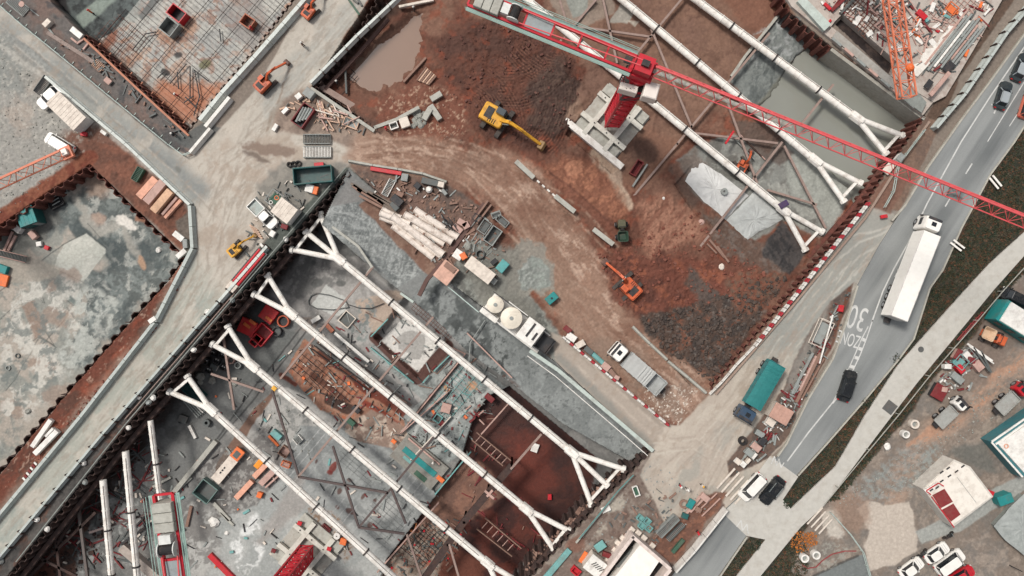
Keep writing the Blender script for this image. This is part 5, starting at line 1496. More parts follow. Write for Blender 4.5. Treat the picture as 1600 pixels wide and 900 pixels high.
car('dark car with a pale grey roof beside a road arrow at the top right', 1573, 147, (1579, 128), darkg, 4.3, 1.8, 1.5, roof=silver, rails=True)
car('dark car half cut off by the right edge of the photo', 1601, 103, (1609, 84), darkg, 4.4, 1.8, 1.5, roof=silver)
car('orange red vehicle cut off by the right edge next to the dark car', 1614, 160, (1621, 139), paintm('orange', (214, 116, 92)), 4.6, 1.9, 1.7, van=True)
car('white van waiting at the crossing beside the black car', 1179, 764, (1167, 777), whitec, 4.7, 1.95, 1.85, van=True, cat='van', name='parked_van', z=.05)
car('black car with silver roof rails waiting at the crossing', 1210, 769, (1198, 784), black, 4.7, 1.9, 1.6, rails=True, z=.05)
car('white car in front of the box body by the left lane', 73, 150, (60, 162), whitec, 4.2, 1.85, 1.5)
car('white van partly under the orange jib at the left', 86, 223, (68, 212), whitec, 4.6, 1.9, 1.9, van=True, cat='van', name='parked_van')
car('white hatchback in the lower yard, uppermost of the row', 1468, 867, (1484, 856), whitec, 4.0, 1.75, 1.5)
car('white panel van below the white hatchback in the lower yard', 1491, 883, (1509, 870), whitec, 4.9, 1.95, 1.95, van=True, cat='van', name='parked_van')
car('white car at the left end of the lower yard row', 1428, 891, (1443, 880), whitec, 4.0, 1.75, 1.5)
car('red car cut off by the bottom edge of the yard', 1508, 902, (1522, 894), redc, 3.9, 1.7, 1.5)
car('white pickup truck beside the cream roofed container at the junction', 408, 334, (421, 347), whitec, 5.0, 1.9, 1.7, pickup=whitec, cat='pickup', name='parked_pickup')

def lorry(label, roofp, to, cabm, L, W, Hh, kind, bodym, cabL=2.2, zc=3.0, name='tipper_truck', cat='truck', z=0.0, tarp=None):
    """kind: tipper / box ; roofp is the body's centre seen at body height"""
    p = PW(*roofp, Hh + z); p.z = z
    t = thing(name, label, cat, p, pang(*roofp, *to))
    b = MB(); b.box(.6, 0, .75, L + cabL + .6, .9, .3); b.build('chassis', dark, t)
    xc = L / 2 + .45 + cabL / 2
    b = MB(); b.loft([rrect(cabL, W * .93, .25, .55, cx=xc), rrect(cabL, W * .95, .3, 1.5, cx=xc), rrect(cabL * .92, W * .9, .3, zc - .4, cx=xc - .08), rrect(cabL * .72, W * .8, .25, zc, cx=xc - .14)])
    cb = b.build('cab', cabm, t)
    b = MB(); b.beam((xc + cabL / 2 + .0, 0, 1.6), (xc + cabL / 2 - .12, 0, zc - .55), .06, W * .82, up=(0, 1, 0)); b.build('windscreen', glassm, cb)
    for sy in (-1, 1):
        b = MB(); b.box(xc + .1, sy * (W * .475), 1.6, cabL * .5, .05, .75); b.build('side_window', glassm, cb)
        b = MB(); b.bbox(xc + cabL * .42, sy * (W / 2 + .12), 1.7, .14, .24, .7, .03); b.build('mirror', dark, cb)
        b = MB(); b.bbox(xc + cabL / 2 - .04, sy * W * .36, .7, .12, .4, .25, .03); b.build('headlight', lampw, cb)
    b = MB(); b.bbox(xc - .1, .0, zc - .02, .6, .7, .1, .02); b.build('roof_hatch', glassm, cb)
    b = MB(); b.bbox(xc + cabL * .28, 0, zc - .1, .4, W * .8, .12, .03); b.build('sun_visor', mat('visor', (60, 60, 62), .4), cb)
    if kind == 'box':
        b = MB(); b.bbox(0, 0, 1.1, L, W, Hh - 1.1, .04)
        for k in range(22): b.box(-L / 2 + .3 + k * (L - .6) / 21, 0, Hh - .01, .06, W - .2, .03)
        for k in range(12):
            for sy in (-1, 1): b.box(-L / 2 + .6 + k * (L - 1.2) / 11, sy * W / 2, 1.2, .06, .03, Hh - 1.4)
        bd = b.build('box_body', bodym, t)
        b = MB(); b.box(-L / 2 - .02, 0, 1.15, .05, W * .96, Hh - 1.3); b.build('rear_door', mat('door_pale', (206, 204, 198), .4), bd)
        b = MB()
        for sy in (-1, 1): b.beam((-L / 2, sy * (W / 2 - .03), Hh + .01), (L / 2, sy * (W / 2 - .03), Hh + .01), .08, .05)
        b.build('roof_rail', mat('rail_pale', (216, 212, 206), .4), bd)
        for k in range(3):
            for sy in (-1, 1): wheel(t, -L / 2 + 1.6 + 1.35 * k, sy * (W / 2 - .2), .5, .32)
    else:
        b = MB(); th = .1; zf = 1.3
        b.box(0, 0, zf, L, W, .12)
        for sy in (-1, 1):
            b.box(0, sy * (W / 2 - th / 2), zf + .1, L, th, Hh - zf - .1)
            for k in range(7): b.box(-L / 2 + .4 + k * (L - .8) / 6, sy * (W / 2 + .04), zf + .1, .12, .08, Hh - zf - .12)
        b.box(L / 2 - th / 2, 0, zf + .1, th, W - 2 * th, Hh - zf + .1); b.box(-L / 2 + th / 2, 0, zf + .1, th, W - 2 * th, Hh - zf - .2)
        bd = b.build('tipper_body', bodym, t)
        if tarp:
            tm, x0, x1 = tarp
            b = MB(); n = 24; v = []
            for k in range(n + 1):
                x = x0 + (x1 - x0) * k / n; dz = (.07 * math.sin(k * 2.6) if k > n * .62 else .012 * math.sin(k * 1.3)) + .04
                for y in (-W / 2, -W / 4, 0, W / 4, W / 2): v.append((x, y, Hh + .03 + dz * (1 if abs(y) < W / 2 else .3) + .1 * (1 - (2 * y / W) ** 2)))
            b.add(v, [(k * 5 + j, (k + 1) * 5 + j, (k + 1) * 5 + j + 1, k * 5 + j + 1) if x1 < x0 else (k * 5 + j + 1, (k + 1) * 5 + j + 1, (k + 1) * 5 + j, k * 5 + j) for k in range(n) for j in range(4)])
            b.build('tarpaulin', tm, bd)
        for xx in (-L / 2 + .9, -L / 2 + 2.25):
            for sy in (-1, 1): wheel(t, xx, sy * (W / 2 - .2), .5, .34)
    for sy in (-1, 1): wheel(t, xc + .1, sy * (W / 2 - .22), .5, .32)
    return t
trw = mat('lorry_white', (244, 240, 232), .35, var=.02, dirt=(200, 192, 180), dirt_amt=.2)
lorry('long white articulated lorry driving on the street under the red jib', (1431, 431), (1456, 367), trw, 13.2, 2.6, 4.0, 'box', trw, 2.2, 3.5, name='articulated_lorry', cat='lorry', z=.3)
lorry('tipper truck with white cab and grey crumpled cover on the mud track', (1007, 585), (969, 552), mat('lorry_white', (0, 0, 0)), 6.9, 2.6, 2.6, 'tipper', mat('tipper_grey', (172, 174, 172), .5, dirt=(130, 128, 122)), 2.1, 2.8, tarp=(mat('tarp_grey', (178, 178, 174), .7, var=.05, dirt_amt=.1), 3.4, -1.2))
lorry('teal tipper truck with covered bed at the storage strip', (1196, 602), (1176, 636), mat('cab_blue', (58, 78, 98), .3, dirt_amt=.15), 7.3, 2.6, 2.9, 'tipper', mat('tipper_teal', (46, 120, 122), .5), 2.1, 2.9, tarp=(mat('tarp_teal', (44, 120, 118), .7, var=.08, dirt=(36, 100, 100)), 3.6, -3.5))
lorry('small white flatbed truck with grey bed in the storage yard', (1479, 652), (1500, 632), whitec, 3.3, 1.9, 1.5, 'tipper', mat('bed_grey', (160, 160, 154), .6), 1.5, 2.0, name='flatbed_truck')
lorry('red cab truck with grey bed at the right edge of the yard', (1575, 630), (1600, 606), redc, 3.4, 2.0, 1.6, 'tipper', mat('bed_grey', (160, 160, 154), .6), 1.6, 2.0, name='flatbed_truck')

def excavator(label, px, py, boom_to, m, track_ang, size=1.0, z=0.0, reach=None, cat='excavator'):
    zt = 2.4 * size
    p = PW(px, py, z + zt * .6); p.z = z
    e = PW(*boom_to, z + 2.0); a = math.atan2(e.y - p.y, e.x - p.x); rch = (Vector((e.x, e.y)) - Vector((p.x, p.y))).length
    t = thing('excavator', label, cat, p, a)
    ta = track_ang - a
    for s_ in (-1, 1):
        b = MB(); L = 4.2 * size; w = .6 * size; prof = rrect(L, .85 * size, .38 * size, 0, 5)
        off = s_ * 1.15 * size
        c, n_ = math.cos(ta), math.sin(ta)
        v0 = []; v1 = []
        for q in prof:
            for lst, yy in ((v0, off - w / 2), (v1, off + w / 2)):
                lst.append((q[0] * c - yy * n_, q[0] * n_ + yy * c, q[1] + .43 * size))
        b.loft([v0, v1])
        for k in range(12):
            x = -L / 2 + .3 * size + k * (L - .6 * size) / 11
            b.box(x * c - off * n_, x * n_ + off * c, .86 * size, .1 * size, w * 1.04, .05 * size, ta)
        b.build('track', mat('track_grey', (78, 72, 68), .8), t)
    b = MB(); b.tube((0, 0, .6 * size), (0, 0, 1.05 * size), .7 * size, 14); b.box(0, 0, .35 * size, 2.2 * size, 1.6 * size, .4 * size, ta); b.build('undercarriage', dark, t)
    b = MB(); b.loft([rrect(3.1 * size, 2.4 * size, .35 * size, 1.05 * size, cx=-.55 * size), rrect(3.1 * size, 2.4 * size, .35 * size, 1.95 * size, cx=-.55 * size), rrect(2.9 * size, 2.2 * size, .3 * size, 2.05 * size, cx=-.55 * size)])
    h = b.build('housing', m, t)
    b = MB(); b.bbox(-1.15 * size, 0, 2.0 * size, 1.0 * size, 1.5 * size, .12 * size, .03); b.build('engine_cover', dark, h)
    b = MB(); b.loft([rrect(.55 * size, 2.35 * size, .2 * size, 1.0 * size, cx=-2.0 * size), rrect(.5 * size, 2.3 * size, .2 * size, 1.9 * size, cx=-1.95 * size)]); b.build('counterweight', m, t)
    b = MB(); b.loft([rrect(1.5 * size, .95 * size, .15 * size, 1.05 * size, cx=.35 * size, cy=.72 * size), rrect(1.3 * size, .88 * size, .15 * size, 2.75 * size, cx=.25 * size, cy=.72 * size)])
    cb = b.build('cab', glassm, t)
    b = MB(); b.bbox(.2 * size, .72 * size, 2.76 * size, 1.15 * size, .85 * size, .08 * size, .03); b.build('cab_roof', m if size < 1 else mat('cab_roof_grey', (70, 76, 80), .5), cb)
    for k in range(4):
        b = MB(); b.beam((-.9 * size + .3 * size * k, -1.1 * size, 2.1 * size), (-.9 * size + .3 * size * k, -.5 * size, 2.1 * size), .08 * size, .1 * size); b.build('vent_grille', dark, h)
    k_ = rch * .56
    b = MB(); z1 = 3.6 * size
    b.beam((.5 * size, -.15 * size, 1.6 * size), (k_ * .55, -.15 * size, z1), .42 * size, .6 * size); b.beam((k_ * .53, -.15 * size, z1), (k_, -.15 * size, z1 * .85), .38 * size, .5 * size); b.build('boom', m, t)
    for s_ in (-1, 1):
        b = MB(); b.tube((.8 * size, -.15 * size + s_ * .32 * size, 1.4 * size), (k_ * .5, -.15 * size + s_ * .32 * size, z1 * .95), .09 * size, 8); b.build('cylinder', steelg, t)
    b = MB(); b.beam((k_ - .4 * size, -.15 * size, z1 * .9), (rch - .3 * size, -.15 * size, 1.1 * size), .34 * size, .42 * size); b.tube((k_ * .8, -.15 * size, z1 * 1.02), (k_ + .5 * size, -.15 * size, z1 * .95), .09 * size, 8); b.build('stick', m, t)
    b = MB(); x = rch; s0 = []
    prof = [(-.5, 1.1), (.15, 1.2), (.45, .75), (.3, .2), (-.25, 0), (-.2, .12), (.2, .3), (.3, .72), (.1, 1.05), (-.45, 1.0)]
    w = 1.1 * size
    b.loft([[(x + q[0] * size, -.15 * size + w / 2, q[1] * size) for q in prof], [(x + q[0] * size, -.15 * size - w / 2, q[1] * size) for q in prof]], cap=False)
    for s_ in (-1, 1):
        b.loft([[(x + q[0] * size, -.15 * size + s_ * w / 2, q[1] * size) for q in prof[:5]], [(x + q[0] * size, -.15 * size + s_ * (w / 2 - .05), q[1] * size) for q in prof[:5]]])
    b.build('bucket', mat('bucket_' + m.name, (150, 120, 80) if 'yellow' in m.name else (110, 84, 76), .6), t)
    return t
yel = mat('digger_yellow', (222, 164, 52), .5, var=.12, dirt=(140, 96, 62), dirt_amt=.7)
org = mat('digger_orange', (206, 98, 58), .5, var=.12, dirt=(130, 76, 60), dirt_amt=.7)
excavator('large yellow excavator on the churned red mud', 777, 184, (848, 224), yel, R(-125) , 1.15, -1.1)
excavator('orange excavator digging at the spoil heap in the south', 981, 447, (946, 410), org, R(40), .95, -.7)
excavator('small orange excavator on the lane by the deck pit', 413, 129, (443, 92), org, R(45), .72, 0)
excavator('small orange digger cut off at the top edge of the lane', 484, 16, (500, -14), org, R(40), .6, 0)
excavator('small yellow digger with grey cab roof beside the red pipe bundle', 369, 389, (392, 366), yel, R(50), .6, 0)
excavator('small orange digger under the struts on the grey floor', 1161, 258, (1178, 232), org, R(-60), .62, -3.3)
# site dumpers
def dumper(label, px, py, to, m, skip, z=0, size=1.0):
    p = PW(px, py, z + 1); p.z = z
    t = thing('site_dumper', label, 'dumper', p, pang(px, py, *to))
    b = MB(); b.box(-.2, 0, .5, 3.6 * size, 1.0 * size, .4); b.bbox(-1.2 * size, 0, .8, 1.3 * size, 1.4 * size, .8 * size, .1); b.build('body', m, t)
    b = MB(); L, W = 1.9 * size, 1.9 * size; x = 1.0 * size
    b.loft([rrect(L * .6, W * .7, .2, .8, cx=x), rrect(L, W, .3, 1.7, cx=x), rrect(L * .9, W * .9, .28, 1.7, cx=x), rrect(L * .52, W * .6, .2, 1.0, cx=x)]); b.build('skip', skip, t)
    b = MB(); b.bbox(-.35 * size, 0, .85, .5, .55, .5, .05); s_ = b.build('seat', rubber, t)
    b = MB()
    for y in (-.6, .6): b.tube((-.7 * size, y * size, .9), (-.7 * size, y * size, 2.2), .05, 6)
    b.tube((-.7 * size, -.6 * size, 2.2), (-.7 * size, .6 * size, 2.2), .05, 6); b.build('roll_bar', dark, t)
    for sx in (-1.2, 1.0):
        for sy in (-1, 1): wheel(t, sx * size, sy * .95 * size, .48 * size, .36 * size)
    return t
dumper('green site dumper with its skip towards the south in the mud', 972, 361, (973, 380), mat('dumper_olive', (84, 84, 62), .6), mat('dumper_green', (48, 70, 56), .6), -.9, .85)
dumper('orange site dumper with a cream skip in the storage yard', 1551, 526, (1536, 519), org, mat('skip_cream', (206, 176, 146), .7), 0, 1.0)
car('black van at the right edge behind the teal sided cabin', 1594, 466, (1574, 456), black, 4.8, 1.9, 1.7, van=True, cat='van', name='parked_van')
def motorbike(label, px, py, to, z=0):
    p = PW(px, py, z + .8); p.z = z
    t = thing('motorcycle', label, 'motorcycle', p, pang(px, py, *to))
    for x in (-.68, .68):
        b = MB(); b.tube((x, -.07, .31), (x, .07, .31), .31, 14); b.build('wheel', rubber, t)
    b = MB(); b.beam((-.6, 0, .5), (.6, 0, .75), .14, .2); b.bbox(.05, 0, .4, .5, .36, .4, .08); b.build('frame', dark, t)
    b = MB(); b.bbox(.15, 0, .78, .5, .32, .22, .08); b.build('fuel_tank', black, t)
    b = MB(); b.bbox(-.35, 0, .78, .65, .28, .12, .05); b.build('seat', rubber, t)
    b = MB(); b.beam((.42, -.36, 1.0), (.42, .36, 1.0), .06); b.build('handlebar', steelg, t)
    return t
motorbike('black motorcycle standing above the white hatchback', 1443, 866, (1452, 858)); motorbike('black scooter lying near the corner of the cream hut', 1484, 838, (1493, 832))
# ------------------------------------------------------------------ site goods
_gz = Z.reshape(NY, NX)
def ground_z(px, py):
    z = 0.0
    for _ in range(6):
        p = PW(px, py, z)
        i = int(np.clip(round((p.x - gx[0]) / STEP), 0, NX - 1)); j = int(np.clip(round((p.y - gy[0]) / STEP), 0, NY - 1))
        z = .5 * z + .5 * float(_gz[j, i]) if _ > 1 else float(_gz[j, i])
    return z
M_ = {k: mat('goods_' + k, c, r) for k, c, r in (
    ('teal', (40, 132, 130), .5), ('teald', (40, 92, 90), .6), ('tealp', (116, 168, 164), .6), ('red', (196, 40, 50), .5), ('redd', (120, 42, 44), .6), ('orange', (232, 118, 62), .55), ('peach', (226, 168, 142), .7),
    ('timber', (208, 174, 150), .8), ('timberd', (142, 112, 98), .8), ('cream', (220, 208, 194), .6), ('white', (232, 228, 220), .5), ('grey', (146, 150, 146), .6), ('greyd', (92, 96, 94), .6),
    ('dark', (52, 52, 54), .6), ('pink', (190, 156, 144), .7), ('yellow', (232, 172, 60), .5), ('green', (62, 96, 78), .6), ('purple', (70, 54, 92), .6), ('rock', (150, 150, 142), .9), ('rustroof', (190, 150, 134), .8))}
def loc(px, py, z, h=0.0):
    if z is None: z = ground_z(px, py) - .03
    p = PW(px, py, z + h); p.z = z
    return p
def crate(name, label, cat, px, py, L, W, h, ang, m, z=None, group=None, kind='box', m2=None):
    """L, W in photo pixels; ang clockwise in the photo; kinds: box (lidded case), tray (open), roof (ribbed container), frame"""
    p = loc(px, py, z, h); L /= S; W /= S; m = M_.get(m, m); m2 = M_.get(m2, m2) or m
    t = thing(name, label, cat, p, -R(ang), group)
    if kind == 'box':
        b = MB(); b.bbox(0, 0, .08, L, W, h * .8 - .08, .02); b.build('body', m, t)
        b = MB(); b.bbox(0, 0, h * .8, L * 1.03 + .03, W * 1.03 + .03, h * .2, min(.06, h * .1)); b.build('lid', m2, t)
        b = MB(); b.box(0, 0, 0, L * .9, W * .8, .08); b.build('skid', M_['dark'], t)
    elif kind == 'tray':
        th = min(.12, W * .12)
        b = MB()
        for s_ in (-1, 1): b.box(0, s_ * (W / 2 - th / 2), 0, L, th, h); b.box(s_ * (L / 2 - th / 2), 0, 0, th, W - 2 * th, h)
        b.build('side', m, t)
        b = MB(); b.box(0, 0, .02, L - 2 * th, W - 2 * th, .1); b.build('bottom', m2, t)
        b = MB()
        for s_ in (-1, 1): b.beam((-L / 2, s_ * W / 2, h), (L / 2, s_ * W / 2, h), .1, .08)
        b.build('rim', m, t)
    elif kind == 'roof':
        b = MB(); b.box(0, 0, .1, L, W, h - .2)
        n = max(4, int(L / .35))
        for k in range(n):
            for s_ in (-1, 1): b.box(-L / 2 + (k + .5) * L / n, s_ * (W / 2 + .02), .2, .12, .04, h - .45)
        b.build('wall', m2, t)
        b = MB(); b.bbox(0, 0, h - .1, L + .1, W + .1, .14, .04)
        for k in range(max(3, int(L / .6))): b.box(-L / 2 + .3 + k * .6, 0, h + .04, .08, W * .92, .03)
        b.build('roof', m, t)
        b = MB(); b.box(L * .25, -W / 2 - .03, .1, .9, .05, min(2, h * .8)); b.build('door', M_['grey'], t)
    elif kind == 'frame':
        b = MB(); r = .09
        for zz in (0.05, h):
            for s_ in (-1, 1): b.beam((-L / 2, s_ * W / 2, zz), (L / 2, s_ * W / 2, zz), r); b.beam((s_ * L / 2, -W / 2, zz), (s_ * L / 2, W / 2, zz), r)
        for sx in (-1, 1):
            for sy in (-1, 1): b.beam((sx * L / 2, sy * W / 2, 0), (sx * L / 2, sy * W / 2, h), r)
        b.build('frame', m, t)
        b = MB(); b.box(0, 0, .1, L * .8, W * .7, h * .4); b.build('load', m2, t)
    elif kind == 'grate':
        b = MB(); n = max(6, int(L / .22))
        for s_ in (-1, 1): b.beam((-L / 2, s_ * W / 2, h / 2), (L / 2, s_ * W / 2, h / 2), .1, h)
        b.build('frame', m, t)
        b = MB()
        for k in range(n + 1): b.beam((-L / 2 + k * L / n, -W / 2 + .06, h * .6), (-L / 2 + k * L / n, W / 2 - .06, h * .6), .09, h * .5)
        o = b.build('grating', m2, t)
    return t
def plank(name, label, cat, x0, y0, x1, y1, wpx, h, m, z=None, group=None, dz=0.0):
    if z is None: z = max(ground_z(x0, y0), ground_z((x0 + x1) / 2, (y0 + y1) / 2), ground_z(x1, y1)) + dz
    a = PW(x0, y0, z); c = PW(x1, y1, z); L = (c - a).length
    b = MB(); b.bbox(0, 0, 0, L, wpx / S, h, min(.03, h * .2))
    o = b.build(name, M_.get(m, m)); o.location = ((a.x + c.x) / 2, (a.y + c.y) / 2, z); o.rotation_euler.z = math.atan2((c - a).y, (c - a).x)
    return tag(o, label, cat, group)
def pipe(name, label, cat, x0, y0, x1, y1, rpx, m, z=None, group=None, dz=0.0, n=12):
    r = rpx / S
    if z is None: z = max(ground_z(x0, y0), ground_z((x0 + x1) / 2, (y0 + y1) / 2), ground_z(x1, y1)) + dz
    a = PW(x0, y0, z + r); c = PW(x1, y1, z + r); L = (c - a).length
    b = MB(); b.tube((-L / 2, 0, r), (L / 2, 0, r), r, n, cap=False); b.tube((L / 2 - .02, 0, r), (-L / 2 + .02, 0, r), r * .86, n, cap=False)
    for x in (-L / 2, L / 2): b.tube((x - .06, 0, r), (x + .06, 0, r), r * 1.12, n, cap=False)
    for s_ in (-1, 1): b.tube((s_ * (L / 2 - .3), 0, r), (s_ * (L / 2 - .28), 0, r), r * .86, n)
    o = b.build(name, M_.get(m, m)); o.location = ((a.x + c.x) / 2, (a.y + c.y) / 2, z); o.rotation_euler.z = math.atan2((c - a).y, (c - a).x)
    return tag(o, label, cat, group)
def ring(name, label, cat, px, py, r, m, h=.5, z=None, ri=.72, fill=None, group=None):
    p = loc(px, py, z, h); b = MB(); b.ring(0, 0, 0, r / S, r / S * ri, h, 20)
    o = b.build(name, M_.get(m, m)); o.location = p
    if fill:
        b = MB(); b.tube((0, 0, .02), (0, 0, h * .5), r / S * ri * .99, 16); b.build('filling', M_.get(fill, fill), o)
    return tag(o, label, cat, group)
def boulder(name, label, px, py, r, m='rock', z=None, group=None, seed=0, cat='rock', flat_=.6):
    rr = random.Random(seed); p = loc(px, py, z); r /= S
    b = MB(); secs = []
    off = [rr.uniform(.75, 1.15) for _ in range(9)]
    for zz, k in ((0, .85), (r * flat_ * .5, 1.0), (r * flat_, .62)):
        secs.append([(r * k * off[i] * math.cos(2 * math.pi * i / 9), r * k * off[(i + 1) % 9] * math.sin(2 * math.pi * i / 9), zz + (rr.uniform(-.1, .1) * r if zz else 0)) for i in range(9)])
    b.loft(secs); o = b.build(name, M_.get(m, m)); o.location = p
    return tag(o, label, cat, group)

# -- top-left quarter
crate('box_body', 'white topped box body standing beside the white car and left lane', 'container', 103, 173, 58, 27, 2.4, 44, 'cream', 0, kind='roof', m2='white')
crate('steel_rack', 'dark steel rack on the gravel at the nose of the white car', 'rack', 66, 133, 30, 14, .5, -55, 'greyd', 0, kind='grate', m2='dark')
plank('concrete_block', 'small white block at the red soil under the box body', 'block', 160, 205, 168, 211, 5, .5, 'white')
crate('site_box', 'small pink red case on the gravel behind the box body', 'case', 130, 209, 9, 6, .5, 10, 'red', 0)
crate('steel_hopper', 'open red hopper on the boarded deck', 'hopper', 275, 20, 27, 19, 1.6, 38, 'red', None, kind='tray', m2='dark')
crate('steel_hopper', 'open grey tank next to the red hopper on the boarded deck', 'hopper', 263, 41, 24, 24, 1.4, 38, 'grey', None, kind='tray', m2='greyd')
crate('timber_box', 'open brown timber box with orange rim near the worker in red', 'box', 386, 33, 20, 17, 1.4, 35, mat('box_brown', (176, 110, 86)), None, kind='tray', m2='timberd')
crate('pallet', 'small brown timber pallet on the dirt strip by the upper lane', 'pallet', 153, 102, 16, 13, .4, 42, 'timberd', 0, kind='grate', m2='timber')
crate('site_box', 'grey pink case on the dirt strip beyond the brown pallet', 'case', 168, 126, 11, 8, .5, 42, 'grey', 0, m2='pink')
plank('concrete_block', 'white concrete block at the upper left corner of the deck pit', 'block', 114, 46, 130, 59, 9, .5, 'white', 0)
plank('concrete_block', 'white concrete block beside the grey grating at the top left', 'block', 73, 43, 82, 34, 8, .8, 'cream', 0)
crate('steel_grating', 'grey striped steel grating at the top left beyond the lane fence', 'grating', 27, 8, 34, 16, .3, 40, 'grey', 0, kind='grate')
for k, (a, c) in enumerate((((90, 62), (70, 36)), ((112, 60), (122, 68)), ((121, 69), (131, 62)), ((131, 78), (139, 68)))):
    plank('timber_beam', ('long mottled', 'short pale', 'short pinkish', 'short reddish')[k] + ' beam lying beside the corner of the deck pit', 'beam', *a, *c, 3, .25, 'pink' if k else 'grey', 0)
plank('bagged_row', 'long mottled grey roll along the dirt strip by the deck pit', 'roll', 76, 52, 148, 98, 6, .4, mat('mottled', (150, 134, 126), .9, var=.4, scale=6), 0)
t = thing('sign_disc', 'round pink white disc sign beside the upper lane', 'sign', PW(45, 13)); b = MB(); b.tube((0, 0, 1.6), (0, 0, 1.68), .42, 16); b.build('disc', M_['pink'], t)
b = MB(); b.tube((0, 0, 0), (0, 0, 1.6), .06, 8); b.beam((0, 0, .05), (1.6, -1.2, .05), .15, .1); b.build('pole', M_['grey'], t)
for k, (a, c) in enumerate((((291, 100), (266, 130)), ((297, 104), (297, 152)), ((304, 110), (312, 152)), ((277, 113), (279, 138)), ((304, 110), (325, 126)), ((290, 152), (306, 168)), ((312, 150), (303, 180)), ((288, 160), (302, 150)), ((207, 78), (227, 53)), ((227, 53), (243, 50)), ((343, 46), (345, 64)), ((246, 122), (256, 112)))):
    pipe('scaffold_pole', nth(k) + ' dark scaffold pole lying on the boarded deck, counted from the orange stain', 'pole', *a, *c, 1.0, 'dark', None, 'scaffold poles on the deck', dz=.4, n=6)
for k in range(9):
    x = 150 + k * 16.5; y = 75 + k * 15.2
    pipe('deck_waler', nth(k) + ' rusty strut stub along the edge of the deck pit from the corner block', 'stub', x, y, x + 7, y - 7, 1.3, mat('orange_rust', (190, 130, 104)), -1.0, 'rusty strut stubs of the deck pit', n=6)

# -- left pit
plank('timber_baulk', 'thick pink timber baulk, uppermost of four beside the grey lane barrier', 'timber', 247, 280, 221, 309, 12, .9, 'peach', 0, 'timber baulks by the left pit')
plank('timber_baulk', 'thick pink timber baulk, second from the top beside the lane barrier', 'timber', 259, 285, 232, 317, 13, .9, 'pink', 0, 'timber baulks by the left pit')
plank('timber_baulk', 'yellowish timber baulk, third from the top beside the lane barrier', 'timber', 270, 299, 243, 331, 12, .9, mat('baulk_yellow', (222, 180, 148), .8), 0, 'timber baulks by the left pit')
plank('timber_baulk', 'slender pink plank of the lowest pair beside the lane barrier', 'timber', 279, 309, 256, 336, 4, .6, 'pink', 0, 'timber baulks by the left pit')
plank('timber_baulk', 'slender peach plank, outermost of the lowest pair by the lane barrier', 'timber', 285, 313, 260, 341, 5, .6, 'peach', 0, 'timber baulks by the left pit')
crate('garden_bench', 'dark green slatted stillage on red soil above the timber baulks', 'stillage', 214, 272, 22, 10, .8, -60, 'green', 0, kind='grate', m2='green')
plank('concrete_block', 'pale block at the pit edge by the lane bend, upper', 'block', 274, 364, 288, 375, 9, .6, 'white', 0)
plank('concrete_block', 'grey block at the pit edge by the lane bend, middle', 'block', 291, 374, 292, 388, 7, .6, 'grey', 0)
plank('concrete_block', 'white block at the pit edge by the lane bend, lower', 'block', 279, 402, 292, 391, 8, .6, 'white', 0)
crate('site_container', 'bright teal container on the floor of the left pit', 'container', 40, 337, 27, 29, 2.5, -20, 'teal', -2.8, kind='roof', m2='teald')
plank('tarp_roll', 'white rolled tarpaulin beside the teal container', 'roll', 17, 347, 37, 362, 10, .9, 'white', -2.8)
crate('steel_rack', 'dark stack of steel panels with three pale strips in the left pit', 'rack', 85, 315, 22, 18, .8, -28, 'dark', -2.8, kind='grate', m2='dark')
for k in range(3): plank('light_strip', nth(k) + ' pale strip lying on the dark panel stack from the top', 'strip', 78 + 2 * k, 311 + 5 * k, 90 + 2 * k, 304 + 5 * k, 1.4, .1, 'grey', -1.95)
crate('steel_crate', 'square dark steel frame next to the panel stack', 'frame', 97, 298, 14, 12, .5, -30, 'grey', -2.8, kind='tray', m2='dark')
for k, q in enumerate(((8, 392, 21, 362), (14, 392, 26, 368))): plank('timber_plank', ('left' if k == 0 else 'right') + ' pinkish plank of the pair below the teal container', 'plank', *q, 4, .3, 'pink', -2.7)
crate('walkway_grating', 'grey brown walkway grating at the left edge of the pit', 'walkway', 18, 400, 46, 10, .3, 14, 'pink', -2.4, kind='grate', m2='greyd')
crate('pump', 'small grey pump with a white top in the left pit', 'pump', 50, 367, 13, 9, .9, 50, 'pink', -2.8); crate('site_box', 'small white case between grey pump and red case', 'case', 60, 381, 8, 7, .6, -10, 'white', -2.8, m2='white'); crate('site_box', 'small red case at the end of the pump in the left pit', 'case', 72, 387, 7, 6, .5, 20, 'red', -2.8)
crate('site_box', 'teal case cut off at the left edge of the pit', 'case', 2, 420, 16, 12, .8, 20, 'teal', -2.8); crate('formwork_sheet', 'orange formwork panel cut off by the left edge', 'panel', 4, 438, 14, 18, .5, 15, 'orange', -2.8)
boulder('boulder', 'whitish lump on the dark floor of the left pit', 248, 390, 5, 'white', -2.8, seed=4)
boulder('boulder', 'small rusty lump on the lower floor of the left pit', 44, 642, 5, 'rock', -2.8, seed=6)
for k, q in enumerate(((83, 655, 54, 697), (93, 672, 58, 708), (87, 668, 75, 681))): plank('white_beam', ('long outer', 'long inner', 'short middle')[k] + ' white box beam on the red soil bank', 'beam', *q, (7, 8, 4)[k], .7, 'white', .1)
ring('manhole_ring', 'small dark ring set in the left pit floor', 'ring', 27, 556, 4, 'greyd', .2, -2.8); ring('manhole_ring', 'second faint ring in the left pit floor lower down', 'ring', 12, 575, 4, 'grey', .2, -2.8)
plank('gate_post', 'white gatepost head where the lane barrier changes direction', 'post', 238, 503, 248, 496, 7, 1.1, 'white', 0)
for k in range(7): plank('netting_scrap', nth(k) + ' red and white scrap of netting on the soil bank from the top', 'netting', 54 - k * 3, 722 + k * 4, 58 - k * 3, 726 + k * 4, 3, .15, 'redd' if k % 2 else 'white', .1, 'netting scraps on the soil bank')

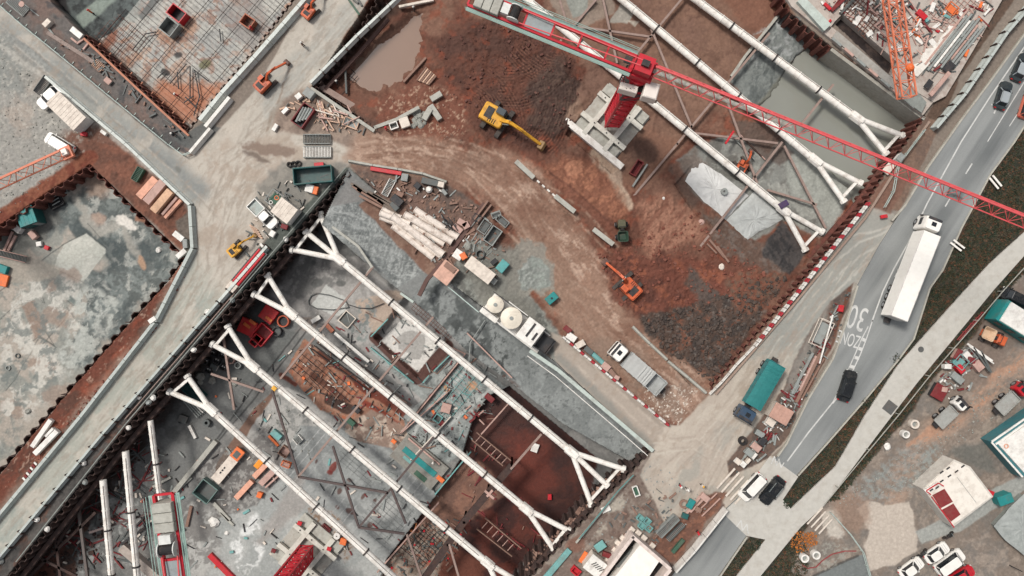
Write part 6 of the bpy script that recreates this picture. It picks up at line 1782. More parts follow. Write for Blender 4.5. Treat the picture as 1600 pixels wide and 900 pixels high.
# -- junction
crate('road_grate', 'grey ribbed steel ramp plate at the junction, upper half', 'ramp plate', 495, 217, 42, 14, .4, 0, 'grey', .05, kind='grate', m2='greyd')
crate('road_grate', 'grey ribbed steel ramp plate at the junction, lower half', 'ramp plate', 495, 237, 42, 17, .5, 0, 'grey', .05, kind='grate', m2='white')
crate('waste_skip', 'large open dark teal skip at the tip of the sheet pile corner', 'skip', 488, 273, 60, 25, 1.6, -5, 'teald', .05, kind='tray', m2=mat('skip_floor', (86, 104, 102), .7))
crate('site_box', 'white case with orange end near the dark teal skip', 'case', 483, 294, 12, 12, .9, 15, 'white', 0, m2='white'); crate('site_box', 'orange case next to the white one by the teal skip', 'case', 492, 297, 8, 12, .8, 15, 'orange', 0)
crate('site_box', 'small cream and red cases on the far rim of the teal skip', 'case', 498, 257, 14, 6, .7, -5, 'cream', 0, m2='red')
for k in range(3): ring('rubber_ring', nth(k) + ' black tyre left of the teal skip', 'tyre', 452 + 7 * k, 257 - k, 4.5, rubber, .35, 0, .5, group='tyres by the teal skip')
crate('site_container', 'cream roofed container at the junction', 'container', 444, 329, 31, 27, 2.4, 38, 'cream', 0, kind='roof', m2='white')
crate('netted_cage', 'green netted cage beside the cream roofed container', 'cage', 428, 310, 20, 22, 1.5, 38, 'grey', 0, kind='frame', m2='green')
ring('hose_coil', 'white coil of hose on the green netted cage', 'hose', 423, 316, 3, 'white', .2, 1.6); ring('hose_coil', 'orange coil of hose on the green netted cage', 'hose', 432, 309, 3.5, 'orange', .2, 1.6)
crate('site_box', 'small red case under the corner of the cream roofed container', 'case', 444, 354, 10, 7, .6, 20, 'redd', 0)
for k in range(5): plank('timber_plank', nth(k) + ' tan plank of the small stack below the white pickup', 'plank', 391 + 2 * k, 352 + 3.2 * k, 403 + 2 * k, 360 + 3.2 * k, 2.6, .3, 'timber', .0, 'tan planks near the pickup')
crate('site_box', 'grey white case behind the planks near the pickup', 'case', 425, 365, 8, 9, .7, 30, 'white', 0); plank('concrete_block', 'white stub block by the pit rim below the cream container', 'block', 408, 381, 412, 386, 4, .4, 'white', 0)
t = crate('pipe_rack', 'long dark rack holding red pipes beside the junction fence', 'rack', 389, 418, 68, 17, .7, -50, 'greyd', 0, kind='tray', m2='dark')
for k in range(3): pipe('red_pipe', ('upper', 'middle', 'lower')[k] + ' long red pipe in the dark rack', 'pipe', 409 + 3.5 * k - 3, 392 + 3 * k - 2, 368 + 3.5 * k - 3, 441 + 3 * k - 2, 2.2, 'red', .5, 'red pipes in the rack')
crate('site_box', 'pinkish white case at the foot of the red pipe rack', 'case', 362, 448, 14, 13, .8, 40, 'pink', 0, m2='cream')
for k, (x, y) in enumerate(((318, 497), (325, 487), (303, 546), (364, 469), (218, 619), (240, 621), (233, 628), (202, 668), (132, 723), (134, 753), (59, 811), (75, 826), (3, 876), (447, 374), (410, 405))):
    boulder('concrete_block', nth(k) + ' small pale counterweight block on the dark strip below the lane barrier', x, y, 5, 'white' if k % 3 else 'grey', 0 if x > 20 else 0, 'counterweight blocks by the lower lane', seed=k, cat='block', flat_=1.0)

# -- timber heap north of the junction
crate('waste_skip', 'dark red skip filled with grey pipes beside the plank heap', 'skip', 473, 180, 36, 20, 1.1, -55, 'redd', .02, kind='tray', m2='dark')
for k in range(4): pipe('grey_pipe', nth(k) + ' grey pipe inside the dark red skip from the left', 'pipe', 463 + 5 * k, 190 - k, 474 + 4.5 * k, 168 + k, 2, 'grey', .6, 'pipes in the red skip')
crate('cabinet', 'grey electrical cabinet at the corner of the pond wall', 'cabinet', 482, 145, 15, 13, 1.4, 38, 'grey', 0, m2='grey'); crate('cabinet', 'small white cabinet next to the grey electrical cabinet', 'cabinet', 466, 150, 9, 8, 1.0, -40, 'white', 0)
plank('concrete_block', 'small white block at the start of the dirt edge', 'block', 428, 205, 434, 195, 6, .5, 'white', 0); plank('concrete_block', 'white block beside the red skip of pipes', 'block', 443, 178, 451, 170, 6, .6, 'white', 0)
rr = random.Random(11)
for k in range(22):
    cx_, cy_ = 505 + rr.uniform(0, 46), 172 + rr.uniform(0, 22); a = rr.choice([-20, 15, 35, 60, 65, 10]) + rr.uniform(-8, 8); l = rr.uniform(8, 17)
    if k < 4: cx_, cy_, a, l = 497 + 3.2 * k, 168 + 1.5 * k, 74, 14
    plank('timber_plank', 'pale timber plank in the loose heap beside the short sheet pile wall', 'plank', cx_ - l * math.cos(R(a)), cy_ - l * math.sin(R(a)), cx_ + l * math.cos(R(a)), cy_ + l * math.sin(R(a)), rr.uniform(1.6, 2.8), .16, ('timber', 'cream', 'pink')[k % 3], .05 + .1 * (k % 6), 'planks in the loose heap')
crate('pallet', 'wooden frame tray at the lower end of the plank heap', 'tray', 548, 192, 24, 14, .3, 20, 'timber', .05, kind='tray', m2='grey')
bar('low_barrier', 'grey kerb beam leading from the short pile wall to the rock pile', 'beam', [(585, 200), (620, 187), (655, 168)], .5, .6, -.2, conc)
crate('concrete_trough', 'white rimmed concrete trough, smaller one left of the rocks', 'trough', 615, 196, 13, 10, .7, -20, 'white', None, kind='tray', m2='greyd')
crate('concrete_trough', 'cream square box left of the rocks in the red field', 'trough', 632, 191, 14, 15, .8, -20, 'cream', None, kind='box', m2='cream')
for k in range(14): boulder('boulder', 'broken grey concrete lump in the pile beside the cream square box', 643 + (k * 7) % 22, 174 + (k * 11) % 24, 3.5 + (k % 3), 'rock', None, 'broken concrete lumps in the red field', seed=k + 20)
for q, l in (((674, 157, 690, 147), 'uppermost'), ((663, 188, 673, 171), 'left'), ((673, 166, 688, 188), 'right')): plank('concrete_block', l + ' of three rectangular concrete blocks near the rock pile', 'block', *q, 9, .7, conc, None)
plank('timber_beam', 'long brown beam on the shore of the silty pond', 'beam', 631, 129, 666, 91, 3.5, .4, 'timberd')
for k in range(7): pipe('log', nth(k) + ' pole of the log bundle by the silty pond from the left', 'log', 652 + 3 * k, 125 + 1.2 * k, 668 + 2.5 * k - 2, 106 + 2.2 * k, 1.5, 'timber' if k % 2 else 'timberd', None, 'log bundle by the pond', dz=.1, n=8)
plank('white_beam', 'long white beam at the top edge above the pond', 'beam', 624, 12, 678, 1, 4, .5, 'cream'); plank('steel_prop', 'dark prop standing in the corner of the pond pit', 'prop', 540, 104, 542, 147, 3, .4, 'greyd', -2)
for k, q in enumerate(((545, 0, 562, 24), (552, 0, 560, 6), (556, -6, 566, 10))): plank('steel_beam', nth(k) + ' dark beam leaning at the top of the lane', 'beam', *q, 3, .3, 'greyd' if k else 'green', 0)

# -- storage ground with the white tubes
plank('red_trough', 'bright red trough along the cream kerb blocks', 'trough', 580, 264, 628, 272, 6, .6, 'red'); crate('site_box', 'grey green case at the end of the red trough', 'case', 632, 277, 10, 11, .8, 10, 'green', None, m2='grey')
crate('steel_grating', 'pale slotted steel grating leaning west of the white tubes', 'grating', 607, 293, 27, 10, .4, -62, 'white', None, kind='grate', m2='grey')
for k, q in enumerate(((549, 287, 590, 312), (558, 296, 600, 320), (575, 300, 625, 330), (562, 306, 598, 325), (590, 312, 622, 336), (552, 290, 566, 300), (583, 303, 612, 318))): plank('old_timber', nth(k) + ' weathered beam of the brown stack on the ramp top', 'timber', *q, 4 + k % 3, .35, 'timberd' if k % 2 else mat('old_wood', (120, 108, 98), .9), -.2, 'weathered timber stack', dz=0)
for k, (x, y, l, w, a, m) in enumerate(((620, 313, 18, 12, 40, 'dark'), (625, 303, 10, 7, 30, 'timberd'), (616, 322, 14, 8, 50, 'greyd'), (672, 284, 26, 9, 12, 'greyd'), (689, 288, 9, 8, 12, 'cream'), (652, 290, 9, 9, 40, 'dark'), (694, 300, 10, 5, 50, 'grey'))):
    crate('site_machine', ('black compressor west of the white tubes', 'small brown case by the black compressor', 'grey generator touching the white tubes', 'long grey generator under the cream kerb blocks', 'cream block on the long grey generator', 'dark case left of the white drum', 'grey tool case right of the white drum')[k], 'machine', x, y, l, w, .9 if k != 4 else 1.3, a, m, None)
t = loc(671, 297, None); b = MB(); b.loft([[(.5 * math.cos(i) * k, .5 * math.sin(i) * k, zz) for i in [j * .5236 for j in range(12)]] for k, zz in ((.6, 0), (1, .3), (1, .6), (.6, .9))]); tag(b.build('drum', M_['white'], loc=t), 'white round drum by the long grey generator', 'drum')
tubes = ((790, 410, 905, 462, 5), (778, 432, 960, 500, 5), (780, 458, 935, 520, 4.5), (995, 412, 1260, 583, 6), (1002, 440, 1215, 560, 4.5), (930, 440, 1225, 612, 6), (945, 490, 1175, 625, 5), (858, 512, 1108, 712, 5.5), (850, 450, 1170, 690, 6), (875, 500, 1155, 700, 5))
for k, q in enumerate(tubes): pipe('steel_tube', nth(k) + ' white steel tube of the stacked bundle, counted from the upper left', 'tube', 400 + q[0] / 4, 225 + q[1] / 4, 400 + q[2] / 4, 225 + q[3] / 4, q[4] * .95, mat('tube_white', (228, 216, 204), .6, dirt=(150, 128, 112), dirt_amt=.8), -.6 + (.55 if k in (5, 8, 1) else 0), 'white tubes in the bundle')
for k, (a, c) in enumerate((((740, 345), (763, 314)), ((745, 350), (768, 320)))): plank('conveyor_beam', ('left' if k == 0 else 'right') + ' brown rail of the leaning ladder beam near the steel frames', 'beam', *a, *c, 3, .5, 'timberd', .3)
for k, (x, y, l, w, a) in enumerate(((770, 368, 28, 17, -55), (757, 354, 20, 14, -55), (785, 345, 20, 10, 40), (745, 340, 12, 10, 30), (775, 335, 14, 8, -20))):
    crate('steel_crate', ('large open grey', 'smaller open grey', 'slanting grey', 'small dark', 'narrow grey')[k] + ' steel frame in the yard right of the white tubes', 'frame', x, y, l, w, 1.1, a, 'grey' if k != 3 else 'dark', 0, kind='tray' if k == 0 else 'frame', m2='greyd')
for k in range(12): pipe('scrap_bar', 'dark bent reinforcing bar in the scrap tangle by the white tubes', 'bar', 690 + (k * 5) % 24, 335 + (k * 7) % 22, 696 + (k * 9) % 22, 345 + (k * 5) % 20, .8, 'dark', .1 + .08 * k, 'scrap bars by the tubes', n=5)
for k, (x, y, l, w, a) in enumerate(((722, 348, 14, 9, 30), (715, 357, 16, 8, 40), (728, 352, 10, 10, 60))): crate('timber_box', nth(k) + ' brown timber box between white tubes and scrap', 'box', x, y, l, w, .6, a, 'timberd', 0, m2='pink')
crate('site_container', 'pinkish roofed hut at the low end of the ramp', 'hut', 697, 426, 26, 30, 2.2, 38, mat('roof_pink', (214, 170, 150), .7), -.2, kind='roof', m2='cream'); crate('roof_scrap', 'rusty sheet lying on the pinkish hut roof', 'sheet', 703, 418, 18, 8, .15, 38, 'timberd', 2.15)
crate('site_box', 'white case with a black edge beside the orange generator', 'case', 716, 398, 14, 14, 1.1, 35, 'white', 0, m2='white'); crate('generator', 'orange generator between white case and cream container', 'generator', 724, 400, 9, 10, 1.2, -30, 'orange', 0, m2='orange')
ring('well_ring', 'dark round well ring above the cream container', 'ring', 750, 397, 7, 'greyd', .6, 0, .78)
crate('site_container', 'long cream container between white tubes and mixing plant', 'container', 750, 422, 46, 19, 2.4, 38, 'cream', 0, kind='roof', m2='white'); crate('air_unit', 'grey unit at the lower end of the cream container', 'air unit', 770, 438, 12, 9, 1.4, 38, 'grey', 0)
crate('site_box', 'teal case right of the cream container', 'case', 785, 416, 18, 13, 1.2, -50, 'tealp', 0, m2=mat('teal_soft', (88, 158, 156), .5)); crate('site_box', 'dark case in front of the teal case', 'case', 772, 409, 10, 7, .8, -40, 'dark', 0)
crate('water_tank', 'bright teal tank standing alone on the mud track', 'tank', 862, 466, 18, 12, 1.1, -40, 'teal', 0, m2='teal'); ring('tank_cap', 'small dark cap on the bright teal tank', 'cap', 862, 466, 1.6, 'dark', .1, 1.1, .3)
boulder('boulder', 'grey boulder by the tall cream hut near the puddle', 731, 385, 7, 'rock', 0, seed=3)

# -- mixing plant
PZ = -.3
p = PW(806, 505, PZ); t = thing('mixing_plant', 'white mixing plant with two round cream silos by the haul road', 'plant', p, -R(37)); 
def pl(px, py, z=0):
    q = PW(px, py, z) - p; c, s_ = math.cos(R(37)), math.sin(R(37)); return Vector((q.x * c - q.y * s_, q.x * s_ + q.y * c, 0))
b = MB(); b.bbox(0, 0, 0, 10.5, 3.4, .5, .05); b.build('deck', M_['white'], t)
for k, (q, r) in enumerate((((774, 476), 1.25), ((799, 497), 1.6))):
    c = pl(*q, 2.5); b = MB(); b.tube((c.x, c.y, .5), (c.x, c.y, 2.9), r, 24); b.tube((c.x, c.y, 2.9), (c.x, c.y, 3.2), r, 24, r * .35)
    s_ = b.build('silo', mat('silo_cream', (228, 218, 200), .5, var=.06), t)
    b = MB(); b.tube((c.x, c.y, 3.2), (c.x, c.y, 3.35), .28, 12); b.build('hatch', M_['grey'], s_)
    for sg in (-1, 1):
        b = MB(); b.beam((c.x - r - .15, c.y + sg * (r + .12), 2.6), (c.x + r + .15, c.y + sg * (r + .12), 2.6), .12, .2); b.build('rail', M_['white'] if k else M_['dark'], s_)
c = pl(829, 519, 2.6); b = MB(); b.bbox(c.x, c.y, .5, 2.9, 3.5, 2.2, .06); cb = b.build('housing', M_['white'], t)
for dx in (-.15, .9):
    b = MB(); b.box(c.x + dx, c.y + .2 - dx * .4, 2.7, .35, 2.2 - dx, .04); b.build('slot', M_['dark'], cb)
c = pl(851, 537, 1.5); b = MB(); b.box(c.x, c.y, .3, 1.9, 2.3, .5)
for s_ in (-1, 1): b.box(c.x, c.y + s_ * 1.25, .3, 2.3, .12, 1.4)
b.box(c.x + 1.1, c.y, .3, .12, 2.5, 1.4); b.build('aggregate_hopper', M_['dark'], t)
b = MB(); c = pl(770, 488, 1); b.bbox(c.x - .2, c.y - .6, .5, 3.0, 1.0, .9, .05); b.build('pump_box', M_['white'], t)
plank('hose_line', 'grey hose running from the mixing plant down to the struts', 'hose', 758, 500, 735, 535, 1.5, .15, 'grey', -2.6); plank('hose_line', 'lower bend of the grey hose above the nearest strut', 'hose', 735, 535, 730, 600, 1.5, .15, 'grey', -2.4)
# -- goods along the red and white barriers
for k, (x, y, l, w, a, m, m2, s_) in enumerate(((893, 527, 15, 10, 35, 'white', 'white', 'white case nearest the mixing plant'), (907, 538, 14, 9, -30, 'pink', 'cream', 'pink and cream case second from the mixing plant'), (920, 548, 14, 8, 40, 'dark', 'greyd', 'dark pump between cream case and pale cylinder'),
        (947, 573, 13, 10, 40, 'pink', 'pink', 'pink case beyond the pale cylinder'), (957, 583, 12, 7, 50, 'dark', 'timberd', 'dark brown case last before the tipper'), (887, 515, 12, 8, 40, 'redd', 'redd', 'dark red case behind the first white case'), (964, 590, 8, 6, 30, 'timberd', 'pink', 'small brown case at the end of the barrier goods'))):
    crate('site_box', s_ + ' along the barrier', 'case', x, y, l, w, .9, a, m, 0, m2=m2)
pipe('pale_cylinder', 'pale green cylinder lying between cases by the tipper', 'cylinder', 925, 552, 943, 568, 4, 'tealp', 0)
# -- central pit goods
F8 = -8.0
crate('pallet_load', 'red and orange pallet load left of the third strut head', 'load', 386, 511, 27, 24, 1.2, 25, 'red', F8, m2=mat('red_orange', (204, 46, 48), .5)); crate('pallet_load', 'red and orange pallet load under the second strut', 'load', 419, 491, 24, 24, 1.2, 35, 'red', F8, m2=mat('red_orange', (220, 64, 48)))
crate('waste_skip', 'open bright red skip beside the red pallet loads', 'skip', 408, 523, 32, 25, 1.3, -50, 'red', F8, kind='tray', m2='redd')
crate('waste_skip', 'bright red skip second of the pair, at the left', 'skip', 399, 532, 20, 14, 1.0, -50, 'red', F8, kind='tray', m2='dark')
for k in range(3): plank('orange_case', nth(k) + ' orange panel on the red pallet loads from the left', 'panel', 381 + k * 17 - (k == 1) * 8, 505 - k * 5, 391 + k * 17 - (k == 1) * 8, 512 - k * 5, 5, .15, 'orange', F8 + 1.2)
ring('round_tub', 'orange rimmed round tub right of the red loads', 'tub', 442, 502, 10, mat('rim_orange', (196, 96, 66)), 1.0, F8, .8, 'dark'); ring('round_tub', 'dark round tub below the orange rimmed tub', 'tub', 432, 518, 8, 'dark', .8, F8, .8, 'greyd')
for k, (x, y) in enumerate(((331, 551), (347, 555), (320, 564), (338, 563), (348, 574), (333, 574), (325, 578))):
    t = crate('parts_crate', ('uppermost', 'upper right', 'leftmost', 'central', 'lower right', 'white topped', 'lowest')[k] + ' dark crate in the cluster at the third strut head', 'crate', x, y, 11, 10, .9, 25, 'dark' if k != 5 else 'white', F8, kind='tray' if k != 5 else 'box', m2='greyd', group='dark crates at the strut head')
    if k != 5:
        for j in range(2): b = MB(); b.tube((-.2 + .4 * j, 0, .12), (-.2 + .4 * j, .1, .7), .12, 8); b.build('fitting', M_['white'], t)
ring('round_tub', 'round grey tub right of the dark crates', 'tub', 360, 563, 6.5, 'pink', .8, F8, .7, 'greyd'); ring('round_tub', 'smaller square cornered grey tub at the end of the crates', 'tub', 371, 571, 5.5, 'grey', .7, F8, .7, 'greyd')
for k, (x, y, r) in enumerate(((314, 588, 8), (332, 594, 7), (313, 597, 5), (366, 598, 6))): boulder('boulder', ('largest', 'second', 'small', 'lone')[k] + ' grey lump below the dark crates', x, y, r, 'rock', F8, seed=k + 50)
crate('sheet_stack', 'dark teal stack of panels under the fourth strut head', 'stack', 300, 612, 42, 18, 1.2, 42, 'teald', F8, kind='grate', m2='teald')
for k in range(7): pipe('steel_bar', nth(k) + ' pale bar in the bundle below the teal panel stack', 'bar', 283 + 3.2 * k, 622 - .5 * k, 308 + 3 * k, 652 - 2.5 * k, 1.3, 'white' if k in (3, 5) else 'grey', F8 + .4, 'bars by the teal stack', n=6)
ring('cable_drum', 'grey cable drum at the end of the bar bundle', 'drum', 322, 661, 6, 'greyd', .8, F8, .45); crate('site_box', 'dark case left of the bar bundle', 'case', 285, 655, 14, 12, .8, 20, 'greyd', F8); ring('round_tub', 'small dark round drain left of the bar bundle', 'drain', 282, 657, 5, 'dark', .3, F8)
plank('white_beam', 'pair of short white beams by the cable drum', 'beam', 297, 664, 307, 684, 5, .5, 'white', F8)
crate('junction_box', 'small orange box clipped to the third strut', 'box', 428, 607, 7, 6, .4, 40, 'yellow', -1.0)
plank('concrete_wall', 'pale concrete wall footing rising from the mint grey slab', 'footing', 340, 688, 268, 776, 8, .8, conc, F8)
p = loc(357, 727, F8 + .6); t = thing('work_platform', 'cream work platform with an orange end left of the pink beams', 'platform', p, R(50)); b = MB(); b.bbox(0, 0, 0, 6.5, 1.7, .25, .03); b.build('deck', M_['cream'], t)
b = MB(); b.bbox(2.5, 0, .25, 1.9, 1.6, .35, .03); b.build('orange_frame', M_['orange'], t); b = MB(); b.box(2.4, 0, .6, 1.1, .9, .04); b.build('grey_inset', M_['greyd'], t)
for k in range(3): b = MB(); b.box(-.6 - .5 * k, .2, .25, .3, .2, .12); b.build('clamp', M_['dark'], t)
for k, q in enumerate(((419, 723, 399, 744, 9), (432, 732, 409, 755, 10), (396, 750, 371, 777, 9), (437, 742, 417, 760, 3))): plank('timber_baulk', ('upper broad', 'middle broad', 'lower long', 'narrow outer')[k] + ' pink beam under the fourth strut', 'timber', *q[:4], q[4], .8, 'peach' if k % 2 == 0 else 'pink', F8)
crate('formwork_box', 'yellow orange formwork box touching the pink beams', 'formwork', 404, 725, 16, 9, .9, -50, 'yellow', F8, m2=mat('box_amber', (240, 150, 44), .5)); crate('formwork_box', 'small orange box at the low end of the pink beams', 'formwork', 405, 774, 8, 9, .8, 20, 'orange', F8); crate('formwork_box', 'broken orange frame right of the fourth strut', 'formwork', 446, 726, 14, 8, .8, 20, 'orange', F8, kind='frame', m2='pink')
crate('generator', 'teal generator with pale top above the dark hollow', 'generator', 431, 680, 18, 10, 1.0, 40, 'tealp', F8, m2='tealp'); plank('orange_beam', 'orange beam along the teal generator', 'beam', 421, 680, 436, 696, 4, .5, 'orange', F8)
crate('rack', 'white slotted rack at the tip of the grey slab', 'rack', 465, 687, 12, 12, .7, 50, 'white', F8, kind='grate', m2='grey'); crate('steel_crate', 'square brown frame in the dark hollow', 'frame', 444, 706, 16, 16, .8, 35, 'timberd', F8, kind='tray', m2='pink')
crate('shaft_formwork', 'teal square shaft formwork on the mint slab', 'formwork', 320, 768, 31, 30, 1.4, 38, mat('mint_form', (104, 130, 124), .6), F8, kind='tray', m2='greyd')
for k, q in enumerate(((300, 745, 268, 775, 5), (335, 785, 360, 812, 6), (345, 800, 366, 820, 4), (268, 745, 240, 760, 4))): plank('concrete_strip', nth(k) + ' pale concrete strip around the teal shaft formwork', 'strip', *q[:4], q[4], .4, conc, F8, 'concrete strips by the shaft')
boulder('boulder', 'pale lump right of the teal shaft formwork', 335, 815, 9, 'white', F8, seed=70); boulder('boulder', 'flat pale slab lump near the white strut tips', 355, 833, 4, 'white', F8, seed=71)
for k, q in enumerate(((300, 790, 293, 822, 5), (190, 850, 245, 812, 4), (205, 830, 232, 802, 3))): plank('timber_beam', ('dark brown', 'black', 'thin black')[k] + ' beam on the mint slab near the red counter-jib', 'beam', *q[:4], q[4], .4, 'timberd' if k == 0 else 'dark', F8)
plank('concrete_wall', 'broad pinkish concrete wall running under the red counter-jib', 'wall', 195, 852, 250, 900, 14, 1.2, mat('wall_pink', (178, 166, 156), .8), F8)
plank('red_beam', 'long bright red beam pointing at the second crane base', 'beam', 329, 865, 375, 912, 9, .6, 'red', F8)
# crane base surroundings
for k, (x, y) in enumerate(((468, 818), (514, 858), (427, 861))): crate('base_clamp', ('upper', 'right', 'left')[k] + ' red clamp on the ballast of the second crane', 'clamp', x, y, 7, 6, .4, 20, 'red' if k < 2 else 'redd', -7.0)
ring('round_tank', 'round white tank lid right of the second crane base', 'lid', 526, 838, 5.5, 'white', .9, F8, .2); crate('formwork_box', 'small orange case right of the second crane base', 'case', 536, 847, 10, 10, .8, 15, 'orange', F8)
for k, q in enumerate(((478, 745 + 60, 505, 832, 4), (488, 810, 512, 848, 3), (476, 812, 500, 842, 2.5))): plank('steel_beam', nth(k) + ' grey beam along the upper side of the second crane base', 'beam', *q[:4], q[4], .4, 'greyd' if k % 2 else 'grey', F8)
crate('spring_pack', 'dark ribbed spring pack by the second crane base', 'pack', 508, 827, 16, 10, .6, 40, 'redd', F8, kind='grate', m2='redd')
for k in range(8): plank('barrier_tape', nth(k) + ' red or white flag of tape beside the fourth strut', 'tape', 540 + k * 2.4, 830 + k * 2.6, 543 + k * 2.4, 834 + k * 2.6, 3, .12, 'red' if k % 2 else 'white', F8 + .4, 'tape flags by the fourth strut')
# basin and bays
for k, (q, m, l) in enumerate((((580, 543, 647, 598), 'tealp', 'long mint edge rail below the pale-floored basin'), ((706, 552, 678, 580), 'tealp', 'short mint edge rail right of the basin'), ((671, 586, 661, 598), 'tealp', 'very short mint edge rail at the basin corner'),
        ((607, 498, 580, 526), 'tealp', 'mint rail at the head of the pale-floored basin'), ((727, 553, 625, 678), 'pink', 'long pink rail across the teal grey bay'), ((728, 553, 700, 540), 'pink', 'short pink rail above the teal grey bay'),
        ((799, 625, 752, 678), 'pink', 'pale rail at the edge of the dark red bay'), ((730, 520, 800, 590), 'pink', 'pink rail along the ramp side of the first strut'), ((524, 520, 577, 565), 'white', 'pale concrete upstand beside the dark rebar rows'),
        ((686, 784, 590, 893), 'pink', 'long pink kerb at the lower right edge of the large slab'), ((745, 675, 800, 720), 'timberd', 'upper brown rail of the ladder frame in the red bay'), ((738, 687, 786, 727), 'timberd', 'lower brown rail of the ladder frame in the red bay'),
        ((745, 825, 800, 868), 'timberd', 'upper rail of the second ladder frame'), ((758, 808, 815, 856), 'timberd', 'lower brown rail of the lower ladder frame'), ((736, 705, 680, 772), 'tealp', 'thin teal rail right of the teal formwork deck'),
        ((705, 650, 640, 720), 'cream', 'cream strip between teal bay and formwork deck'), ((920, 795, 895, 815), 'cream', 'cream rail at the corner of the dark red bay'), ((625, 678, 700, 612), 'pink', 'second pink rail parallel in the teal grey bay'))):
    plank('edge_rail', l, 'rail', *q, 2.0 if m != 'white' else 5, .5, m, -7.6 if k not in (7,) else -2.4)
for k in range(6):
    x, y = 752 + 8 * k, 680 + 7 * k; plank('ladder_rung', nth(k) + ' rung of the ladder frame in the upper red bay', 'rung', x, y, x - 9, y + 10, 1.1, .2, 'pink', -7.7, 'rungs in the upper red bay')
for k in range(6):
    x, y = 762 + 8 * k, 815 + 7 * k; plank('ladder_rung', nth(k) + ' rung of the ladder frame in the lower red bay', 'rung', x, y, x - 9, y + 10, 1.1, .2, 'pink', -7.7, 'rungs in the lower red bay')
p = loc(655, 722, -7.2); t = thing('formwork_deck', 'grey formwork deck with a long teal strip above the red bay', 'formwork', p, -R(40)); b = MB(); b.bbox(0, 0, -.6, 8.6, 4.6, .6, .04); b.build('deck', mat('deck_grey', (138, 136, 128), .8, var=.2), t)
b = MB(); b.bbox(0, .1, 0, 6.6, .95, .15, .02); b.build('teal_strip', M_['teal'], t); b = MB(); b.bbox(-1.7, -.9, 0, 1.6, .5, .12, .02); b.build('pale_board', M_['tealp'], t); b = MB(); b.bbox(-.5, 1.9, 0, 6.5, .25, .5, .02); b.build('edge_board', M_['pink'], t)
b = MB(); b.bbox(1.6, -1.6, 0, 2.2, .8, .1, .02); b.build('dark_board', M_['green'], t)
crate('orange_tube', 'small orange case at the upper corner of the formwork deck', 'case', 615, 690, 8, 6, .6, 40, 'orange', -7.4); crate('orange_tube', 'orange case at the lower corner of the formwork deck', 'case', 688, 749, 13, 7, .6, 40, 'orange', -7.6)
crate('white_plate', 'white rounded plate floating in the dark red bay', 'plate', 836, 700, 11, 14, .5, 20, 'white', -9.4)
crate('float_marker', 'bright red marker in the middle of the dark red bay', 'marker', 859, 777, 6, 9, .5, 0, 'red', -9.4)
crate('orange_tray', 'orange brown open frame on the pinkish rubble floor', 'frame', 643, 823, 14, 15, .8, 20, mat('frame_amber', (196, 120, 70)), -9.4, kind='tray', m2='dark')
crate('site_box', 'dark red case on the teal grey bay, largest', 'case', 697, 638, 15, 15, 1.0, 15, 'redd', F8, m2='pink'); crate('site_box', 'pale teal crate below the dark red case', 'crate', 684, 654, 13, 12, .7, 35, 'tealp', F8, kind='tray', m2='greyd'); crate('site_box', 'small dark red case right of the teal crate', 'case', 690, 662, 8, 9, .6, 35, 'redd', F8)
crate('site_box', 'dark red case under the first strut at the bay edge', 'case', 765, 622, 16, 9, .7, 40, 'redd', F8)
for k in range(7): plank('red_formwork', nth(k) + ' thin red formwork piece in the bay beside the dark red pool', 'formwork', 728 + (k * 7) % 22, 640 + (k * 5) % 22, 736 + (k * 7) % 22, 640 + (k * 5) % 22 + (8 if k % 2 else -7), 2.2, .4, 'redd' if k % 3 else 'pink', F8, 'red formwork in the bay')
plank('cross_bracket', 'pink cross bracket on the dark walkway beam, long arm', 'bracket', 758, 766, 772, 778, 4, .5, 'pink', -2.1); plank('cross_bracket', 'pink cross bracket on the dark walkway beam, short arm', 'bracket', 770, 765, 761, 775, 3.5, .45, 'pink', -2.1)
for k in range(5):
    o = k * 4.2
    pipe('rebar_row', nth(k) + ' dark row of reinforcing bars beside the second strut', 'rebar', 487 + o, 545 - o * 1.1, 580 + o, 613 - o * 1.1, .9, mat('rebar_dark', (48, 40, 40), .8), -7.6, 'rebar rows beside the second strut', n=5)
for k, q in enumerate(((548, 660, 530, 650, 8), (556, 640, 545, 652, 7))): crate('pump', ('green', 'dark')[k] + ' pump at the end of the red trench', 'pump', q[0], q[1], 14, 8, .9, 40, 'green' if k == 0 else 'dark', F8)
crate('cable_reel', 'black and white reel at the head of the red trench', 'reel', 493, 499, 16, 7, .8, -30, 'dark', F8, m2='white'); plank('orange_plank', 'rust orange plank next to the reel', 'plank', 509, 505, 521, 518, 7, .5, mat('box_brown', (176, 110, 86)), F8)
b = MB(); pts = [(600, 474), (580, 482), (560, 481), (545, 476)]
for k in range(3): b.beam(PW(*pts[k], F8 + .2), PW(*pts[k + 1], F8 + .2), .12)
tag(b.build('hose', M_['dark']), 'dark curved hose on the puddled floor', 'hose')
b = MB(); pts = [(482, 470), (486, 462), (495, 458), (515, 461), (540, 470), (545, 480), (520, 484), (495, 482), (483, 476), (482, 470)]
for k in range(9): b.beam(PW(*pts[k], F8 + .2), PW(*pts[k + 1], F8 + .2), .14, .14)
tag(b.build('hose', M_['greyd']), 'looped grey hose around the pale patch', 'hose')
crate('square_hatch', 'square dark hatch opening with a pale rim under the long brace', 'hatch', 542, 499, 22, 22, .5, 40, 'cream', F8, kind='tray', m2='greyd')

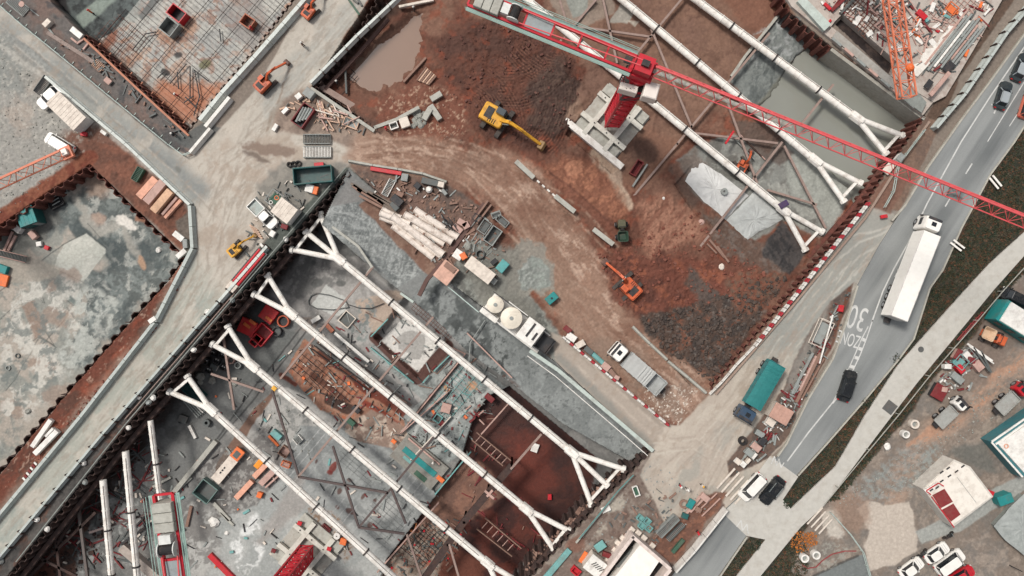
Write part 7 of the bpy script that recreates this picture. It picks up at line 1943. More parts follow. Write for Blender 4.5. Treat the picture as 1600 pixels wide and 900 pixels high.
# -- east pit goods
crate('waste_skip', 'dark red skip in the brown hollow below the tower crane', 'skip', 995, 262, 26, 11, 1.0, -58, 'redd', None, kind='tray', m2='redd'); plank('steel_beam', 'grey beam parallel to the dark red skip', 'beam', 1011, 257, 988, 292, 3, .4, 'grey')
def sheet_cloth(label, pts, z, m):
    q = [PW(*p, z) for p in pts]; c = sum(q, Vector()) / len(q); b = MB(); n = len(q); vs = [c + Vector((0, 0, .2))]; rr_ = random.Random(5); dens = []
    for i in range(n):
        for k in range(4): dens.append(q[i].lerp(q[(i + 1) % n], k / 4))
    N = len(dens); rings = [(1.0, .05), (.85, .13), (.6, .17), (.3, .19)]
    for f, h in rings: vs += [c.lerp(d, f * rr_.uniform(.97, 1.0)) + Vector((0, 0, h * rr_.uniform(.55, 1.4))) for d in dens]
    fs = [(0, 1 + 3 * N + i, 1 + 3 * N + (i + 1) % N) for i in range(N)]
    for l in range(3): fs += [(1 + l * N + i, 1 + l * N + (i + 1) % N, 1 + (l + 1) * N + (i + 1) % N, 1 + (l + 1) * N + i) for i in range(N)]
    b.add(vs, fs); o = b.build('ground_sheet', m); return tag(o, label, 'sheet')
shm = mat('sheet_white', (210, 209, 205), .6, var=.1, scale=.6, dirt=(150, 148, 142), dirt_amt=.4)
z_ = -2.9
sheet_cloth('large pale protective sheet with a round vent beside the strut', [(1070, 283), (1080, 262), (1097, 253), (1114, 264), (1130, 274), (1170, 306), (1152, 324), (1134, 344), (1118, 330), (1100, 316)], z_, shm)
sheet_cloth('second pale sheet under the brown brace end', [(1134, 344), (1160, 318), (1180, 296), (1218, 330), (1225, 342), (1200, 356), (1186, 362), (1168, 375), (1150, 360)], z_, mat('sheet_grey', (184, 186, 182), .6, var=.12, dirt=(140, 138, 132)))
ring('vent', 'round grey vent on the large pale sheet', 'vent', 1132, 299, 5.5, 'grey', .3, z_ + .4, .3)
crate('tarp_bundle', 'purple cover over the strut node above the grey floor', 'cover', 1225, 319, 14, 9, .5, -30, 'purple', -1.2, m2='purple'); 
for k, q in enumerate(((1108, 375, 1131, 402, 3.5), (1104, 381, 1119, 396, 2.5), (1120, 385, 1138, 410, 3))): plank('log', nth(k) + ' brown log in the dark soil below the pale sheets', 'log', *q[:4], q[4], .35, 'timberd')
boulder('boulder', 'pale round stone in the dark soil by the logs', 1127, 417, 5, 'cream', None, seed=80); boulder('boulder', 'tan round stone above the brown logs', 1096, 347, 5, 'pink', None, seed=81); boulder('boulder', 'small white stone by the spoil heap', 1037, 310, 2.5, 'white', None, seed=82)
for k, q in enumerate(((1140, 210, 1178, 250), (1150, 205, 1190, 245), (1160, 215, 1195, 250))): plank('steel_beam', nth(k) + ' thin pale beam near the small orange digger', 'beam', *q, 1.6, .3, 'pink' if k else 'grey', -3.1)
plank('red_flag', 'red tipped pole leaning on the strut near the orange digger', 'pole', 1146, 205, 1133, 225, 3, .3, 'red', -1.0)
crate('cabinet', 'white junction cabinet at the apron corner behind the piles', 'cabinet', 1408, 246, 12, 9, 1.2, -50, 'white', .1, m2='grey'); crate('site_box', 'small pale case at the apron corner by the strut head', 'case', 1390, 262, 20, 11, .5, -50, 'cream', .1)
crate('cone_stack', 'red cones at the end of the rail fence on the lip', 'cones', 1382, 338, 10, 5, .5, -10, 'red', .1)
# fallen slab edge
b = MB(); pts = [(1224, 14), (1164, 88), (1142, 120)]
for k in range(2): b.beam(PW(*pts[k], -3.1), PW(*pts[k + 1], -3.1), .4, .5)
tag(b.build('slab_edge', conc), 'pale edge beam of the fallen grey slab in the silt', 'beam')

# -- unfinished building, north-east
BZ = .6
bp_ = [(1195, -60), (1237, 10), (1306, 66), (1444, 180), (1478, 150), (1520, 80), (1600, -60)]
b = MB()
flo = mat('site_slab', (184, 174, 164), .85, var=.14, scale=.6, dirt=(150, 128, 118), dirt_amt=.7)
root = thing('unfinished_building', 'unfinished concrete building with a dark slot at the top right', 'building', PW(1400, 60, 0))
o_ = PW(1400, 60, 0)
def bprism(name, pts, z0, z1, m, inset=None):
    b = MB(); b.prism([tuple((PW(*p, z1) - o_)[:2]) for p in pts], z0, z1); return b.build(name, m, root)
bprism('slab', [(1195, -60), (1237, 10), (1290, 54), (1304, 34), (1316, 22), (1440, -60)], -7, BZ, flo)
bprism('slab', [(1290, 54), (1442, 180), (1458, 160), (1390, 120), (1300, 42)], -7, BZ + .01, flo)
bprism('slab', [(1317, 22), (1402, 97), (1392, 119), (1459, 160), (1478, 150), (1520, 80), (1600, -60), (1441, -60)], -7, BZ + .02, flo)
bprism('white_slab', [(1488, 40), (1502, 46), (1434, 120), (1418, 112), (1424, 102), (1436, 98), (1446, 76), (1462, 74), (1470, 58)], BZ + .02, BZ + .25, mat('slab_white', (228, 222, 212), .7, var=.05))
bprism('slot_shade_fill', [(1304, 40), (1318, 24), (1401, 98), (1391, 119)], -7, -.8, mat('slot_dark', (46, 38, 36), .5))  # raised dark block fills the slot to stand for its shade
bprism('mint_beam', [(1246, 2), (1256, -6), (1299, 38), (1288, 48)], BZ, BZ + .7, mat('mint_kerb', (186, 196, 188)))
bprism('edge_walkway', [(1300, 58), (1436, 172), (1444, 164), (1308, 48)], BZ + .02, BZ + .3, mat('walkway_grey', (164, 160, 152), .8))
bprism('corner_slab', [(1404, 150), (1424, 132), (1448, 160), (1440, 176)], BZ + .3, BZ + .55, concd)
def bplank(name, label, cat, q, w, h, m, dz=0.05, group=None): plank(name, label, cat, *q, w, h, m, BZ + dz, group)
rr = random.Random(21)
for k in range(9):
    o = k * 4.6 - 4
    a0 = 14 + rr.uniform(-6, 10); L = 120 + rr.uniform(-30, 10)
    x, y = 1520 + o * .72, 10 + o * .68
    bplank('scaffold_board', nth(k) + ' grey walkway board along the street side of the unfinished building', 'board', (x - a0 * .6, y + a0 * .8, x - L * .62, y + L * .8), 3.4, .25 + .05 * (k % 3), 'grey' if k % 3 else ('white' if k % 2 else 'pink'), .05 + .12 * (k % 2), 'walkway boards of the building')
for k in range(7): bplank('scaffold_board', nth(k) + ' pinkish board on the water side walkway from the top', 'board', (1300 + 19 * k, 60 + 16 * k, 1314 + 19 * k, 72 + 16 * k), 4, .2, 'pink' if k % 2 else 'grey', .32, 'boards on the water side walkway')
for k in range(14):
    d = (k - 3) * 6.0
    if k < 7: q = (1368 + k * 8, 42 - k * 8, 1402 + k * 6, 74 - k * 8 + 0)
    else: j = k - 7; q = (1366 + j * 12, 34 + j * 7 - 20, 1390 + j * 9, -6 + j * 12)
    bplank('formwork_bar', nth(k) + ' pinkish bar of the open grid under the orange jib', 'bar', q, 1.8, .18, 'pink', .3 + .2 * (k >= 7), 'grid bars under the jib')
cols = ['redd', 'orange', 'pink', 'white', 'greyd', 'red', 'tealp', 'cream']
for k in range(46):
    x, y = rr.uniform(1262, 1540), rr.uniform(2, 118)
    if (x - 1300) * .68 - (y - 60) * .73 < 8 and x < 1420: continue
    if 1300 < x < 1412 and abs((x - 1306) * .74 - (y - 34) * .9) < 26: continue
    if x > 1425 and (x - 1430) * .8 + (y - 118) * .6 > -2: continue
    a = rr.choice([40, -50]) + rr.uniform(-20, 20); l = rr.uniform(5, 16); c = cols[k % 8]
    bplank('site_material', nth(k) + f" loose {dict(redd='dark red', orange='orange', pink='pink', white='white', greyd='dark grey', red='red', tealp='pale teal', cream='cream')[c]} piece on the unfinished building", 'material', (x - l * math.cos(R(a)) / 2, y - l * math.sin(R(a)) / 2, x + l * math.cos(R(a)) / 2, y + l * math.sin(R(a)) / 2), rr.uniform(2, 5), rr.uniform(.15, .5), c, .03, 'loose pieces on the building')
for k, q in enumerate(((1298, 18, 1330, -12, 5), (1312, 22, 1338, -6, 4), (1432, 18, 1445, 30, 9))): bplank('red_beam', ('long dark red', 'grey', 'bright red')[k] + ' beam at the head of the dark slot', 'beam', q[:4], q[4], .4, ('redd', 'greyd', 'red')[k], .1)
crate('orange_bundle', 'bright orange rebar bundle right of the orange jib', 'bundle', 1488, 13, 16, 14, .6, 40, 'orange', BZ, kind='frame', m2='orange')
for k, q in enumerate(((1488, 98, 1476, 112, 12), (1455, 126, 1446, 138, 9))): bplank('void_shade_plate', ('upper', 'lower')[k] + ' black plate standing for a shaded void between the walkway boards', 'hatch', q[:4], q[4], .15, 'dark', .5)  # flat black plates added where the voids between boards lie in shade
plank('tan_plank', 'tan plank bundle at the street corner of the building', 'plank', 1482, 114, 1452, 150, 6, .4, 'pink', 1.6)

# -- strip between apron and street
for k, q in enumerate(((1269, 551, 1236, 615, 4), (1274, 556, 1248, 610, 3), (1281, 551, 1243, 628, 5), (1286, 560, 1252, 622, 2.5))): plank('steel_rail', ('leftmost grey', 'slim pink', 'thick dark', 'thin brown')[k] + ' rail of the bundle beside the street', 'rail', *q[:4], q[4], .4, ('grey', 'pink', 'timberd', 'timberd')[k], .05)
plank('white_pole', 'long white pole leaning over the grey frame beside the street', 'pole', 1301, 492, 1280, 568, 2, .2, 'white', 1.3)
crate('steel_crate', 'grey frame with white fittings beside the street bend', 'frame', 1286, 521, 42, 20, 1.2, -66, 'cream', 0, kind='frame', m2='grey'); crate('site_sign', 'small bright red sign box on the red soil by the street lettering', 'sign', 1315, 482, 7, 10, .8, 10, 'red', 0)
crate('site_container', 'rusty roofed hut at the lower end of the storage strip', 'hut', 1221, 647, 30, 24, 2.2, 30, 'rustroof', 0, kind='roof', m2='cream'); crate('site_box', 'white case under the rusty roofed hut', 'case', 1205, 660, 13, 11, 1.0, 35, 'white', 0, m2='cream')
ring('rubber_ring', 'black tyre in the junk north of the slotted driveway', 'tyre', 1161, 689, 7, rubber, .4, 0, .45)
for k, (x, y, l, w, a, m, m2, s_) in enumerate(((1182, 699, 15, 10, 40, 'grey', 'pink', 'pinkish grey case'), (1172, 708, 13, 10, 40, 'grey', 'grey', 'grey case'), (1192, 690, 12, 10, -50, 'dark', 'dark', 'black case'), (1188, 678, 14, 8, 30, 'greyd', 'grey', 'grey machine nearest the rusty hut'),
        (1179, 713, 10, 5, -50, 'white', 'white', 'narrow white case'), (1162, 726, 8, 8, 40, 'white', 'white', 'white cube next to the slotted driveway'), (1154, 722, 8, 8, 40, 'white', 'cream', 'cream white cube'), (1170, 721, 8, 4, -50, 'cream', 'cream', 'small cream case'))):
    crate('site_box', s_ + ' in the junk corner', 'case', x, y, l, w, 1.0, a, m, 0, m2=m2)
b = MB()
for k in range(5):
    a = PW(1119 + 7 * k, 762 + 6 * k, 0); c = PW(1147 + 7 * k, 731 + 6 * k, 0); a.z = c.z = .40; b.beam(a, c, .28, .1)
tag(b.build('slotted_ramp', M_['cream']), 'slotted pinkish driveway cover leading onto the street', 'ramp')
b = MB()
for k in range(4):
    a = PW(1260 + 6 * k, 822 + 5 * k - 4, 0); c = PW(1284 + 5 * k, 795 + 6 * k - 3, 0); a.z = c.z = .30; b.beam(a, c, .22, .1)
tag(b.build('slotted_ramp', M_['cream']), 'slotted cream drain cover beside the footpath and storage yard', 'ramp')

# -- service yard, bottom
crate('trough', 'narrow white rimmed trough on the brown service yard', 'trough', 994, 768, 16, 8, .5, 70, 'white', .05, kind='tray', m2='green'); plank('white_plate', 'white plate near the piles on the service yard', 'plate', 940, 798, 953, 792, 9, .25, 'white', .05)
for k, (x, y) in enumerate(((1001, 810), (1012, 815), (1003, 822), (1014, 826))): crate('parts_tray', ('upper left', 'upper right', 'lower left', 'lower right')[k] + ' of four pale teal trays on the service yard', 'tray', x, y, 10, 9, .6, 40, 'tealp', .03, kind='tray', m2='tealp')
crate('conveyor', 'long grey slotted machine right of the teal trays', 'machine', 1044, 823, 40, 11, 1.0, -45, 'grey', .03, kind='grate', m2='grey'); crate('conveyor', 'long grey rack parallel to the slotted machine', 'rack', 1056, 832, 34, 7, .6, -45, 'greyd', .03, kind='grate', m2='grey')
for k, (x, y, l, w, a, m, s_) in enumerate(((1080, 788, 14, 9, -60, 'teal', 'bright teal tarpaulin bundle'), (1071, 807, 9, 8, 20, 'teald', 'dark teal bin'), (1102, 778, 14, 9, 40, 'pink', 'pink timber pallet by the red soil'), (1092, 797, 9, 7, 30, 'timberd', 'brown box on the red soil'), (1060, 854, 26, 5, -50, 'green', 'green bar bundle near the hoarding'), (938, 854, 16, 12, -35, 'greyd', 'dark machine with pale teal top'), (949, 868, 14, 7, 20, 'redd', 'dark red case left of the parapet'), (900, 893, 14, 10, 40, 'red', 'open red crate at the bottom edge'))):
    crate('yard_item', s_ + ' in the service yard', 'yard item', x, y, l, w, .8, a, m, .03, m2='tealp' if k == 5 else m, kind='box' if k != 7 else 'tray')
for k, q in enumerate(((1072, 802, 1098, 770, 4), (1078, 800, 1104, 774, 3), (1120, 770, 1088, 800, 1.5), (1125, 778, 1096, 806, 1.5))): plank('timber_beam', nth(k) + ' pinkish beam by the bright teal tarpaulin', 'beam', *q[:4], q[4], .3, 'pink', .05)
ring('hose_coil', 'brown hose coil above the bright teal tarpaulin', 'hose', 1069, 788, 7, 'timberd', .3, .05, .6)
for k, (x, y) in enumerate(((988, 828), (998, 833), (974, 842), (961, 860), (949, 878), (1007, 841), (1020, 853), (966, 849))): crate('site_box', nth(k) + ' small cream case along the parapet of the white roofed block', 'case', x, y, 8, 7, .7, 40, 'cream' if k % 3 else 'pink', .03, group='small cases along the parapet', m2='cream')
plank('orange_sheet', 'bright orange sheet lying left of the small white hut', 'sheet', 916, 862, 906, 878, 6, .2, 'orange', .05)
crate('site_hut', 'small white hut with dark roof vents at the bottom of the yard', 'hut', 930, 885, 27, 25, 2.4, 38, 'white', 0, kind='roof', m2='cream')
for k in range(5): plank('roof_vent', nth(k) + ' dark vent line on the small white hut', 'vent', 924 + 3 * k, 878 + 2.6 * k + 4, 932 + 3 * k, 875 + 2.6 * k + 4, 1.2, .06, 'dark', 2.5, 'vents on the small white hut')
plank('teal_netting', 'teal netting along the piles at the bottom edge', 'netting', 890, 858, 850, 905, 9, .4, 'tealp', .05)
p0 = PW(990, 838, 3)
root = thing('white_roofed_block', 'white roofed block inside a pinkish parapet at the bottom edge', 'building', PW(990, 838, 0))
def wl(pts, w, z0, z1, name, m, par):
    b = MB()
    for i in range(len(pts) - 1):
        a = PW(*pts[i], z1) - PW(990, 838, 0); c = PW(*pts[i + 1], z1) - PW(990, 838, 0); a.z = c.z = (z0 + z1) / 2; b.beam(a, c, w, z1 - z0 - .01 * i)
    return b.build(name, m, par)
wl([(940, 905), (990, 838)], .5, 0, 3, 'parapet', mat('parapet_pink', (222, 206, 196), .7), root); wl([(988, 838), (1048, 890), (1030, 912)], .5, 0, 3, 'parapet', mat('parapet_pink', (0, 0, 0)), root)
b = MB(); b.prism([tuple((PW(*q, .4) - PW(990, 838, 0))[:2]) for q in ((990, 840), (1047, 890), (1000, 960), (930, 925))], 0, .4); b.build('dark_gravel_bed', mat('gravel_dark', (44, 44, 44), .9), root)
b = MB(); b.prism([tuple((PW(*q, 2.6) - PW(990, 838, 0))[:2]) for q in ((1001, 850), (1030, 877), (985, 945), (950, 915))], .4, 2.6); b.build('roof_block', mat('roof_bright', (246, 240, 230), .6, var=.02, dirt_amt=.1), root)
b = MB(); b.prism([tuple((PW(*q, 1.6) - PW(990, 838, 0))[:2]) for q in ((978, 868), (988, 856), (974, 890), (962, 885))], .4, 1.6); b.build('plant_unit', M_['greyd'], root)

# -- far yard buildings and goods
root = thing('teal_sided_cabin', 'white roofed cabin with teal sides near the black van', 'cabin', PW(1577, 502), -R(32))
b = MB(); b.box(0, 0, 0, 7.0, 3.4, 2.8); b.build('wall', M_['teal'], root)
b = MB(); b.bbox(.3, 0, 2.8, 6.6, 3.2, .3, .05); b.build('roof', M_['white'], root)
for k in range(3): b = MB(); b.box(-2.3 + 2.2 * k, -1.72, 1.2, 1.0, .06, 1.0); b.build('window', glassm, root)
c_ = PW(1532, 688, 4); root = thing('teal_banded_building', 'white and teal banded building at the right edge', 'building', PW(1532, 688, 0))
def quad(name, pts, z0, z1, m, o):
    b = MB(); b.prism([tuple((PW(*q, z1) - o)[:2]) for q in pts], z0, z1); return b.build(name, m, root)
o = PW(1532, 688, 0)
TB = mat('teal_cladding', (62, 118, 124), .6)
quad('wall', ((1548, 690), (1640, 626), (1700, 680), (1597, 746)), 0, 2.4, TB, o)
quad('roof', ((1560, 694), (1640, 640), (1690, 684), (1602, 740)), 2.4, 2.7, M_['white'], o)
for k, q in enumerate((((1549, 691), (1597, 745)), ((1549, 690), (1640, 627)), ((1555, 694), (1640, 634)))):
    b = MB(); a = PW(*q[0], 2.4) - o; c = PW(*q[1], 2.4) - o; a.z = c.z = 2.46 + .012 * k; b.beam(a, c, .25, .16); b.build('white_band', M_['white'], root)
b = MB(); q = PW(1572, 697, 2.7) - o; b.ring(q.x, q.y, 2.7, .35, .22, .1); b.build('roof_vent', M_['peach'], root)
HZ = 2.9; o = PW(1490, 768, 0); root = thing('cream_hut', 'cream roofed two storey hut with two dark red panels in the yard', 'building', o)
quad('wall', ((1442, 764), (1491, 718), (1516, 729), (1552, 776), (1489, 824)), 0, HZ, mat('wall_cream', (206, 200, 190), .7), o)
quad('roof', ((1446, 763), (1491, 721), (1514, 731), (1549, 776), (1489, 820)), HZ, HZ + .2, mat('roof_cream', (232, 224, 212), .6, var=.05, dirt=(186, 174, 160), dirt_amt=.6), o)
quad('roof_panel', ((1457, 774), (1476, 764), (1489, 784), (1470, 794)), HZ + .21, HZ + .3, mat('panel_red', (132, 50, 50), .6), o)
quad('roof_panel', ((1472, 797), (1490, 787), (1501, 804), (1486, 815)), HZ + .21, HZ + .3, mat('panel_red', (132, 50, 50), .6), o)
quad('roof_box', ((1444, 766), (1463, 754), (1470, 758), (1450, 772)), HZ + .22, HZ + .5, M_['white'], o)
for q in (((1444, 765), (1463, 753)), ((1463, 753), (1471, 758)), ((1444, 766), (1451, 771)), ((1487, 822), (1452, 774))):
    b = MB(); a = PW(*q[0], HZ) - o; c = PW(*q[1], HZ) - o; a.z = c.z = HZ + .58; b.beam(a, c, .14, .1); b.build('red_trim', M_['red'], root)
for q in ((1470, 751), (1482, 743), (1493, 736), (1503, 728), (1480, 731), (1452, 764), (1461, 760), (1470, 737)):
    b = MB(); c = PW(*q, HZ) - o; b.box(c.x, c.y, HZ + .2 + (.32 if q[1] > 755 else .0), .6, .2, .06, R(35)); b.build('roof_slot', M_['dark'], root)
b = MB(); a = PW(1494, 745, HZ) - o; c = PW(1524, 785, HZ) - o; a.z = c.z = HZ + .21; b.beam(a, c, .06, .03); b.build('roof_seam', M_['grey'], root)
sheet_cloth('grey tarpaulin over a long stack at the right edge of the yard', [(1552, 822), (1575, 795), (1600, 770), (1640, 800), (1640, 880), (1600, 868), (1570, 845)], 1.2, mat('tarp_pale', (158, 162, 158), .6, var=.15, scale=1.5, dirt=(120, 124, 120), dirt_amt=.5))
b = MB(); b.prism([tuple(PW(*q, 1.2)[:2]) for q in ((1556, 822), (1600, 774), (1636, 802), (1636, 872), (1600, 862), (1572, 843))], 0, 1.25); tag(b.build('covered_stack', concd), 'grey stack under the tarpaulin at the right edge', 'stack')
crate('teal_awning', 'small teal awning beside the cream hut', 'awning', 1572, 781, 22, 14, 1.8, -20, 'teal', 0, m2='teal'); crate('red_bin', 'red bin at the right corner of the cream hut', 'bin', 1548, 772, 10, 10, 1.0, 20, 'red', 0, m2='red')
for k, (x, y, r) in enumerate(((1430, 663, 7), (1258, 873, 6.5), (1276, 868, 6.5), (1416, 679, 6))): ring('concrete_ring', ('grey concrete ring standing near the small flatbed', 'left concrete ring of the pair beside the footpath', 'right concrete ring of the pair beside the footpath', 'small cream ring below the grey concrete ring')[k], 'pipe ring', x, y, r, 'white' if k else 'cream', .9, .0, .62, 'grey')
for k, q in enumerate(((1511, 537, 1550, 564, 3), (1514, 541, 1552, 568, 2), (1520, 542, 1545, 580, 2.5), (1532, 548, 1548, 582, 3))): plank('steel_pole', ('pale outer', 'white inner', 'dark', 'short dark')[k] + ' pole over the junk rack in the yard', 'pole', *q[:4], q[4], .2, 'white' if k < 2 else 'greyd', 1.0)
for k, (x, y, l, w, a, m, m2, s_) in enumerate(((1515, 556, 20, 15, 50, 'grey', 'white', 'white cornered cage in the junk rack'), (1502, 566, 18, 18, 40, 'tealp', 'tealp', 'pale teal cage of the junk rack'), (1502, 577, 12, 9, 50, 'red', 'red', 'bright red case in the junk rack'), (1530, 572, 15, 12, 50, 'pink', 'pink', 'pinkish case at the end of the junk rack'),
       (1497, 591, 20, 10, 40, 'grey', 'grey', 'grey case under the junk rack'), (1469, 613, 22, 20, -60, 'dark', 'redd', 'dark low crate below the junk rack'), (1477, 609, 8, 7, 10, 'pink', 'pink', 'pink slab on the dark low crate'), (1482, 573, 10, 7, 0, 'white', 'white', 'small white case left of the junk rack'), (1520, 563, 10, 8, 20, 'redd', 'redd', 'dark red case among the yard poles'), (1498, 554, 16, 8, -60, 'pink', 'redd', 'narrow pink and red case left of the cage'))):
    crate('site_box', s_, 'case', x, y, l, w, 1.1 if k != 6 else 1.3, a, m, 0, kind='frame' if k in (0, 1) else 'box', m2=m2)
boulder('rag_bundle', 'white crumpled bundle on the gravel of the yard', 1386, 697, 6, 'white', .02, seed=90, cat='bundle')
b = MB(); pts = [(1253, 882), (1262, 888), (1275, 886), (1285, 876), (1300, 866), (1320, 861), (1338, 861)]
for k in range(6): b.beam(PW(*pts[k], .1), PW(*pts[k + 1], .1), .12)
tag(b.build('hose', mat('hose_red', (150, 70, 70))), 'thin red hose curling round the pair of concrete rings', 'hose')
b = MB(); b.tube((0, 0, 0), (.2, 0, 2.5), .07, 8); tag(b.build('marker_post', M_['dark'], loc=PW(1577, 883)), 'thin dark post by the crossing footpath', 'post')

# -- people
def person_mesh():
    b = MB()
    def ell(x, y, z, rx, ry): return [(x + rx * math.cos(2 * math.pi * i / 10), y + ry * math.sin(2 * math.pi * i / 10), z) for i in range(10)]
    b.cur = 0
    for s_ in (-1, 1):
        b.loft([ell(.10 if s_ > 0 else -.06, .1 * s_, .02, .13, .06), ell(0.04 * s_, .1 * s_, .10, .07, .065), ell(.03 * s_, .1 * s_, .48, .07, .07), ell(0, .09 * s_, .85, .10, .095)])
    b.cur = 1
    b.loft([ell(0, 0, .80, .13, .18), ell(0, 0, 1.05, .12, .17), ell(0, 0, 1.35, .14, .22), ell(0, 0, 1.46, .09, .13)])
    for s_ in (-1, 1):
        b.loft([ell(0, .24 * s_, 1.40, .06, .06), ell(.03, .29 * s_, 1.15, .05, .05), ell(.16, .27 * s_, .93, .04, .04)])
    b.cur = 2
    b.loft([ell(0, 0, 1.44, .06, .06), ell(0, 0, 1.52, .07, .065), ell(0, 0, 1.60, .10, .08), ell(0, 0, 1.70, .10, .08), ell(0, 0, 1.76, .06, .05)])
    for s_ in (-1, 1): b.loft([ell(.16, .27 * s_, .94, .04, .035), ell(.18, .27 * s_, .84, .05, .03), ell(.2, .27 * s_, .76, .03, .02)])
    return b
skin = mat('skin', (196, 150, 126), .6, dirt_amt=.0)
pm = person_mesh()
_ppl = {}
def person(label, px, py, vest, helmet, ang=0.0, z=None):
    p = loc(px, py, z, .0)
    o = pm.build('person', [M_['dark'], M_.get(vest, vest), skin]); o.location = p; o.rotation_euler.z = R(ang); tag(o, label, 'person')
    h = MB(); h.loft([[(r * 1.15 * math.cos(2 * math.pi * i / 12), r * math.sin(2 * math.pi * i / 12), zz) for i in range(12)] for r, zz in ((.16, 1.70), (.13, 1.72), (.12, 1.80), (.06, 1.86))])
    h.build('helmet', M_.get(helmet, helmet), o)
    return o
person('person in a red vest and white helmet, leftmost of three on the apron', 1061, 757, 'red', 'white', 30, 0); person('person in a white vest and white helmet, middle of three on the apron', 1072, 762, 'white', 'white', 100, 0); person('person in a cream jacket walking alone right of the pair on the apron', 1095, 756, 'cream', 'yellow', -60, 0)
person('person in a bright red vest beside the brown timber box on the deck', 397, 48, 'red', 'red', 20); person('person in a red vest crouched over dark poles on the deck', 280, 151, 'red', 'white', 70); person('person in dark clothes and white helmet at the deck pit corner', 275, 212, 'dark', 'white', 0, 0)
person('person in a dark vest standing in the middle of the top lane', 475, 72, 'timberd', 'white', 0, 0); person('person in a red vest by the rim of the left top pit', 147, 22, 'orange', 'red', 40); person('person in a white shirt on the teal formwork deck', 678, 720, 'cream', 'white', 0, -7.1)
person('person in a pink vest on the pinkish rubble floor', 650, 846, 'pink', 'red', 0); person('person in a red vest at the hoarding of the service yard', 1088, 829, 'red', 'red', 0, 0); person('person in a red vest by the red crate near the counter-jib', 229, 779, 'red', 'peach', 0); person('person with a white helmet near the top beams above the pond', 648, 17, 'dark', 'white', 0)
person('person with a white helmet in the corner of the pond pit', 529, 131, 'dark', 'white', 0); person('person in a red vest by the walkway beam over the red bays', 718, 820, 'red', 'white', 0); person('person in a red vest at the open concrete troughs', 605, 203, 'red', 'red', 0)

# -- plants and loose rubble
rr = random.Random(3)
def bush(label, px, py, r, m, n=260):
    p = PW(px, py, 0); t = thing('bush', label, 'bush', p); b = MB()
    for k in range(n):
        a = rr.uniform(0, 6.28); q = math.sqrt(rr.random()) * r; zz = rr.uniform(.1, r * .9) * (1 - (q / r) ** 2 * .7); s_ = rr.uniform(.08, .2)
        x, y = q * math.cos(a), q * math.sin(a); u = Vector((rr.uniform(-1, 1), rr.uniform(-1, 1), rr.uniform(-.4, .4))).normalized() * s_; v = Vector((rr.uniform(-1, 1), rr.uniform(-1, 1), rr.uniform(-.4, .4))).normalized() * s_
        c = Vector((x, y, zz)); b.add([c - u, c + v * .6, c + u, c - v * .6], [(0, 1, 2, 3)])
    b.build('foliage', m, t); b = MB()
    for k in range(5): a = k * 1.25; b.tube((0, 0, 0), (math.cos(a) * r * .5, math.sin(a) * r * .5, r * .5), .05, 5, .02)
    b.build('stem', M_['timberd'], t)
og = mat('leaf_orange', (190, 112, 40), .7, var=.3, scale=4); gg = mat('leaf_green', (44, 56, 40), .7, var=.3, scale=4); yg = mat('leaf_olive', (72, 68, 46), .7, var=.3, scale=4)
bush('orange bush above the left concrete ring', 1250, 846, 1.6, og); bush('yellow orange bush right of the other orange bush', 1266, 842, 1.1, og, 160); bush('dark green shrub tip at the end of the verge by the crossing', 1229, 786, .8, gg)
for k, (x, y, r) in enumerate(((1398, 560, .9), (1352, 627, .8), (1440, 420, .7), (1180, 852, .8), (1500, 400, .7))): bush(('low green shrub at the kerb above the manhole side', 'low green shrub at the kerb near the black estate', 'low dark shrub in the verge beside the lorry', 'low green shrub on the verge below the crossing', 'low shrub in the verge near the white boards')[k], x, y, r, gg, 120)
def scatter(name, label, pts, n, m, smin, smax, z=None, kind='stuff', flat_=.6, seed=1):
    rr = random.Random(seed); b = MB(); xs = [p[0] for p in pts]; ys = [p[1] for p in pts]; P = [(float(a), float(c)) for a, c in pts]
    k = 0; tries = 0
    while k < n and tries < n * 30:
        tries += 1; x, y = rr.uniform(min(xs), max(xs)), rr.uniform(min(ys), max(ys))
        ins = False
        for i in range(len(P)):
            (x0_, y0_), (x1_, y1_) = P[i], P[(i + 1) % len(P)]
            if (y0_ > y) != (y1_ > y) and x < (x1_ - x0_) * (y - y0_) / (y1_ - y0_) + x0_: ins = not ins
        if not ins: continue
        zz = ground_z(x, y) if z is None else z; p = PW(x, y, zz); s_ = smin * .6 + smax * rr.random() ** 5; a = rr.uniform(0, 3.14)
        d = Vector((rr.gauss(0, 1), rr.gauss(0, 1), rr.gauss(0, .7))).normalized() * s_ * rr.uniform(.4, .8); c = Vector((p.x, p.y, zz + s_ * .15)); b.beam(c - d, c + d, s_, s_ * flat_, (rr.gauss(0, .5), rr.gauss(0, .5), 1)); k += 1
    o = b.build(name, M_.get(m, m)); return tag(o, label, name, kind=kind)
def grass(name, pts, n, m, seed, h=.3):
    rr = random.Random(seed); b = MB(); xs = [p[0] for p in pts]; ys = [p[1] for p in pts]; k = 0; tr = 0
    while k < n and tr < n * 40:
        tr += 1; x, y = rr.uniform(min(xs), max(xs)), rr.uniform(min(ys), max(ys)); ins = False
        for i in range(len(pts)):
            (x0_, y0_), (x1_, y1_) = pts[i], pts[(i + 1) % len(pts)]
            if (y0_ > y) != (y1_ > y) and x < (x1_ - x0_) * (y - y0_) / (y1_ - y0_) + x0_: ins = not ins
        if not ins: continue
        p = PW(x, y, 0); k += 1
        for j in range(3):
            a = rr.uniform(0, 6.28); l = rr.uniform(.15, .4); w = rr.uniform(.04, .1); d = Vector((math.cos(a), math.sin(a), 0)); q = Vector((-d.y, d.x, 0)) * w
            b.add([p - q, p + q, p + d * l + Vector((0, 0, h * rr.uniform(.4, 1)))], [(0, 1, 2)])
    tag(b.build(name, m), 'rough dark grass of the verges', 'grass', kind='stuff')
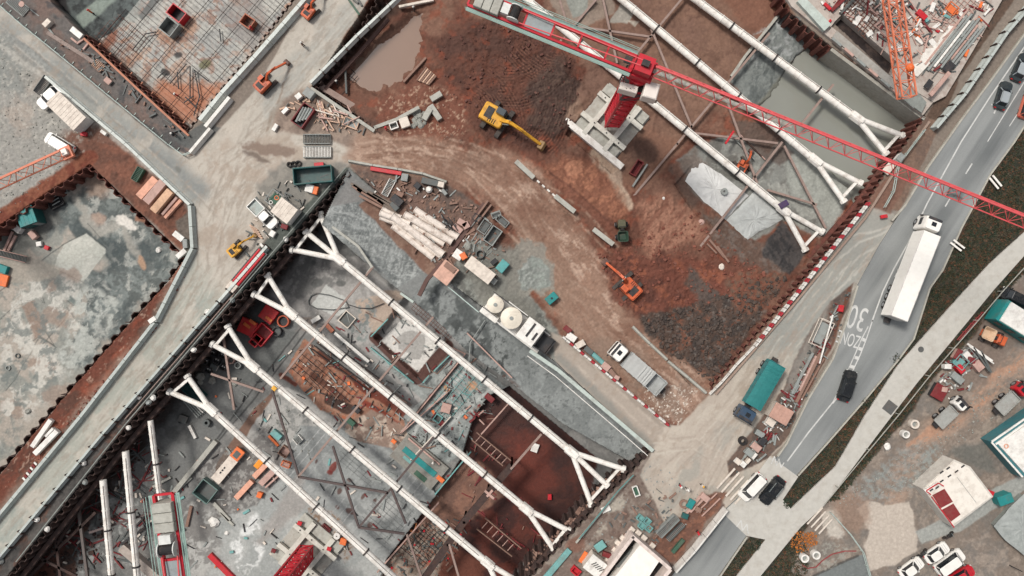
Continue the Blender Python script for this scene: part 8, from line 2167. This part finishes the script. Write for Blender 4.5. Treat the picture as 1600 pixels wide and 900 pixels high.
V1 = [(1600, 205), (1552, 275), (1508, 358), (1456, 452), (1428, 535), (1358, 622), (1270, 724), (1232, 772), (1226, 790), (1232, 793), (1300, 728), (1346, 650), (1400, 565), (1505, 450), (1543, 410), (1600, 355)]
V2 = [(1600, 402), (1555, 456), (1505, 516), (1432, 602), (1376, 676), (1292, 784), (1310, 780), (1400, 668), (1450, 596), (1500, 545), (1560, 470), (1600, 425)]
V3 = [(1170, 842), (1192, 844), (1145, 902), (1112, 905)]; V4 = [(1250, 828), (1192, 900), (1190, 905), (1262, 905), (1262, 860)]
for k, (V, n) in enumerate(((V1, 4200), (V2, 1300), (V3, 350), (V4, 500))):
    grass('grass', V, n, gg, k, .3); grass('grass', V, n // 2, yg, k + 10, .3); grass('grass', V, n // 3, mat('leaf_rust', (112, 72, 50), .8), k + 20, .25)
scatter('rubble', 'rubble on the striped spoil', [(1000, 500), (1190, 440), (1235, 430), (1112, 598), (1040, 552)], 1500, mat('spoil_dark', (78, 68, 62), .9), .12, .45, seed=1)
scatter('rubble', 'red clods', [(930, 390), (1090, 330), (1200, 430), (1180, 470), (960, 480)], 900, mat('clod_red', (128, 78, 64), .9), .1, .4, seed=2)
scatter('rubble', 'clods', [(680, 60), (800, 20), (910, 90), (900, 200), (800, 225), (700, 150)], 1000, mat('clod_brown', (96, 62, 54), .9), .1, .35, seed=3)
scatter('rubble', 'pale stones', [(600, 160), (700, 140), (730, 230), (640, 215)], 120, M_['timberd'], .06, .2, seed=4)
scatter('rubble', 'pale stones', [(1000, 595), (1090, 610), (1060, 662), (1010, 640)], 160, M_['cream'], .08, .25, seed=5)
scatter('rubble', 'debris', [(60, 830), (190, 690), (235, 700), (150, 890), (20, 900)], 500, darkrust, .15, .6, seed=6)
scatter('rubble', 'pale debris', [(380, 640), (560, 560), (640, 680), (560, 700), (440, 720)], 380, M_['rock'], .08, .3, seed=7)
scatter('rubble', 'pale debris', [(590, 890), (660, 815), (720, 830), (690, 900)], 160, M_['rock'], .1, .3, seed=8)
scatter('rubble', 'teal bay debris', [(640, 680), (730, 570), (790, 610), (700, 720)], 320, M_['greyd'], .08, .3, seed=9)
scatter('rubble', 'gravel stones', [(0, 60), (70, 130), (130, 220), (60, 300), (0, 340)], 900, M_['rock'], .06, .18, seed=10, z=0)
scatter('rubble', 'yard stones', [(1300, 790), (1440, 690), (1590, 560), (1600, 620), (1440, 740), (1400, 790)], 900, M_['rock'], .06, .2, seed=11, z=0)
scatter('rubble', 'yard debris', [(900, 840), (1020, 720), (1120, 790), (1010, 860), (900, 900)], 400, M_['grey'], .06, .2, seed=12, z=0)
scatter('rubble', 'soil clods', [(20, 760), (260, 480), (290, 430), (240, 520), (60, 720)], 400, mat('clod_red', (128, 78, 64)), .08, .3, seed=13, z=0)
scatter('rubble', 'junk', [(1230, 610), (1300, 480), (1330, 450), (1310, 520), (1240, 660), (1150, 740)], 300, M_['greyd'], .1, .35, seed=14, z=0)
scatter('rubble', 'storage debris', [(560, 270), (740, 320), (800, 400), (780, 440), (700, 400), (600, 300)], 420, M_['timberd'], .08, .4, seed=15)
scatter('rubble', 'pit wall debris', [(980, 735), (930, 790), (830, 900), (815, 890), (960, 735)], 300, M_['timberd'], .1, .5, seed=16, z=-1.8)
# -- reinforcing mats, boards and offcuts
def rebar_mat(label, pts, z, su, sv, m, r=.04, au=40, dz=.08):
    """two layers of bars inside a traced outline"""
    P = [(float(a), float(c)) for a, c in pts]; b = MB()
    for ang, sp_, zz in ((au, su, z), (au + 90, sv, z + dz)):
        c, s_ = math.cos(R(ang)), math.sin(R(ang))
        q = [(x * c + y * s_, -x * s_ + y * c) for x, y in P]; lo, hi = min(v[1] for v in q), max(v[1] for v in q); y = lo + sp_ / 2
        while y < hi:
            xs = []
            for i in range(len(q)):
                (x0_, y0_), (x1_, y1_) = q[i], q[(i + 1) % len(q)]
                if (y0_ > y) != (y1_ > y): xs.append(x0_ + (x1_ - x0_) * (y - y0_) / (y1_ - y0_))
            xs.sort()
            for k in range(0, len(xs) - 1, 2):
                a = (xs[k] * c - y * s_, xs[k] * s_ + y * c); e = (xs[k + 1] * c - y * s_, xs[k + 1] * s_ + y * c)
                b.beam(PW(*a, zz), PW(*e, zz), r * 2)
            y += sp_
    return tag(b.build('rebar_mat', m), label, 'rebar mat')
rb = mat('rebar_dark', (48, 40, 40)); rbr = mat('rebar_rusty', (112, 72, 60), .9)
rebar_mat('dark bar grid over the whole boarded deck of the top left pit', [(150, 66), (293, 196), (345, 132), (398, 76), (480, -20), (245, -40), (205, 5)], -2.7, 13.5, 30, rb, .03)
rebar_mat('fine mesh at the upper left corner of the boarded deck', [(140, 60), (185, 20), (235, 60), (190, 105)], -2.76, 7, 7, rbr, .018)
rebar_mat('mesh of thin bars along the second strut on the large grey slab', [(545, 690), (600, 735), (575, 765), (520, 715)], -7.85, 6, 14, M_['grey'], .02)
rebar_mat('mesh of thin bars at the lower end of the large grey slab', [(600, 760), (650, 800), (600, 860), (555, 820)], -7.85, 7, 14, M_['grey'], .02)
rebar_mat('rusty mesh on the floor between basin and ramp', [(655, 470), (690, 500), (712, 520), (700, 535), (640, 480)], -7.8, 5, 5, rbr, .03)
rebar_mat('rusty mesh over the brown trench floor', [(470, 545), (500, 565), (560, 610), (540, 640), (480, 600), (455, 575)], -7.85, 9, 9, rb, .03)
rebar_mat('grey mesh on the teal grey bay below the basin', [(690, 600), (725, 565), (760, 595), (700, 660), (670, 640)], -7.85, 7, 12, M_['tealp'], .03)
rebar_mat('dark mesh on the rubble floor below the large slab', [(620, 850), (665, 815), (700, 835), (660, 890)], -9.3, 6, 6, rb, .03)
rebar_mat('rusty mesh on the slab of the unfinished building', [(1310, 12), (1350, -20), (1400, 10), (1352, 62)], BZ + .1, 6, 6, rbr, .04)
rebar_mat('pale mesh of thin bars on the street side of the unfinished building', [(1450, 20), (1520, -20), (1530, 10), (1480, 60)], BZ + .1, 7, 7, M_['pink'], .04)
rebar_mat('dark mesh standing in the pond corner', [(500, 130), (540, 95), (560, 120), (530, 160)], -2.6, 9, 9, rb, .04)
def offcuts(pts, n, m, lmin, lmax, wmin, wmax, z=None, seed=1, dz=0.0, base=None):
    rr = random.Random(seed); b = MB(); xs = [p[0] for p in pts]; ys = [p[1] for p in pts]; k = tr = 0
    while k < n and tr < n * 30:
        tr += 1; x, y = rr.uniform(min(xs), max(xs)), rr.uniform(min(ys), max(ys)); ins = False
        for i in range(len(pts)):
            (x0_, y0_), (x1_, y1_) = pts[i], pts[(i + 1) % len(pts)]
            if (y0_ > y) != (y1_ > y) and x < (x1_ - x0_) * (y - y0_) / (y1_ - y0_) + x0_: ins = not ins
        if not ins: continue
        zz = (ground_z(x, y) if z is None else z) + rr.uniform(0, .12) + dz; p = PW(x, y, zz); a = R(rr.choice([-40, 50]) + rr.gauss(0, 16) if rr.random() < .7 else rr.uniform(0, 180)); L = rr.uniform(lmin, lmax); k += 1
        b.box(p.x, p.y, zz, L, rr.uniform(wmin, wmax), rr.uniform(.06, .3), a)
    tag(b.build('debris', M_.get(m, m)), 'offcuts', 'debris', kind='stuff')
DA = [(230, 700), (345, 560), (420, 560), (520, 640), (640, 700), (690, 780), (600, 890), (300, 890), (215, 820)]
DB = [(440, 560), (500, 500), (640, 480), (790, 600), (740, 720), (640, 690), (520, 660)]
DC = [(60, 880), (200, 690), (250, 690), (240, 880)]
DD = [(590, 895), (660, 815), (740, 800), (700, 895)]; DE = [(740, 680), (700, 745), (740, 800), (830, 880), (860, 850), (800, 740)]
TB_ = [(1265, 2), (1430, 2), (1560, 2), (1480, 130), (1430, 110), (1400, 90), (1325, 30)]
for k, (A, n, m, l0, l1, w0, w1) in enumerate(((DA, 60, 'grey', .4, 2.2, .08, .3), (DA, 30, 'cream', .3, 1.2, .1, .4), (DA, 24, 'redd', .3, 1.2, .08, .25), (DA, 50, 'dark', .4, 1.8, .06, .2), (DA, 7, 'orange', .2, .5, .15, .3), (DA, 8, 'tealp', .3, 1.2, .1, .4),
        (DB, 100, 'grey', .3, 2.0, .08, .25), (DB, 50, 'timberd', .3, 2.4, .08, .2), (DB, 60, 'dark', .3, 1.6, .06, .2), (DB, 40, 'redd', .3, 1.2, .1, .3), (DB, 26, 'cream', .2, .9, .1, .3), (DB, 5, 'orange', .3, .7, .2, .5), (DB, 16, 'tealp', .3, 2, .06, .16),
        (DC, 60, 'redd', .6, 4, .08, .25), (DC, 60, 'greyd', .6, 4, .08, .3), (DC, 30, 'cream', .3, 1, .1, .4), (DD, 40, 'timberd', .3, 1.5, .1, .3), (DD, 40, 'greyd', .3, 1.8, .08, .3), (DD, 16, 'red', .2, .6, .2, .4),
        (DE, 40, 'redd', .3, 2, .08, .3), (DE, 16, 'timberd', .2, 1.2, .06, .2), (TB_, 70, 'pink', .4, 3, .08, .25), (TB_, 60, 'greyd', .3, 2, .08, .3), (TB_, 50, 'white', .3, 1.6, .1, .8), (TB_, 24, 'redd', .4, 2.4, .1, .3), (TB_, 8, 'orange', .3, 1.2, .15, .4))):
    offcuts(A, n, m, l0, l1, w0, w1, z=BZ if A is TB_ else None, seed=100 + k)
L1 = [(560, 265), (700, 295), (760, 340), (800, 410), (690, 440), (600, 330)]; L2 = [(1480, 560), (1530, 545), (1540, 590), (1480, 625), (1460, 610)]; L3 = [(940, 830), (1010, 760), (1110, 780), (1030, 850)]; L4 = [(1150, 730), (1230, 610), (1290, 500), (1320, 450), (1300, 530), (1230, 670), (1190, 720)]; L5 = [(80, 60), (160, 110), (260, 200), (290, 215), (150, 85)]; L6 = [(440, 170), (490, 140), (580, 210), (520, 205)]; L7 = [(400, 300), (520, 260), (470, 340), (420, 380), (380, 420)]
for k, (A, n, m, l0, l1) in enumerate(((L1, 70, 'timberd', .3, 1.8), (L1, 60, 'grey', .3, 1.5), (L1, 20, 'white', .2, .7), (L2, 30, 'redd', .3, 1.5), (L2, 30, 'grey', .3, 1.5), (L2, 16, 'white', .2, .8), (L3, 24, 'timberd', .2, 1.4), (L3, 30, 'greyd', .3, 1.4), (L4, 60, 'grey', .3, 2), (L4, 50, 'redd', .3, 2), (L4, 30, 'white', .2, .8),
        (L5, 40, 'greyd', .3, 2), (L5, 20, 'timberd', .3, 1.4), (L6, 40, 'timber', .3, 1.6), (L6, 24, 'greyd', .3, 1.2), (L7, 50, 'greyd', .3, 1.4), (L7, 24, 'cream', .2, .8))):
    offcuts(A, n, m, l0, l1, .07, .28, seed=200 + k)
# -- captions of loose repeats: tell each by its place in its row
def relabel():
    words = set(nth(i) for i in range(35)); grp = {}
    for o in bpy.data.objects:
        g = o.get('group')
        if o.get('category') and g in ('loose pieces on the building', 'planks in the loose heap', 'broken concrete lumps in the red field', 'scrap bars by the tubes', 'scaffold poles on the deck', 'red formwork in the bay',
                'grid bars under the jib', 'walkway boards of the building', 'counterweight blocks by the lower lane', 'pipes in the red skip', 'log bundle by the pond', 'weathered timber stack', 'white tubes in the bundle',
                'small cases along the parapet', 'bars by the teal stack', 'tan planks near the pickup', 'concrete strips by the shaft', 'rungs in the upper red bay', 'rungs in the lower red bay'):
            w = o['label'].split(',')[0].split()
            if w[0] in words or w[0].endswith('th') and w[0][0].isdigit(): w = w[1:]
            grp.setdefault((g, ' '.join(w[:11])), []).append(o)
    for (g, base), os_ in grp.items():
        def px(o):
            if o.type == 'MESH' and o.location.length < .01: return o.data.vertices[0].co.x
            return o.location.x
        os_.sort(key=px)
        for i, o in enumerate(os_): o['label'] = base + (', %s from the left' % nth(i) if len(os_) > 1 else '')
relabel()
